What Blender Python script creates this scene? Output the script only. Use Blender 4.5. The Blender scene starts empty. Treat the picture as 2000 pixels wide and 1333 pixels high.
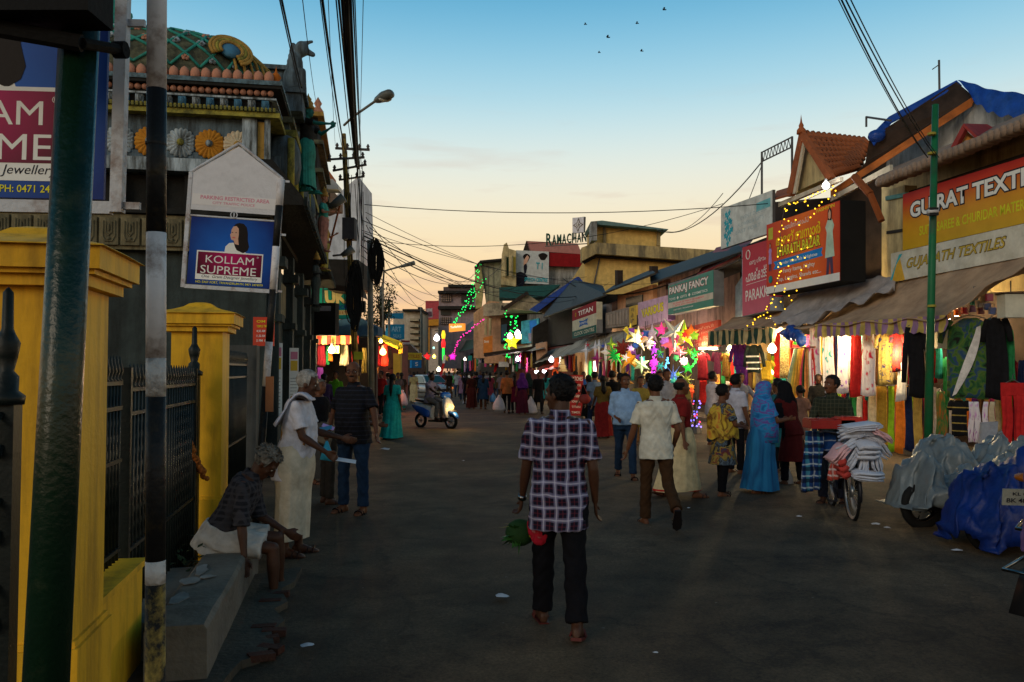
import bpy,bmesh,math,random
import numpy as np
from mathutils import Vector,Matrix,Euler
random.seed(7)
rng=np.random.RandomState(7)
scene=bpy.context.scene
COL=scene.collection
R=math.radians
# -- camera, sky, sun, exposure
PITCH=math.atan(58.5/1600.0)
EYE=1.7
cam_data=bpy.data.cameras.new('camera')
cam_data.sensor_width=36.0
cam_data.sensor_fit='HORIZONTAL'
cam_data.lens=36.0*1600.0/2000.0
cam_data.clip_start=0.05
cam_data.clip_end=3000.0
cam=bpy.data.objects.new('camera',cam_data)
COL.objects.link(cam)
cam.location=(0,0,EYE)
cam.rotation_euler=(math.pi/2+PITCH,0,0)
scene.camera=cam
world=bpy.data.worlds.new('World')
scene.world=world
world.use_nodes=True
wn,wl=world.node_tree.nodes,world.node_tree.links
wn.clear()
w_out=wn.new('ShaderNodeOutputWorld')
w_bg=wn.new('ShaderNodeBackground')
wl.new(w_bg.outputs[0],w_out.inputs[0])
w_tc=wn.new('ShaderNodeTexCoord')
w_sep=wn.new('ShaderNodeSeparateXYZ')
wl.new(w_tc.outputs['Generated'],w_sep.inputs[0])
w_ramp=wn.new('ShaderNodeValToRGB')
w_ramp.color_ramp.interpolation='B_SPLINE'
wl.new(w_sep.outputs[2],w_ramp.inputs[0])
SKY=[(-0.2,(0.30,0.16,0.07)),(0.0,(0.92,0.47,0.24)),(0.07,(0.99,0.61,0.32)),(0.15,(0.99,0.79,0.46)),(0.235,(0.86,0.88,0.78)),(0.32,(0.42,0.72,0.84)),(0.42,(0.10,0.42,0.68)),(0.52,(0.035,0.23,0.42)),(0.72,(0.022,0.095,0.18)),(1.0,(0.02,0.055,0.105))]
el=w_ramp.color_ramp.elements
while len(el)>2:
 el.remove(el[-1])
for i,(p_,c_)in enumerate(SKY):
 p_=max(0.0,p_)
 if i<2:
  e_=el[i];e_.position=p_
 else:
  e_=el.new(p_)
 e_.color=(c_[0],c_[1],c_[2],1)
w_map=wn.new('ShaderNodeMapping')
w_map.inputs['Scale'].default_value=(3.0,3.0,22.0)
wl.new(w_tc.outputs['Generated'],w_map.inputs[0])
w_noise=wn.new('ShaderNodeTexNoise')
w_noise.inputs['Scale'].default_value=2.2
w_noise.inputs['Detail'].default_value=5
wl.new(w_map.outputs[0],w_noise.inputs[0])
w_cr=wn.new('ShaderNodeMapRange')
w_cr.inputs[1].default_value=0.56;w_cr.inputs[2].default_value=0.74;w_cr.inputs[3].default_value=0;w_cr.inputs[4].default_value=0.45
wl.new(w_noise.outputs[0],w_cr.inputs[0])
w_band=wn.new('ShaderNodeMapRange')
w_band.inputs[1].default_value=0.34;w_band.inputs[2].default_value=0.16;w_band.inputs[3].default_value=0;w_band.inputs[4].default_value=1
wl.new(w_sep.outputs[2],w_band.inputs[0])
w_mul=wn.new('ShaderNodeMath');w_mul.operation='MULTIPLY'
wl.new(w_cr.outputs[0],w_mul.inputs[0]);wl.new(w_band.outputs[0],w_mul.inputs[1])
w_mix=wn.new('ShaderNodeMixRGB')
w_mix.inputs[2].default_value=(0.62,0.42,0.34,1)
wl.new(w_mul.outputs[0],w_mix.inputs[0]);wl.new(w_ramp.outputs[0],w_mix.inputs[1])
wl.new(w_mix.outputs[0],w_bg.inputs[0])
w_bg.inputs[1].default_value=1.0
sun_data=bpy.data.lights.new('sun','SUN')
sun_data.energy=0.95
sun_data.angle=R(25)
sun_data.color=(1.0,0.80,0.58)
sun=bpy.data.objects.new('sun',sun_data)
COL.objects.link(sun)
sun.rotation_euler=(R(70),0,R(-36))
vs=scene.view_settings
vs.view_transform='Standard'
vs.look='None'
vs.exposure=0.0
vs.gamma=1.0
vs.use_curve_mapping=False
try:
 scene.cycles.max_bounces=5
 scene.cycles.diffuse_bounces=2
 scene.cycles.glossy_bounces=2
 scene.cycles.transmission_bounces=3
 scene.cycles.transparent_max_bounces=6
 scene.cycles.sample_clamp_indirect=3.0
 scene.cycles.caustics_reflective=False
 scene.cycles.caustics_refractive=False
except Exception:
 pass
 # -- projection helpers (photo pixel --> metre)
CP,SP=math.cos(PITCH),math.sin(PITCH)
def at(px,py,Y):
 """world point seen at photo pixel px, py at a distance Y down the street"""
 a=(px-1000.0)/1600.0;b=(666.5-py)/1600.0
 d=Vector((a,CP-SP*b,SP+CP*b))
 k=Y/d.y
 return Vector((d.x*k,Y,EYE+d.z*k))
def on_ground(px,py):
 a=(px-1000.0)/1600.0;b=(666.5-py)/1600.0
 d=Vector((a,CP-SP*b,SP+CP*b))
 k=-EYE/d.z
 return Vector((d.x*k,d.y*k,0))
FA,FB=11.5,0.15
def fy(px,off=0.0):
 return(FA-off)/((px-1000.0)/1600.0+FB)
def fp(px,py,off=0.0):
 return at(px,py,fy(px,off))
def fx(Y,off=0.0):
 return FA-off-FB*Y
_n=math.hypot(1,FB)
FU=Vector((FB/_n,-1/_n,0))
FN=Vector((-1/_n,-FB/_n,0))
UP=Vector((0,0,1))
def frame(o,u,v=UP,n=None):
 u=Vector(u).normalized();v=Vector(v).normalized()
 n=u.cross(v).normalized()if n is None else Vector(n).normalized()
 m=Matrix.Identity(4)
 for i in range(3):
  m[i][0]=u[i];m[i][1]=v[i];m[i][2]=n[i];m[i][3]=o[i]
 return m
 # -- materials
MATS={}
def _bsdf(name):
 m=bpy.data.materials.new(name);m.use_nodes=True
 return m,m.node_tree.nodes,m.node_tree.links,m.node_tree.nodes['Principled BSDF']
def mat(key,col,rough=0.8,metal=0.0,var=0.25,scale=3.0,dirt=0.0,dirtcol=(0.03,0.028,0.022),bump=0.15,bscale=60,spec=0.3,streak=False,dscale=1.3,dth=0.52,sheen=0.0):
 """paint, plaster, cloth ...: base colour with a little uneven tone, optional dirt patches or rain streaks, fine relief"""
 if key in MATS:return MATS[key]
 m,N,L,b=_bsdf(key)
 b.inputs['Roughness'].default_value=rough
 b.inputs['Metallic'].default_value=metal
 b.inputs['Specular IOR Level'].default_value=spec*.6
 tc=N.new('ShaderNodeTexCoord')
 mp=N.new('ShaderNodeMapping');L.new(tc.outputs['Object'],mp.inputs[0])
 n1=N.new('ShaderNodeTexNoise');n1.inputs['Scale'].default_value=scale;n1.inputs['Detail'].default_value=6;n1.inputs['Roughness'].default_value=0.65
 L.new(mp.outputs[0],n1.inputs[0])
 mr=N.new('ShaderNodeMapRange');mr.inputs[1].default_value=0.3;mr.inputs[2].default_value=0.7
 mr.inputs[3].default_value=1-var;mr.inputs[4].default_value=1+var*0.6
 L.new(n1.outputs[0],mr.inputs[0])
 mx=N.new('ShaderNodeMixRGB');mx.blend_type='MULTIPLY';mx.inputs[0].default_value=1
 mx.inputs[1].default_value=(*col,1);L.new(mr.outputs[0],mx.inputs[2])
 out=mx.outputs[0]
 if dirt>0:
  mp2=N.new('ShaderNodeMapping');L.new(tc.outputs['Object'],mp2.inputs[0])
  if streak:mp2.inputs['Scale'].default_value=(2.2,2.2,0.35)
  n2=N.new('ShaderNodeTexNoise');n2.inputs['Scale'].default_value=dscale;n2.inputs['Detail'].default_value=9;n2.inputs['Roughness'].default_value=0.7
  L.new(mp2.outputs[0],n2.inputs[0])
  r2=N.new('ShaderNodeMapRange');r2.inputs[1].default_value=dth-0.07;r2.inputs[2].default_value=dth+0.13
  r2.inputs[3].default_value=0;r2.inputs[4].default_value=dirt
  L.new(n2.outputs[0],r2.inputs[0])
  m2=N.new('ShaderNodeMixRGB');m2.inputs[2].default_value=(*dirtcol,1)
  L.new(r2.outputs[0],m2.inputs[0]);L.new(out,m2.inputs[1]);out=m2.outputs[0]
 L.new(out,b.inputs['Base Color'])
 if bump>0:
  n3=N.new('ShaderNodeTexNoise');n3.inputs['Scale'].default_value=bscale;n3.inputs['Detail'].default_value=4
  L.new(tc.outputs['Object'],n3.inputs[0])
  bp=N.new('ShaderNodeBump');bp.inputs['Strength'].default_value=bump;bp.inputs['Distance'].default_value=0.02
  L.new(n3.outputs[0],bp.inputs['Height']);L.new(bp.outputs[0],b.inputs['Normal'])
 MATS[key]=m
 return m
def glow(key,col,strength,base=None,patchy=0.0,core=0.0):
 if key in MATS:return MATS[key]
 m,N,L,b=_bsdf(key)
 b.inputs['Base Color'].default_value=(*(base or col),1)
 b.inputs['Roughness'].default_value=0.6
 b.inputs['Emission Color'].default_value=(*col,1)
 b.inputs['Emission Strength'].default_value=strength
 if patchy:
  tc=N.new('ShaderNodeTexCoord');n=N.new('ShaderNodeTexNoise');n.inputs['Scale'].default_value=patchy
  L.new(tc.outputs['Object'],n.inputs[0])
  mr=N.new('ShaderNodeMapRange');mr.inputs[1].default_value=0.4;mr.inputs[2].default_value=0.62;mr.inputs[3].default_value=strength*0.15;mr.inputs[4].default_value=strength*1.6
  L.new(n.outputs[0],mr.inputs[0]);L.new(mr.outputs[0],b.inputs['Emission Strength'])
 if core:
  tc=N.new('ShaderNodeTexCoord');ln=N.new('ShaderNodeVectorMath');ln.operation='LENGTH';L.new(tc.outputs['Object'],ln.inputs[0])
  mr=N.new('ShaderNodeMapRange');mr.interpolation_type='SMOOTHSTEP';mr.inputs[1].default_value=0;mr.inputs[2].default_value=core*.75;mr.inputs[3].default_value=strength*2.2;mr.inputs[4].default_value=strength*0.22
  L.new(ln.outputs['Value'],mr.inputs[0])
  src=mr.outputs[0]
  if patchy:
   v=N.new('ShaderNodeTexVoronoi');v.inputs['Scale'].default_value=patchy;L.new(tc.outputs['Object'],v.inputs[0])
   r2=N.new('ShaderNodeMapRange');r2.inputs[1].default_value=.15;r2.inputs[2].default_value=.5;r2.inputs[3].default_value=1.5;r2.inputs[4].default_value=.1;L.new(v.outputs[0],r2.inputs[0])
   mu=N.new('ShaderNodeMath');mu.operation='MULTIPLY';L.new(src,mu.inputs[0]);L.new(r2.outputs[0],mu.inputs[1]);src=mu.outputs[0]
  L.new(src,b.inputs['Emission Strength'])
 try:m.cycles.emission_sampling='NONE'
 except Exception:pass
 MATS[key]=m
 return m
def stripes(key,c1,c2,per,axis=0,duty=0.5,rough=0.85,fold=0.0):
 """woven stripes across one object axis"""
 if key in MATS:return MATS[key]
 m,N,L,b=_bsdf(key)
 b.inputs['Roughness'].default_value=rough
 b.inputs['Specular IOR Level'].default_value=0.2
 tc=N.new('ShaderNodeTexCoord');sp=N.new('ShaderNodeSeparateXYZ');L.new(tc.outputs['Object'],sp.inputs[0])
 a=N.new('ShaderNodeMath');a.operation='DIVIDE';a.inputs[1].default_value=per;L.new(sp.outputs[axis],a.inputs[0])
 f=N.new('ShaderNodeMath');f.operation='FRACT';L.new(a.outputs[0],f.inputs[0])
 g=N.new('ShaderNodeMath');g.operation='GREATER_THAN';g.inputs[1].default_value=duty;L.new(f.outputs[0],g.inputs[0])
 mx=N.new('ShaderNodeMixRGB');mx.inputs[1].default_value=(*c1,1);mx.inputs[2].default_value=(*c2,1);L.new(g.outputs[0],mx.inputs[0])
 n=N.new('ShaderNodeTexNoise');n.inputs['Scale'].default_value=4;n.inputs['Detail'].default_value=6;L.new(tc.outputs['Object'],n.inputs[0])
 mr=N.new('ShaderNodeMapRange');mr.inputs[3].default_value=0.55;mr.inputs[4].default_value=1.15;mr.inputs[1].default_value=0.3;mr.inputs[2].default_value=0.65
 L.new(n.outputs[0],mr.inputs[0])
 m2=N.new('ShaderNodeMixRGB');m2.blend_type='MULTIPLY';m2.inputs[0].default_value=1;L.new(mx.outputs[0],m2.inputs[1]);L.new(mr.outputs[0],m2.inputs[2])
 L.new(m2.outputs[0],b.inputs['Base Color'])
 MATS[key]=m
 return m
def plaid(key,base,lines,per=0.075,rough=0.9):
 """lines: list of (axis, colour, offset 0..1, width 0..1, strength)"""
 if key in MATS:return MATS[key]
 m,N,L,b=_bsdf(key)
 b.inputs['Roughness'].default_value=rough
 b.inputs['Specular IOR Level'].default_value=0.15
 tc=N.new('ShaderNodeTexCoord')
 wob=N.new('ShaderNodeTexNoise');wob.inputs['Scale'].default_value=5;wob.inputs['Detail'].default_value=2;L.new(tc.outputs['Object'],wob.inputs[0])
 ad=N.new('ShaderNodeVectorMath');ad.operation='MULTIPLY_ADD';ad.inputs[1].default_value=(0.05,0.05,0.05)
 L.new(wob.outputs['Color'],ad.inputs[0]);L.new(tc.outputs['Object'],ad.inputs[2])
 sp=N.new('ShaderNodeSeparateXYZ');L.new(ad.outputs[0],sp.inputs[0])
 cur=None
 for(ax,c,off,w,s)in lines:
  a=N.new('ShaderNodeMath');a.operation='MULTIPLY_ADD';a.inputs[1].default_value=1/per;a.inputs[2].default_value=off+50
  L.new(sp.outputs[ax],a.inputs[0])
  f=N.new('ShaderNodeMath');f.operation='FRACT';L.new(a.outputs[0],f.inputs[0])
  d=N.new('ShaderNodeMath');d.operation='SUBTRACT';d.inputs[1].default_value=0.5;L.new(f.outputs[0],d.inputs[0])
  ab=N.new('ShaderNodeMath');ab.operation='ABSOLUTE';L.new(d.outputs[0],ab.inputs[0])
  mr=N.new('ShaderNodeMapRange');mr.inputs[1].default_value=w*0.5+0.03;mr.inputs[2].default_value=w*0.5-0.03;mr.inputs[3].default_value=0;mr.inputs[4].default_value=s
  L.new(ab.outputs[0],mr.inputs[0])
  mx=N.new('ShaderNodeMixRGB');mx.inputs[2].default_value=(*c,1);L.new(mr.outputs[0],mx.inputs[0])
  if cur is None:mx.inputs[1].default_value=(*base,1)
  else:L.new(cur,mx.inputs[1])
  cur=mx.outputs[0]
 L.new(cur,b.inputs['Base Color'])
 n3=N.new('ShaderNodeTexNoise');n3.inputs['Scale'].default_value=7;n3.inputs['Detail'].default_value=4;L.new(tc.outputs['Object'],n3.inputs[0])
 bp=N.new('ShaderNodeBump');bp.inputs['Strength'].default_value=0.5;bp.inputs['Distance'].default_value=0.06
 L.new(n3.outputs[0],bp.inputs['Height']);L.new(bp.outputs[0],b.inputs['Normal'])
 MATS[key]=m
 return m
def blotch(key,cols,scale=6.0,rough=0.85,stretch=(1,1,1),spec=0.2):
 """printed or tie-dyed cloth: hard edged patches of several colours"""
 if key in MATS:return MATS[key]
 m,N,L,b=_bsdf(key)
 b.inputs['Roughness'].default_value=rough;b.inputs['Specular IOR Level'].default_value=spec
 tc=N.new('ShaderNodeTexCoord');mp=N.new('ShaderNodeMapping');mp.inputs['Scale'].default_value=stretch;L.new(tc.outputs['Object'],mp.inputs[0])
 n=N.new('ShaderNodeTexNoise');n.inputs['Scale'].default_value=scale;n.inputs['Detail'].default_value=3;n.inputs['Distortion'].default_value=0.8;L.new(mp.outputs[0],n.inputs[0])
 cr=N.new('ShaderNodeValToRGB');cr.color_ramp.interpolation='LINEAR'
 e=cr.color_ramp.elements
 k=len(cols)
 lo,hi=0.32,0.68
 for i,c in enumerate(cols):
  p=lo+(hi-lo)*i/max(1,k-1)
  if i==0:q=e[0];q.position=p
  elif i==1:q=e[1];q.position=p
  else:q=e.new(p)
  q.color=(*c,1)
 L.new(n.outputs[0],cr.inputs[0]);L.new(cr.outputs[0],b.inputs['Base Color'])
 bp=N.new('ShaderNodeBump');bp.inputs['Strength'].default_value=0.35;bp.inputs['Distance'].default_value=0.03
 L.new(n.outputs[0],bp.inputs['Height']);L.new(bp.outputs[0],b.inputs['Normal'])
 MATS[key]=m
 return m
def cloth(c,key=None,var=0.3):
 key=key or 'cloth_%d_%d_%d'%tuple(int(v*200)for v in c)
 return mat(key,c,rough=0.9,var=var,scale=9,bump=0.6,bscale=11,spec=0.15)
def paint(c,key=None,rough=0.5,dirt=0.0):
 key=key or 'paint_%d_%d_%d_%d'%tuple(int(v*200)for v in(*c,dirt))
 return mat(key,c,rough=rough,var=0.12,scale=2,bump=0.03,spec=0.15,dirt=dirt)
 # -- mesh builder and object helpers
class MB:
 def __init__(s,M=None):
  s.v=[];s.f=[];s.mi=[];s.M=M or Matrix.Identity(4);s.k=0
 def add(s,vs,fs,M=None):
  T=s.M@M if M is not None else s.M
  b=len(s.v)
  s.v.extend([tuple(T@Vector(p))for p in vs])
  for f in fs:
   s.f.append(tuple(b+i for i in f));s.mi.append(s.k)
  return s
 def box(s,c,d,M=None):
  x,y,z=d[0]/2,d[1]/2,d[2]/2
  vs=[(c[0]+i*x,c[1]+j*y,c[2]+k*z)for k in(-1,1)for j in(-1,1)for i in(-1,1)]
  return s.add(vs,[(0,2,3,1),(4,5,7,6),(0,1,5,4),(2,6,7,3),(0,4,6,2),(1,3,7,5)],M)
 def b2(s,lo,hi,M=None):
  return s.box([(a+b)/2 for a,b in zip(lo,hi)],[abs(b-a)for a,b in zip(lo,hi)],M)
 def prism(s,poly,z0,z1,M=None):
  n=len(poly)
  vs=[(p[0],p[1],z0)for p in poly]+[(p[0],p[1],z1)for p in poly]
  fs=[tuple(range(n-1,-1,-1)),tuple(range(n,2*n))]+[(i,(i+1)%n,n+(i+1)%n,n+i)for i in range(n)]
  return s.add(vs,fs,M)
 def tube(s,pts,r,n=8,M=None,cap=True,sx=1.0):
  pts=[Vector(p)for p in pts]
  rr=r if isinstance(r,(list,tuple))else[r]*len(pts)
  vs=[];fs=[]
  ref=None
  for i,p in enumerate(pts):
   if i==0:t=pts[1]-pts[0]
   elif i==len(pts)-1:t=pts[-1]-pts[-2]
   else:t=pts[i+1]-pts[i-1]
   if t.length<1e-9:t=Vector((0,0,1))
   t.normalize()
   if ref is None:
    ref=Vector((1,0,0))if abs(t.x)<0.8 else Vector((0,1,0))
   a=(ref-t*ref.dot(t))
   if a.length<1e-6:a=t.orthogonal()
   a.normalize();b=t.cross(a);ref=a
   for k in range(n):
    q=2*math.pi*k/n
    vs.append(p+(a*math.cos(q)*sx+b*math.sin(q))*rr[i])
  for i in range(len(pts)-1):
   for k in range(n):
    fs.append((i*n+k,i*n+(k+1)%n,(i+1)*n+(k+1)%n,(i+1)*n+k))
  if cap:
   fs.append(tuple(range(n-1,-1,-1)));m=(len(pts)-1)*n
   fs.append(tuple(m+k for k in range(n)))
  return s.add(vs,fs,M)
 def capsule(s,p,q,r0,r1,n=10,M=None):
  p,q=Vector(p),Vector(q);t=(q-p)
  if t.length<1e-6:t=Vector((0,0,1e-3));q=p+t
  t.normalize()
  pts=[];rr=[]
  for a in(80,55,28):pts.append(p-t*r0*math.sin(R(a)));rr.append(r0*math.cos(R(a)))
  pts.append(p);rr.append(r0);pts.append(q);rr.append(r1)
  for a in(28,55,80):pts.append(q+t*r1*math.sin(R(a)));rr.append(r1*math.cos(R(a)))
  return s.tube(pts,rr,n,M)
 def lathe(s,prof,n=16,M=None,o=(0,0,0),cap=True):
  vs=[];fs=[]
  for(r,z)in prof:
   for k in range(n):
    q=2*math.pi*k/n
    vs.append((o[0]+r*math.cos(q),o[1]+r*math.sin(q),o[2]+z))
  for i in range(len(prof)-1):
   for k in range(n):
    fs.append((i*n+k,i*n+(k+1)%n,(i+1)*n+(k+1)%n,(i+1)*n+k))
  if cap:
   fs.append(tuple(range(n-1,-1,-1)));m=(len(prof)-1)*n
   fs.append(tuple(m+k for k in range(n)))
  return s.add(vs,fs,M)
 def ball(s,c,r,n=12,m=8,M=None,E=None):
  r=r if isinstance(r,(list,tuple,Vector))else(r,r,r)
  prof=[(max(1e-4,math.sin(math.pi*i/m)),-math.cos(math.pi*i/m))for i in range(m+1)]
  T=Matrix.Translation(Vector(c))
  if E is not None:T=T@E
  T=T@Matrix.Diagonal((r[0],r[1],r[2],1))
  if M is not None:T=M@T
  return s.lathe(prof,n,T)
 def loft(s,rings,M=None,cap=True):
  n=len(rings[0]);vs=[p for rg in rings for p in rg];fs=[]
  for i in range(len(rings)-1):
   for k in range(n):
    fs.append((i*n+k,i*n+(k+1)%n,(i+1)*n+(k+1)%n,(i+1)*n+k))
  if cap:
   fs.append(tuple(range(n-1,-1,-1)));m=(len(rings)-1)*n
   fs.append(tuple(m+k for k in range(n)))
  return s.add(vs,fs,M)
 def grid(s,P,M=None):
  """P: rows of points -> open sheet"""
  h=len(P);w=len(P[0]);vs=[p for row in P for p in row]
  return s.add(vs,[(j*w+i,j*w+i+1,(j+1)*w+i+1,(j+1)*w+i)for j in range(h-1)for i in range(w-1)],M)
 def mesh(s,name,mats,smooth=False):
  me=bpy.data.meshes.new(name)
  me.from_pydata(s.v,[],s.f)
  mats=mats if isinstance(mats,(list,tuple))else[mats]
  for m in mats:me.materials.append(m)
  if len(mats)>1:me.polygons.foreach_set('material_index',s.mi)
  if smooth:me.polygons.foreach_set('use_smooth',[True]*len(me.polygons))
  me.update()
  return me
 def build(s,name,mats,parent=None,smooth=False):
  o=bpy.data.objects.new(name,s.mesh(name,mats,smooth))
  COL.objects.link(o)
  if parent is not None:o.parent=parent
  return o
def tag(o,label=None,cat=None,group=None,kind=None):
 if label:o['label']=label
 if cat:o['category']=cat
 if group:o['group']=group
 if kind:o['kind']=kind
 return o
def thing(name,label,cat,loc=(0,0,0),group=None,M=None):
 o=bpy.data.objects.new(name,None);COL.objects.link(o)
 o.empty_display_size=0.1
 if M is not None:o.matrix_world=M
 else:o.location=loc
 return tag(o,label,cat,group)
def one(mb,name,mats,label,cat,group=None,smooth=False,kind=None):
 return tag(mb.build(name,mats,None,smooth),label,cat,group,kind)
def struct(mb,name,m,smooth=False):
 return tag(mb.build(name,m,None,smooth),kind='structure')
def stuff(mb,name,m,label=None,cat=None,parent=None,smooth=False):
 return tag(mb.build(name,m,parent,smooth),label,cat,kind='stuff')
def share(o,parent=None,loc=None,name=None):
 c=o.copy();COL.objects.link(c)
 if parent is not None:c.parent=parent
 if loc is not None:c.location=loc
 return c
def copy_tree(o,loc=None,parent=None):
 c=o.copy();COL.objects.link(c)
 if parent is not None:c.parent=parent
 if loc is not None:c.location=loc
 for ch in list(o.children):copy_tree(ch,None,c)
 return c
TEXTS=[]
def text(s,w,h,M,m,parent,bold=0.012,name='lettering',shear=0.0,depth=0.0,spacing=1.0,align=0.5):
 """flat lettering, fitted into a w x h box whose lower left corner is the origin of M"""
 cu=bpy.data.curves.new(name,'FONT');cu.body=s;cu.size=1.0;cu.offset=bold;cu.shear=shear
 cu.space_character=spacing;cu.extrude=depth;cu.resolution_u=3
 cu.materials.append(m)
 o=bpy.data.objects.new(name,cu);COL.objects.link(o)
 if parent is not None:o.parent=parent
 o.matrix_local=M
 TEXTS.append((o,w,h,align));return o
VOX=[]
def remeshed(mb,name,m,parent,voxel,smooth=4,noise=0.0):
 o=mb.build(name,m,parent,True)
 r=o.modifiers.new('r','REMESH');r.mode='VOXEL';r.voxel_size=voxel;r.use_smooth_shade=True
 if smooth:
  sm=o.modifiers.new('s','SMOOTH');sm.factor=0.5;sm.iterations=smooth
 VOX.append((o,noise));return o
def finish():
 dg=bpy.context.evaluated_depsgraph_get()
 dg.update()
 for(o,w,h,al)in TEXTS:
  me=bpy.data.meshes.new_from_object(o.evaluated_get(dg))
  n=len(me.vertices)
  if n:
   a=np.empty(n*3);me.vertices.foreach_get('co',a);a=a.reshape(-1,3)
   lo=a.min(0);hi=a.max(0);sz=hi-lo
   sx=w/max(sz[0],1e-6);sy=h/max(sz[1],1e-6)
   a[:,0]=(a[:,0]-lo[0])*sx;a[:,1]=(a[:,1]-lo[1])*sy
   me.vertices.foreach_set('co',a.ravel())
  q=bpy.data.objects.new('tmp',me);COL.objects.link(q);q.parent=o.parent;q.matrix_local=o.matrix_local.copy()
  nm=o.name.split('.')[0]
  for k in o.keys():q[k]=o[k]
  bpy.data.objects.remove(o);q.name=nm
 done=[]
 for(o,noise)in VOX:
  done.append(bpy.data.meshes.new_from_object(o.evaluated_get(dg)))
 for(o,noise),me in zip(VOX,done):
  o.modifiers.clear();o.data=me
  if noise:
   n=len(me.vertices);a=np.empty(n*3);me.vertices.foreach_get('co',a);a=a.reshape(-1,3)
   nn=np.empty(n*3);me.vertices.foreach_get('normal',nn);nn=nn.reshape(-1,3)
   f=np.sin(a[:,2]*31+3*np.sin(a[:,0]*17)+a[:,1]*9)*np.sin(a[:,0]*23+a[:,2]*12+2*np.sin(a[:,1]*19))
   f+=0.5*np.sin(a[:,2]*67+4*np.sin(a[:,0]*31+a[:,1]*13))
   a+=nn*(f*noise)[:,None]
   me.vertices.foreach_set('co',a.ravel())
   # -- ground and road
def ground_mat():
 m,N,L,b=_bsdf('asphalt')
 b.inputs['Roughness'].default_value=0.85;b.inputs['Specular IOR Level'].default_value=0.25
 tc=N.new('ShaderNodeTexCoord')
 n1=N.new('ShaderNodeTexNoise');n1.inputs['Scale'].default_value=0.35;n1.inputs['Detail'].default_value=8;n1.inputs['Roughness'].default_value=0.6
 n2=N.new('ShaderNodeTexNoise');n2.inputs['Scale'].default_value=45;n2.inputs['Detail'].default_value=6;n2.inputs['Roughness'].default_value=0.8
 n4=N.new('ShaderNodeTexNoise');n4.inputs['Scale'].default_value=1.6;n4.inputs['Detail'].default_value=6;n4.inputs['Roughness'].default_value=0.7
 for n in(n1,n2,n4):L.new(tc.outputs['Object'],n.inputs[0])
 cr=N.new('ShaderNodeValToRGB');e=cr.color_ramp.elements
 e[0].position=0.36;e[0].color=(0.034,0.022,0.012,1);e[1].position=0.66;e[1].color=(0.090,0.061,0.034,1)
 L.new(n1.outputs[0],cr.inputs[0])
 mr=N.new('ShaderNodeMapRange');mr.inputs[1].default_value=0.3;mr.inputs[2].default_value=0.72;mr.inputs[3].default_value=0.35;mr.inputs[4].default_value=2.0
 L.new(n2.outputs[0],mr.inputs[0])
 mr4=N.new('ShaderNodeMapRange');mr4.inputs[1].default_value=0.3;mr4.inputs[2].default_value=0.7;mr4.inputs[3].default_value=0.42;mr4.inputs[4].default_value=1.6
 L.new(n4.outputs[0],mr4.inputs[0])
 mx=N.new('ShaderNodeMixRGB');mx.blend_type='MULTIPLY';mx.inputs[0].default_value=1;L.new(cr.outputs[0],mx.inputs[1]);L.new(mr.outputs[0],mx.inputs[2])
 m2=N.new('ShaderNodeMixRGB');m2.blend_type='MULTIPLY';m2.inputs[0].default_value=1;L.new(mx.outputs[0],m2.inputs[1]);L.new(mr4.outputs[0],m2.inputs[2])
 vo=N.new('ShaderNodeTexVoronoi');vo.feature='DISTANCE_TO_EDGE';vo.inputs['Scale'].default_value=0.45
 wv=N.new('ShaderNodeVectorMath');wv.operation='MULTIPLY_ADD';wv.inputs[1].default_value=(1.2,1.2,0);L.new(n4.outputs['Color'],wv.inputs[0]);L.new(tc.outputs['Object'],wv.inputs[2])
 L.new(wv.outputs[0],vo.inputs[0])
 cr2=N.new('ShaderNodeMapRange');cr2.inputs[1].default_value=0.0;cr2.inputs[2].default_value=0.016;cr2.inputs[3].default_value=0.6;cr2.inputs[4].default_value=1
 L.new(vo.outputs[0],cr2.inputs[0])
 m3=N.new('ShaderNodeMixRGB');m3.blend_type='MULTIPLY';m3.inputs[0].default_value=1;L.new(m2.outputs[0],m3.inputs[1]);L.new(cr2.outputs[0],m3.inputs[2])
 L.new(m3.outputs[0],b.inputs['Base Color'])
 bp=N.new('ShaderNodeBump');bp.inputs['Strength'].default_value=0.7;bp.inputs['Distance'].default_value=0.012
 L.new(n2.outputs[0],bp.inputs['Height']);L.new(bp.outputs[0],b.inputs['Normal'])
 return m
struct(MB().add([(-400,-60,-0.02),(400,-60,-0.02),(400,900,-0.02),(-400,900,-0.02)],[(0,1,2,3)]),'ground',mat('earth',(0.06,0.048,0.033),dirt=0.5))
rows=[]
for j in range(0,61):
 Y=-12+j*3.2
 xl=-2.0-0.2*(Y-3);xr=fx(Y,0.9)
 rows.append([(xl+(xr-xl)*i/12,Y,0.0+0.035*math.sin(math.pi*i/12))for i in range(13)])
struct(MB().grid(rows),'road',ground_mat(),True)
mb=MB();a=Vector((fx(4,0.95),4,0));b_=Vector((fx(150,0.95),150,0))
for k in range(48):
 p=a.lerp(b_,k/48);q=a.lerp(b_,(k+1)/48)
 mb.add([p+Vector(v)for v in((0,0,-.02),(1.6,0,-.02),(1.6,0,.13),(0,0,.13))]+[q+Vector(v)-(q-p)*0.006 for v in((0,0,-.02),(1.6,0,-.02),(1.6,0,.13),(0,0,.13))],[(0,1,2,3),(7,6,5,4),(3,2,6,7),(0,3,7,4),(1,5,6,2)])
struct(mb,'pavement',mat('kerb_concrete',(0.16,0.13,0.09),dirt=0.6,scale=2))
LT=Vector((-0.2,1,0)).normalized();LN=Vector((1,0.2,0)).normalized()
def LF(y,x=0.0,z=0.0):
 return frame(Vector((-1.75,3.3,0))+LT*y+LN*x+UP*z,LN,LT,UP)
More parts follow.
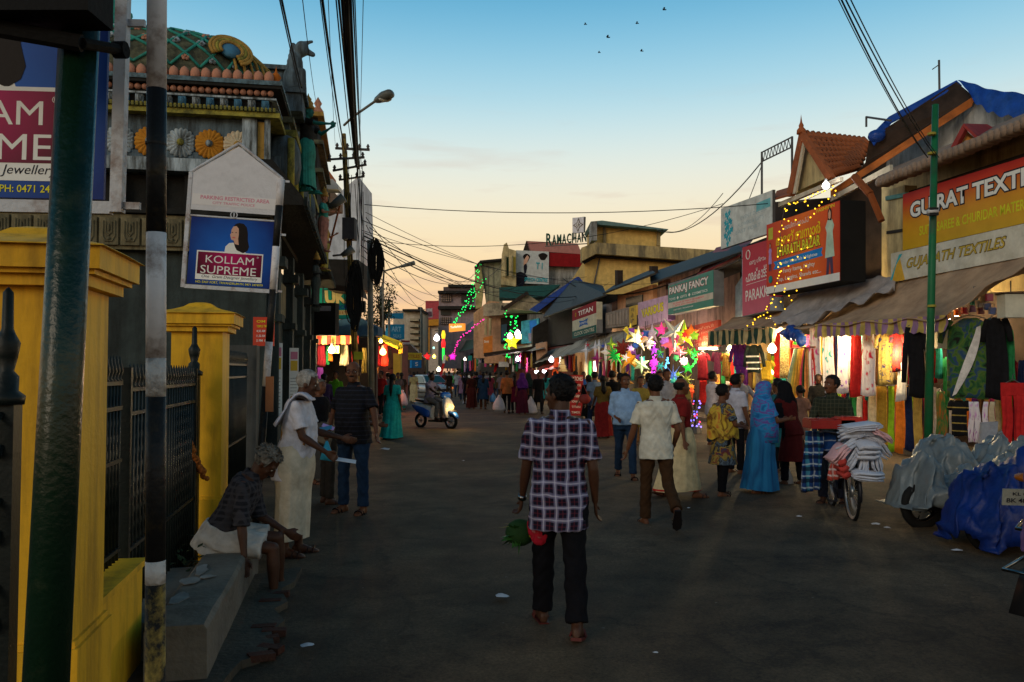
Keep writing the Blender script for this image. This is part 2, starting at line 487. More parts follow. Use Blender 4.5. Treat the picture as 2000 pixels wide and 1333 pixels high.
ylw=mat('yellow_paint',(0.76,0.41,0.018),rough=0.6,var=0.16,scale=1.6,dirt=0.5,dirtcol=(0.10,0.055,0.012),streak=True,dscale=2.6,dth=0.53,bump=0.12,bscale=35)
blk=mat('black_iron',(0.006,0.010,0.009),rough=0.45,var=0.3,scale=8,spec=0.35,bump=0.1)
grn_iron=mat('green_iron',(0.008,0.028,0.022),rough=0.4,var=0.3,scale=8,spec=0.4)
def gate_pillar(y,label):
 t=thing('gate_pillar',label,'pillar',M=LF(y))
 w=0.42
 mb=MB();mb.b2((-w,0,0.62),(0,w,2.06));mb.build('shaft',ylw,t)
 mb=MB();mb.b2((-w-.03,-.03,0),(.03,w+.03,0.60));mb.b2((-w-.015,-.015,0.60),(.015,w+.015,0.625));mb.build('plinth',ylw,t)
 mb=MB();mb.b2((-w-.05,-.05,2.04),(.05,w+.05,2.085));mb.b2((-w-.08,-.08,2.085),(.08,w+.08,2.105))
 mb.b2((-w-.105,-.105,2.105),(.105,w+.105,2.195))
 c=(-w/2,w/2);prof=[(.335,2.195),(.33,2.2),(.2,2.235),(.13,2.262),(.09,2.292),(.045,2.305),(.002,2.31)]
 rings=[]
 for r,z in prof:
  rings.append([(c[0]+r*sx_,c[1]+r*sy_,z)for sx_,sy_ in((-1,-1),(0,-1.02),(1,-1),(1.02,0),(1,1),(0,1.02),(-1,1),(-1.02,0))])
 mb.loft(rings);mb.build('cap',ylw,t)
 return t
p1=gate_pillar(0.0,'large yellow gate pillar with a moulded cap behind the thick green pole')
p2=gate_pillar(3.88,'yellow gate pillar with a pyramid cap beside the seated man in a checked shirt')
t=thing('garden_wall','low yellow wall with an iron railing on top next to the black and white pole','wall',M=LF(0.425))
MB().b2((-.34,.0,0),(-.07,1.02,.60)).build('wall',ylw,t)
MB().b2((-.36,.0,.601),(-.05,1.04,.635)).build('coping',ylw,t)
def spear(mb,x,y,z,r=0.009,h=0.15):
 mb.lathe([(r*1.6,0),(r*2.2,.012),(r*.9,.025),(r*2.4,.06),(r*2.1,.085),(r*.9,.125),(.001,h)],8,o=(x,y,z))
def bar_panel(parent,y0,y1,z0,z1,xs=-0.2,step=0.062,bars_name='bar',m=blk):
 n=int((y1-y0)/step)
 mb0=MB();mb0.tube([(0,0,z0),(0,0,z1)],0.010,6);spear(mb0,0,0,z1-0.005);me=mb0.mesh(bars_name,m,True)
 for i in range(n+1):
  o=bpy.data.objects.new(bars_name,me);COL.objects.link(o);o.parent=parent;o.location=(xs,y0+(y1-y0)*i/n,0)
 for z in(z0+.05,z0+0.55,z1-0.16,z1-0.02):
  mb=MB();mb.b2((xs-.016,y0-.02,z),(xs+.016,y1+.02,z+.022));mb.build('rail',m,parent)
t=thing('railing','black spear topped iron railing on the low yellow wall','railing',M=LF(0.45))
bar_panel(t,0.0,0.96,0.636,1.64)
mb=MB()
for i in range(16):
 for j in range(11):
  mb.box((-.225,.03+i*.06,.70+j*.085),(.006,.034,.052))
mb.build('lattice',grn_iron,t)
def ornate_post(M,label,h=1.9,s=1.0):
 t=thing('gate_post',label,'gate post',M=M)
 MB().b2((-.05*s,-.05*s,0),(.05*s,.05*s,h-.42)).build('shaft',blk,t)
 mb=MB();mb.lathe([(.075*s,0),(.08*s,.03),(.05*s,.05),(.052*s,.10),(.03*s,.12),(.045*s,.17),(.055*s,.22),(.035*s,.25),(.025*s,.27),(.022*s,.40),(.002,.42)],10,o=(0,0,h-.42))
 mb.build('finial',blk,t,True)
 for sy_ in(-1,1):
  for k in range(3):
   mb=MB();mb.tube([(0,sy_*.05*s,h-.45-k*.3),(0,sy_*.10*s,h-.48-k*.3),(0,sy_*.11*s,h-.56-k*.3),(0,sy_*.07*s,h-.6-k*.3),(0,sy_*.05*s,h-.56-k*.3)],.011,6);mb.build('scroll',blk,t,True)
 return t
ornate_post(frame((-1.80,2.92,0),LN,LT,UP),'ornate black gate post in front of the large yellow pillar at the frame edge',2.00,.8)
ornate_post(LF(3.7,-.2),'ornate black gate post against the smaller yellow pillar',2.08,.9)
g=thing('iron_gate','closed black iron gate with spear tops between the two yellow pillars','gate',M=LF(1.5))
bar_panel(g,0.05,2.08,0.10,1.60,xs=-.18,step=.085)
mb=MB()
for i in range(21):
 for j in range(15):
  mb.box((-.2,.09+i*.095,.22+j*.088),(.005,.05,.055))
mb.build('lattice',grn_iron,g)
for yy in(0.0,2.1):
 MB().b2((-.205,yy-.02,.05),(-.155,yy+.02,1.72)).build('stile',blk,g)
t=thing('railing','black spear topped iron railing running on beyond the smaller yellow pillar','railing',M=LF(4.35))
bar_panel(t,0.0,2.6,0.35,1.78,xs=-.16,step=.10)
mb=MB()
for i in range(25):
 for j in range(13):
  mb.box((-.19,.06+i*.10,.45+j*.09),(.005,.06,.055))
mb.build('lattice',grn_iron,t)
one(MB(LF(4.3)).b2((-.3,0,0),(-.02,2.7,.33)),'kerb_wall',mat('old_plaster',(0.12,0.115,0.10),dirt=0.7),'low plaster wall carrying the far railing behind the seated man','wall')
one(MB(LF(7.05)).b2((-.62,0,0),(-.05,.35,2.02)),'stone_wall',mat('mossy_plaster',(0.07,0.075,0.072),dirt=0.8,streak=True),'mossy grey wall end where the railing stops','wall')
mb=MB();a=at(343,790,6.6);b_=at(402,935,6.9)
for k in range(46):
 p=a.lerp(b_,k/45)+Vector((0,0,-0.05*math.sin(math.pi*k/45)))
 mb.ball(p+Vector((random.uniform(-.012,.012),random.uniform(-.012,.012),0)),random.uniform(.020,.034),7,5)
one(mb,'flower_garland',mat('marigold',(0.34,0.10,0.015),var=0.6,scale=40),'wilted orange flower garland tied slanting on the black gate','garland',smooth=True)
conc=mat('kerb_block',(0.17,0.15,0.12),dirt=0.55,scale=2.5,bump=0.4,bscale=30,dscale=2.2)
blockM=LF(1.1)
t=thing('kerb_block','long concrete kerb block the man in the checked shirt sits on','kerb',M=blockM)
mb=MB();rings=[]
for k in range(9):
 y=k*0.32;j=[random.uniform(-.008,.008)for _ in range(4)]
 rings.append([(.02,y,0),(.34,y,0),(.34+j[0],y,.32+j[1]),(.32,y,.345+j[1]),(.05,y,.345+j[2]),(.02,y,.32+j[3])])
mb.loft(rings);mb.build('block',conc,t)
mb=MB();mb.b2((-.22,.35,0),(.015,1.7,.27));mb.build('footing',conc,t)
for(x,y,w,h)in((.1,.55,.05,.2),(.08,.95,.07,.1),(.1,1.25,.05,.16),(.17,1.05,.06,.05)):
 mb=MB();pts=[(x+w*math.cos(q)*random.uniform(.5,1.1),y+h*math.sin(q)*random.uniform(.5,1.1))for q in[i*math.pi/5 for i in range(10)]]
 mb.prism(pts,.348,.352);mb.build('paint_splash',mat('splash',(0.30,0.30,0.28),dirt=0.6),t)
ed=[(590,1120),(575,1150),(548,1165),(562,1190),(535,1205),(556,1228),(530,1250),(535,1275),(505,1300),(470,1310),(440,1345),(400,1420),(250,1500)]
poly=[on_ground(*e)for e in ed]
poly+=[Vector((-2.25,2.2,0)),Vector((-2.6,5.2,0)),Vector((-2.2,6.6,0))]
mb=MB();mb.prism([(p.x,p.y)for p in poly][::-1],-0.01,0.055)
apr=struct(mb,'pavement',mat('apron',(0.085,0.07,0.05),dirt=0.8,scale=3,bump=0.5,bscale=25))
redb=mat('old_brick',(0.075,0.024,0.015),dirt=0.8,scale=6,bump=0.5)
for(px,py,rz)in((545,1172,.1),(528,1188,.15),(515,1240,.1),(535,1247,.2),(520,1262,.4),(528,1280,-.3),(510,1296,.6)):
 p=on_ground(px,py)
 mb=MB();mb.box((0,0,0),(.15,.07,.04));o=mb.build('brick',redb,apr)
 o.location=(p.x,p.y,.034+random.uniform(0,.010));o.rotation_euler=(random.uniform(-.05,.05),random.uniform(-.08,.08),rz)
mb=MB()
for k in range(260):
 c=LF(random.uniform(2.6,4.3),random.uniform(-.28,0.06)).translation;z=random.uniform(0.02,.42)
 q=random.uniform(0,6.28);s_=random.uniform(.02,.05);d=Vector((math.cos(q),math.sin(q),random.uniform(-.4,.5)))*s_;e_=Vector((-math.sin(q),math.cos(q),0))*s_*.4
 c=c+UP*z
 mb.add([c-d,c+e_,c+d,c-e_],[(0,1,2,3)])
stuff(mb,'weeds',mat('weed_leaf',(0.02,0.035,0.012)),'dark leafy weeds at the foot of the smaller yellow pillar','weeds')
# -- poles and the two jewellery boards on the left
def banded_pole(pts,bands,r,label):
 """pts: base and top; bands: (fraction from the top, material)"""
 t=thing('sign_pole',label,'pole',loc=pts[0])
 o=Vector(pts[0]);d=Vector(pts[1])-o
 last=0.0
 for f,m in bands:
  MB().tube([d*(1-last),d*(1-f)],r,16).build('painted_band',m,t,True)
  last=f
 return t
rustw=mat('pole_white',(0.62,0.60,0.60),rough=0.55,dirt=0.85,dirtcol=(0.10,0.045,0.012),dscale=9,dth=0.575,bump=0.2,bscale=20)
rustk=mat('pole_black',(0.012,0.012,0.012),rough=0.5,dirt=0.7,dirtcol=(0.06,0.045,0.02),dscale=14,dth=0.60,bump=0.3,bscale=30)
rustm=mat('pole_peeling',(0.015,0.013,0.01),rough=0.6,dirt=1,dirtcol=(0.42,0.27,0.05),dscale=9,dth=0.53,bump=0.5,bscale=40)
rustp=mat('pole_peel_white',(0.5,0.48,0.45),rough=0.6,dirt=1,dirtcol=(0.02,0.02,0.02),dscale=9,dth=0.58,bump=0.5,bscale=40)
YB=2.24
top=at(307,-230,YB);base=at(303,1333,YB);d=(base-top);base=top+d*(top.z/(top.z-base.z))
L_=(base-top).length
def frac(py):return(top.z-at(305,py,YB).z)/(top.z-base.z)
banded_pole((base,top),[(frac(175),rustw),(frac(455),rustk),(frac(700),rustw),(frac(775),rustp),(frac(1095),rustk),(frac(1140),rustp),(1.0,rustm)],.026,'black and white banded pole with peeling rusty paint in front of the yellow wall')
mb=MB();q=at(305,282,YB);mb.tube([q+Vector((0,0,-.003)),q+Vector((0,0,.003))],.028,16)
one(mb,'clamp_ring',rustk,'thin ring clamped round the black band of the peeling pole','clamp')
blue_bg=None
def vignette_mat(key,ca,cb,scale=2.2,nz=4):
 if key in MATS:return MATS[key]
 m,N,L,b=_bsdf(key);b.inputs['Roughness'].default_value=0.45;b.inputs['Specular IOR Level'].default_value=.12
 tc=N.new('ShaderNodeTexCoord');g=N.new('ShaderNodeTexGradient');g.gradient_type='SPHERICAL'
 mp=N.new('ShaderNodeMapping');mp.inputs['Scale'].default_value=(scale,scale,scale);L.new(tc.outputs['Object'],mp.inputs[0]);L.new(mp.outputs[0],g.inputs[0])
 n=N.new('ShaderNodeTexNoise');n.inputs['Scale'].default_value=nz;n.inputs['Detail'].default_value=6;L.new(tc.outputs['Object'],n.inputs[0])
 a=N.new('ShaderNodeMath');a.operation='MULTIPLY_ADD';a.inputs[1].default_value=0.5;a.inputs[2].default_value=-0.2;L.new(n.outputs[0],a.inputs[0])
 s=N.new('ShaderNodeMath');s.operation='ADD';L.new(g.outputs['Fac'],s.inputs[0]);L.new(a.outputs[0],s.inputs[1])
 mx=N.new('ShaderNodeMixRGB');mx.inputs[1].default_value=(*ca,1);mx.inputs[2].default_value=(*cb,1);L.new(s.outputs[0],mx.inputs[0]);L.new(mx.outputs[0],b.inputs['Base Color'])
 MATS[key]=m;return m
print_blue=vignette_mat('print_blue',(0.001,0.014,0.13),(0.006,0.12,0.52))
print_mar=vignette_mat('print_maroon',(0.07,0.001,0.012),(0.42,0.003,0.10),3.2)
skin_print=paint((0.62,0.36,0.25),'print_skin');hair_print=paint((0.012,0.008,0.007),'print_hair');white_print=paint((0.75,0.76,0.72),'print_white')
ink=paint((0.01,0.01,0.02),'ink');red_ink=paint((0.65,0.05,0.07),'red_ink');yel_ink=paint((0.75,0.68,0.02),'yellow_ink')
frame_paint=mat('frame_paint',(0.50,0.52,0.55),rough=0.5,dirt=0.95,dirtcol=(0.13,0.05,0.01),dscale=6,dth=0.56,bump=0.2)
panel_grey=mat('panel_grey',(0.60,0.60,0.62),rough=0.6,var=0.1,dirt=0.2,streak=True)
def poly_child(pts,z,m,parent,name,M):
 mb=MB(M);mb.prism(pts,z,z+.0008);return mb.build(name,m,parent)
def portrait(parent,M,s,z=0.0):
 """printed portrait of a woman with long dark hair, head turned to the left; s = scale"""
 T=M@Matrix.Scale(s,4)
 poly_child([(-.30,-.5),(-.28,-.33),(-.18,-.22),(-.05,-.2),(.06,-.2),(.22,-.26),(.32,-.5)],z,white_print,parent,'printed_dress',T)
 poly_child([(.0,-.34),(-.05,-.2),(-.1,.0),(-.12,.12),(-.1,.26),(-.03,.36),(.08,.40),(.2,.38),(.3,.28),(.34,.1),(.35,-.1),(.4,-.3),(.36,-.42),(.24,-.5),(.12,-.45),(.05,-.42)],z+.001/s*.9,hair_print,parent,'printed_hair',T)
 poly_child([(-.02,-.24),(-.05,-.14),(-.13,-.11),(-.15,-.03),(-.17,.03),(-.14,.08),(-.14,.18),(-.09,.28),(.0,.3),(.07,.22),(.08,.05),(.07,-.08),(.1,-.26)],z+.0018/s,skin_print,parent,'printed_face',T)
 poly_child([(-.12,-.045),(-.05,-.03),(-.0,-.05),(-.05,-.075)],z+.0028/s,paint((.6,.1,.1)),parent,'printed_lips',T)
 for ex in(-.105,.0):
  poly_child([(ex-.03,.1),(ex,.115),(ex+.03,.1),(ex,.088)],z+.0028/s,hair_print,parent,'printed_eye',T)
def jewel_board(M,label,with_pole=True,top_panel=True):
 t=thing('sign_board',label,'sign',M=M)
 w,h=.755,.62
 mb=MB();mb.b2((-w/2,-h/2,-.012),(w/2,h/2,.0));mb.build('picture',print_blue,t)
 T0=Matrix.Identity(4)
 portrait(t,Matrix.Translation((.03,.156,.0)),.31)
 mb=MB();mb.b2((-.307,-.262,.0005),(.287,.004,.0012));mb.build('picture_border',white_print,t)
 mb=MB();mb.b2((-.295,-.212,.0014),(.276,-.008,.0022));o=mb.build('name_panel',print_mar,t)
 text('KOLLAM',.43,.069,Matrix.Translation((-.224,-.105,.0026)),white_print,t,bold=.0)
 text('SUPREME',.497,.074,Matrix.Translation((-.265,-.204,.0026)),white_print,t,bold=.0)
 text('®',.018,.018,Matrix.Translation((.23,-.04,.0026)),white_print,t,bold=0)
 text('One  Gram Designer Jewellery',.50,.035,Matrix.Translation((-.25,-.252,.0018)),ink,t,bold=.0,shear=.25)
 text('HO: EAST FORT, TRIVANDRUM PH: 0471 2474979',.60,.024,Matrix.Translation((-.30,-.298,.0015)),yel_ink,t,bold=.01)
 f=.022;W=w/2+.035;yb=-h/2-.035;ys=0.72 if top_panel else h/2+.03
 for x in(-W,W):MB().box((x,(yb+ys)/2,-.01),(f*1.5,ys-yb,f*1.3)).build('frame_post',frame_paint,t)
 MB().box((0,yb+.012,-.01),(2*W-f*1.5,.035,f*1.2)).build('frame_rail',frame_paint,t)
 MB().box((0,h/2+.012,-.01),(2*W-f*1.5,.014,f)).build('frame_rail',frame_paint,t)
 if top_panel:
  MB().prism([(-W+.02,h/2+.065),(W-.02,h/2+.065),(W-.02,ys),(0,ys+.27),(-W+.02,ys)],-.008,-.002).build('top_panel',panel_grey,t)
  for sgn in(-1,1):
   MB().tube([(sgn*W,ys,-.005),(0,ys+.30,-.005)],.014,8).build('gable_frame',frame_paint,t)
  MB().b2((-W+.03,h/2+.115,-.0018),(W-.03,h/2+.215,-.0008)).build('notice_strip',paint((.66,.64,.63),'strip_white'),t)
  pink=paint((.62,.22,.30),'faded_pink')
  text('PARKING RESTRICTED AREA',.62,.036,Matrix.Translation((-.31,h/2+.168,0)),pink,t,bold=.02)
  text('CITY TRAFFIC POLICE',.38,.024,Matrix.Translation((-.2,h/2+.128,0)),pink,t,bold=.01)
  mb=MB();
  for a in range(16):
   q0=2*math.pi*a/16;q1=2*math.pi*(a+1)/16
   mb.add([(.034*math.cos(q0),h/2+.04+.034*math.sin(q0),.006),(.034*math.cos(q1),h/2+.04+.034*math.sin(q1),.006),(.025*math.cos(q1),h/2+.04+.025*math.sin(q1),.006),(.025*math.cos(q0),h/2+.04+.025*math.sin(q0),.006)],[(0,1,2,3)])
  mb.box((0,h/2+.04,.003),(.01,.04,.004));mb.build('emblem',frame_paint,t)
 for yy in(yb+.02,.2,ys-.02)if with_pole else():
  MB().box((W+.035,yy,-.012),(.055,.02,.012)).build('bracket',frame_paint,t)
 return t
RX=Matrix.Rotation(-R(3.2),4,'Z')
c=at(452,494,7.5)
small=jewel_board(frame(c,(1,.10,0))@RX,'smaller jewellery board with a house shaped grey top on a leaning striped pole')
top=at(549,352,7.55);k=at(519,760,7.55);d=(k-top).normalized();base=top+d*(top.z/-d.z)
def frac(py):return(top.z-at(540,py,7.55).z)/(top.z-base.z)
banded_pole((base,top),[(frac(402),rustw),(frac(482),rustk),(frac(566),rustw),(frac(668),rustk),(frac(755),rustw),(1.0,rustk)],.034,'leaning black and white banded pole carrying the smaller jewellery board')
cb=at(-61,170,YB+.03)
big=jewel_board(frame(cb,(1,.05,0))@Matrix.Rotation(-R(.6),4,'Z'),'large jewellery board cut off by the frame edge behind the thick green pole')
gp=mat('green_pole_paint',(0.003,0.016,0.007),rough=0.3,dirt=0.6,dirtcol=(0.05,0.06,0.03),dscale=5,dth=0.60,spec=0.5,bump=0.15)
a=at(172,-260,2.06);b_=at(90,1333,2.0);d=b_-a;b_=a+d*(a.z/-d.z)
t=thing('utility_pole','thick dark green steel pole standing in front of the yellow gate pillar','pole',loc=b_)
MB().tube([(0,0,0),a-b_],[.054,.045],24).build('shaft',gp,t,True)
t=thing('switch_box','black steel box clamped across the top of the thick green pole','box',loc=at(60,25,1.95))
mb=MB();mb.box((-.03,0,.13),(.40,.12,.30));mb.build('box',mat('box_black',(.004,.004,.004)),t)
mb=MB();p0=at(160,85,1.98)-t.location;p1=at(238,98,2.12)-t.location;q0=at(-40,50,1.95)-t.location
mb.tube([q0,p0],.022,8);mb.tube([p0,p1],.014,8);mb.tube([p1-Vector((.02,0,0)),p1+Vector((.012,.0,0))],.022,10);mb.build('clamp_arm',mat('box_black',(0,0,0)),t)
# -- people
SKIN=mat('skin_brown',(0.115,0.043,0.019),rough=0.55,var=0.15,scale=10,bump=0.15,bscale=90,spec=0.4)
SKIN_D=mat('skin_dark',(0.065,0.026,0.013),rough=0.5,var=0.15,scale=10,bump=0.15,bscale=90,spec=0.45)
SKIN_L=mat('skin_light',(0.30,0.14,0.065),rough=0.55,var=0.12,scale=10,bump=0.12,bscale=90,spec=0.35)
HAIR_K=mat('hair_black',(0.006,0.005,0.005),rough=0.6,var=0.5,scale=30,bump=0.9,bscale=45,spec=0.3)
HAIR_G=mat('hair_grey',(0.30,0.29,0.27),rough=0.8,var=0.6,scale=25,bump=1.0,bscale=40,spec=0.2)
HAIR_S=mat('hair_salt',(0.17,0.155,0.13),rough=0.8,var=0.75,scale=22,bump=1.0,bscale=40,spec=0.2)
SANDAL=mat('sandal',(0.025,0.010,0.007),rough=0.5)
def rotx(v,a):
 c,s=math.cos(a),math.sin(a);return Vector((v.x,v.y*c-v.z*s,v.y*s+v.z*c))
def roty(v,a):
 c,s=math.cos(a),math.sin(a);return Vector((v.x*c+v.z*s,v.y,-v.x*s+v.z*c))
def rotz(v,a):
 c,s=math.cos(a),math.sin(a);return Vector((v.x*c-v.y*s,v.x*s+v.y*c,v.z))
def ering(c,rx,ry,n=20,ax=None,ay=None,p=2.3):
 c=Vector(c);ax=ax or Vector((1,0,0));ay=ay or Vector((0,1,0));out=[]
 for k in range(n):
  q=2*math.pi*k/n;cs,sn=math.cos(q),math.sin(q)
  out.append(c+ax*(rx*math.copysign(abs(cs)**(2/p),cs))+ay*(ry*math.copysign(abs(sn)**(2/p),sn)))
 return out
class Pose:pass
def skeleton(P):
 """P: dict of angles in degrees. Local frame: x to the figure's right, y forward, z up."""
 S=Pose()
 lean=R(P.get('lean',0));side=R(P.get('side',0));tw=R(P.get('twist',0))
 hipz=0.0
 S.pelvis=Vector((0,0,0))
 def tor(v):
  return roty(rotx(rotz(v,tw),-lean),side)
 fat=P.get('fat',1.0);sh=P.get('sh',1.0)
 S.tor=tor
 S.chest=tor(Vector((0,.01,.36)));S.neck=tor(Vector((0,0-.005,.535)));
 hl=R(P.get('hunch',0))
 hd=rotx(Vector((0,.03,.118)),-hl)
 S.head=S.neck+tor(hd)
 S.hyaw=R(P.get('hyaw',0));S.hpitch=R(P.get('hpitch',0))-hl-lean
 for sd,nm in((-1,'l'),(1,'r')):
  s0=tor(Vector((sd*.166*sh,-.005,.447)))
  ap,aa,el,ei=[R(v)for v in P.get('arm_'+nm,(4,8,12,0))]
  ud=Vector((0,math.sin(ap),-math.cos(ap)));ud=roty(ud,-sd*aa)
  fd=Vector((0,math.sin(ap+el),-math.cos(ap+el)));fd=roty(fd,-sd*aa);fd=rotz(fd,sd*ei)
  if P.get('arm_follow',True):ud=rotz(ud,tw);fd=rotz(fd,tw)
  e=s0+ud*.285;w=e+fd*.245
  setattr(S,'sh_'+nm,s0);setattr(S,'el_'+nm,e);setattr(S,'wr_'+nm,w);setattr(S,'fd_'+nm,fd)
  hp,hk,ha=[R(v)for v in P.get('leg_'+nm,(0,2,3))]
  h0=Vector((sd*.088,0,-.02))
  td=Vector((0,math.sin(hp),-math.cos(hp)));td=roty(td,-sd*ha)
  sdn=Vector((0,math.sin(hp-hk),-math.cos(hp-hk)));sdn=roty(sdn,-sd*ha*.3)
  kn=h0+td*.425;an=kn+sdn*.415
  setattr(S,'hip_'+nm,h0);setattr(S,'kn_'+nm,kn);setattr(S,'an_'+nm,an)
  setattr(S,'fp_'+nm,R(P.get('foot_'+nm,0)))
  setattr(S,'fy_'+nm,R(P.get('footyaw_'+nm,sd*8)))
 low=1e9
 for nm in 'lr':
  an=getattr(S,'an_'+nm);fp=getattr(S,'fp_'+nm)
  heel=an+Vector((0,-.05,-.075));toe=an+Vector((0,.17*math.cos(fp),-.075-.17*math.sin(fp)))
  low=min(low,heel.z,toe.z)
 if 'seat' in P:low=P['seat']
 S.dz=-low if 'seat' not in P else P['seat']
 for k,v in list(S.__dict__.items()):
  if isinstance(v,Vector):setattr(S,k,v+Vector((0,0,S.dz)))
 S.fd_l-=Vector((0,0,S.dz));S.fd_r-=Vector((0,0,S.dz))
 S.fat=fat;S.shw=sh
 return S
def torso_rings(S,inf=0.0,z0=-.08,z1=.50,fat=1.0,belly=0.0,n=20,flare=0.0):
 T=[(-.10,.155,.115,-.01),(-.02,.160,.118,-.008),(.08,.150,.108,.0),(.18,.146,.103,.008),(.28,.160,.108,.008),(.38,.172,.112,.004),(.45,.168,.098,-.004),(.495,.120,.078,-.008),(.52,.07,.06,-.008)]
 out=[]
 zs=sorted(set([z0]+[t[0]for t in T if z0<t[0]<z1]+[z1]))
 for z in zs:
  for a,b in zip(T[:-1],T[1:]):
   if a[0]<=z<=b[0]:
    f=(z-a[0])/(b[0]-a[0]);rx,ry,cy=[a[i]+(b[i]-a[i])*f for i in(1,2,3)];break
  else:
   rx,ry,cy=(T[0][1:]if z<T[0][0]else T[-1][1:])
  w=max(0,1-abs(z-.14)/.22)
  rx=rx*(fat if z<.3 else(fat*.5+.5))*(S.shw if z>.3 else 1)+inf+flare*max(0,.2-z)
  ry=ry*(fat if z<.3 else(fat*.5+.5))+inf+belly*w*.5+flare*max(0,.2-z)
  c=S.tor(Vector((0,cy+belly*w*.5,z)))+Vector((0,0,S.dz))
  ax=S.tor(Vector((1,0,0)));ay=S.tor(Vector((0,1,0)))
  out.append(ering(c,rx,ry,n,ax,ay))
 return out
def head_matrix(S,s=1.07):
 return Matrix.Translation(S.head)@Matrix.Rotation(S.hyaw,4,'Z')@Matrix.Rotation(S.hpitch,4,'X')@Matrix.Scale(s,4)
def add_head(mb,S,fine=True,s=1.07):
 H=head_matrix(S,s)
 mb.ball((0,-.012,.045),(.074,.092,.083),14,10,H)
 mb.ball((0,.018,.0),(.064,.074,.092),14,10,H)
 mb.ball((0,.034,-.055),(.046,.050,.048),12,8,H)
 mb.ball((0,.072,-.078),(.022,.020,.018),8,6,H)
 if fine:
  mb.capsule((0,.083,.030),(0,.106,-.012),.010,.0155,8,H)
  mb.ball((-.012,.098,-.016),(.010,.012,.009),8,6,H);mb.ball((.012,.098,-.016),(.010,.012,.009),8,6,H)
  mb.capsule((-.045,.068,.042),(.045,.068,.042),.012,.012,8,H)
  mb.capsule((-.022,.084,-.043),(.022,.084,-.043),.0085,.0085,8,H)
  mb.capsule((-.018,.083,-.057),(.018,.083,-.057),.009,.009,8,H)
  for sd in(-1,1):
   mb.ball((sd*.040,.060,-.012),(.022,.018,.018),8,6,H)
   mb.ball((sd*.073,-.004,.0),(.009,.019,.030),8,6,H)
 else:
  mb.capsule((0,.083,.030),(0,.104,-.012),.012,.016,6,H)
 nk0=S.neck+Vector((0,0,-.02));mb.capsule(nk0-Vector((0,0,.05)),H@Vector((0,-.018,-.03)),.056,.052,12)
def add_hand(mb,w,d,sd,grip=30,s=1.0):
 """five fingers, unequal and curled; d = forearm direction"""
 d=d.normalized()
 ref=Vector((0,1,0))if abs(d.y)<.8 else Vector((0,0,1))
 fw=(ref-d*ref.dot(d)).normalized()
 pn=d.cross(fw)*sd
 c=w+d*.05*s
 mb.loft([ering(w+d*t,.020+.020*min(1,t/.05),.013,10,fw,pn)for t in(0,.03*s,.06*s,.092*s)])
 for i,(o,ln)in enumerate(((.030,.070),(.011,.080),(-.009,.075),(-.028,.058))):
  p=w+d*.085*s+fw*o;a=R(grip*.5);
  d1=d*math.cos(a)+pn*math.sin(a);q=p+d1*ln*.45
  a=R(grip*1.3);d2=d*math.cos(a)+pn*math.sin(a);q2=q+d2*ln*.32
  a=R(grip*1.9);d3=d*math.cos(a)+pn*math.sin(a);q3=q2+d3*ln*.25
  mb.capsule(p-d*.02,q,.0095,.0085,7);mb.capsule(q,q2,.0085,.0078,7);mb.capsule(q2,q3,.0078,.0066,7)
 p=w+d*.03*s+fw*.022;d1=(d*.7+fw*.6+pn*.35).normalized();q=p+d1*.042;d2=(d*.95+fw*.1+pn*.45).normalized()
 mb.capsule(p,q,.0125,.0105,7);mb.capsule(q,q+d2*.032,.010,.0085,7)
 return w+d*.10*s
def limb(mb,a,b,prof,n=12):
 a,b=Vector(a),Vector(b);t=(b-a)
 pts=[a+t*f for f,r in prof];mb.tube(pts,[r for f,r in prof],n)
def foot(mb,an,fp,fyaw,inf=0.0):
 d=rotz(Vector((0,math.cos(fp),-math.sin(fp))),-fyaw);u=rotz(Vector((0,math.sin(fp),math.cos(fp))),-fyaw);sx=d.cross(u)
 rings=[]
 for t,w,h in((-.062,.020,.030),(-.05,.030,.040),(0,.034,.055),(.06,.040,.042),(.12,.046,.028),(.165,.040,.020),(.19,.022,.012)):
  rings.append(ering(an+d*t+u*(-.075+h),w+inf,h+inf,12,sx,u))
 mb.loft(rings)
 mb.capsule(an+u*.05,an-u*.02,.040,.040,10)
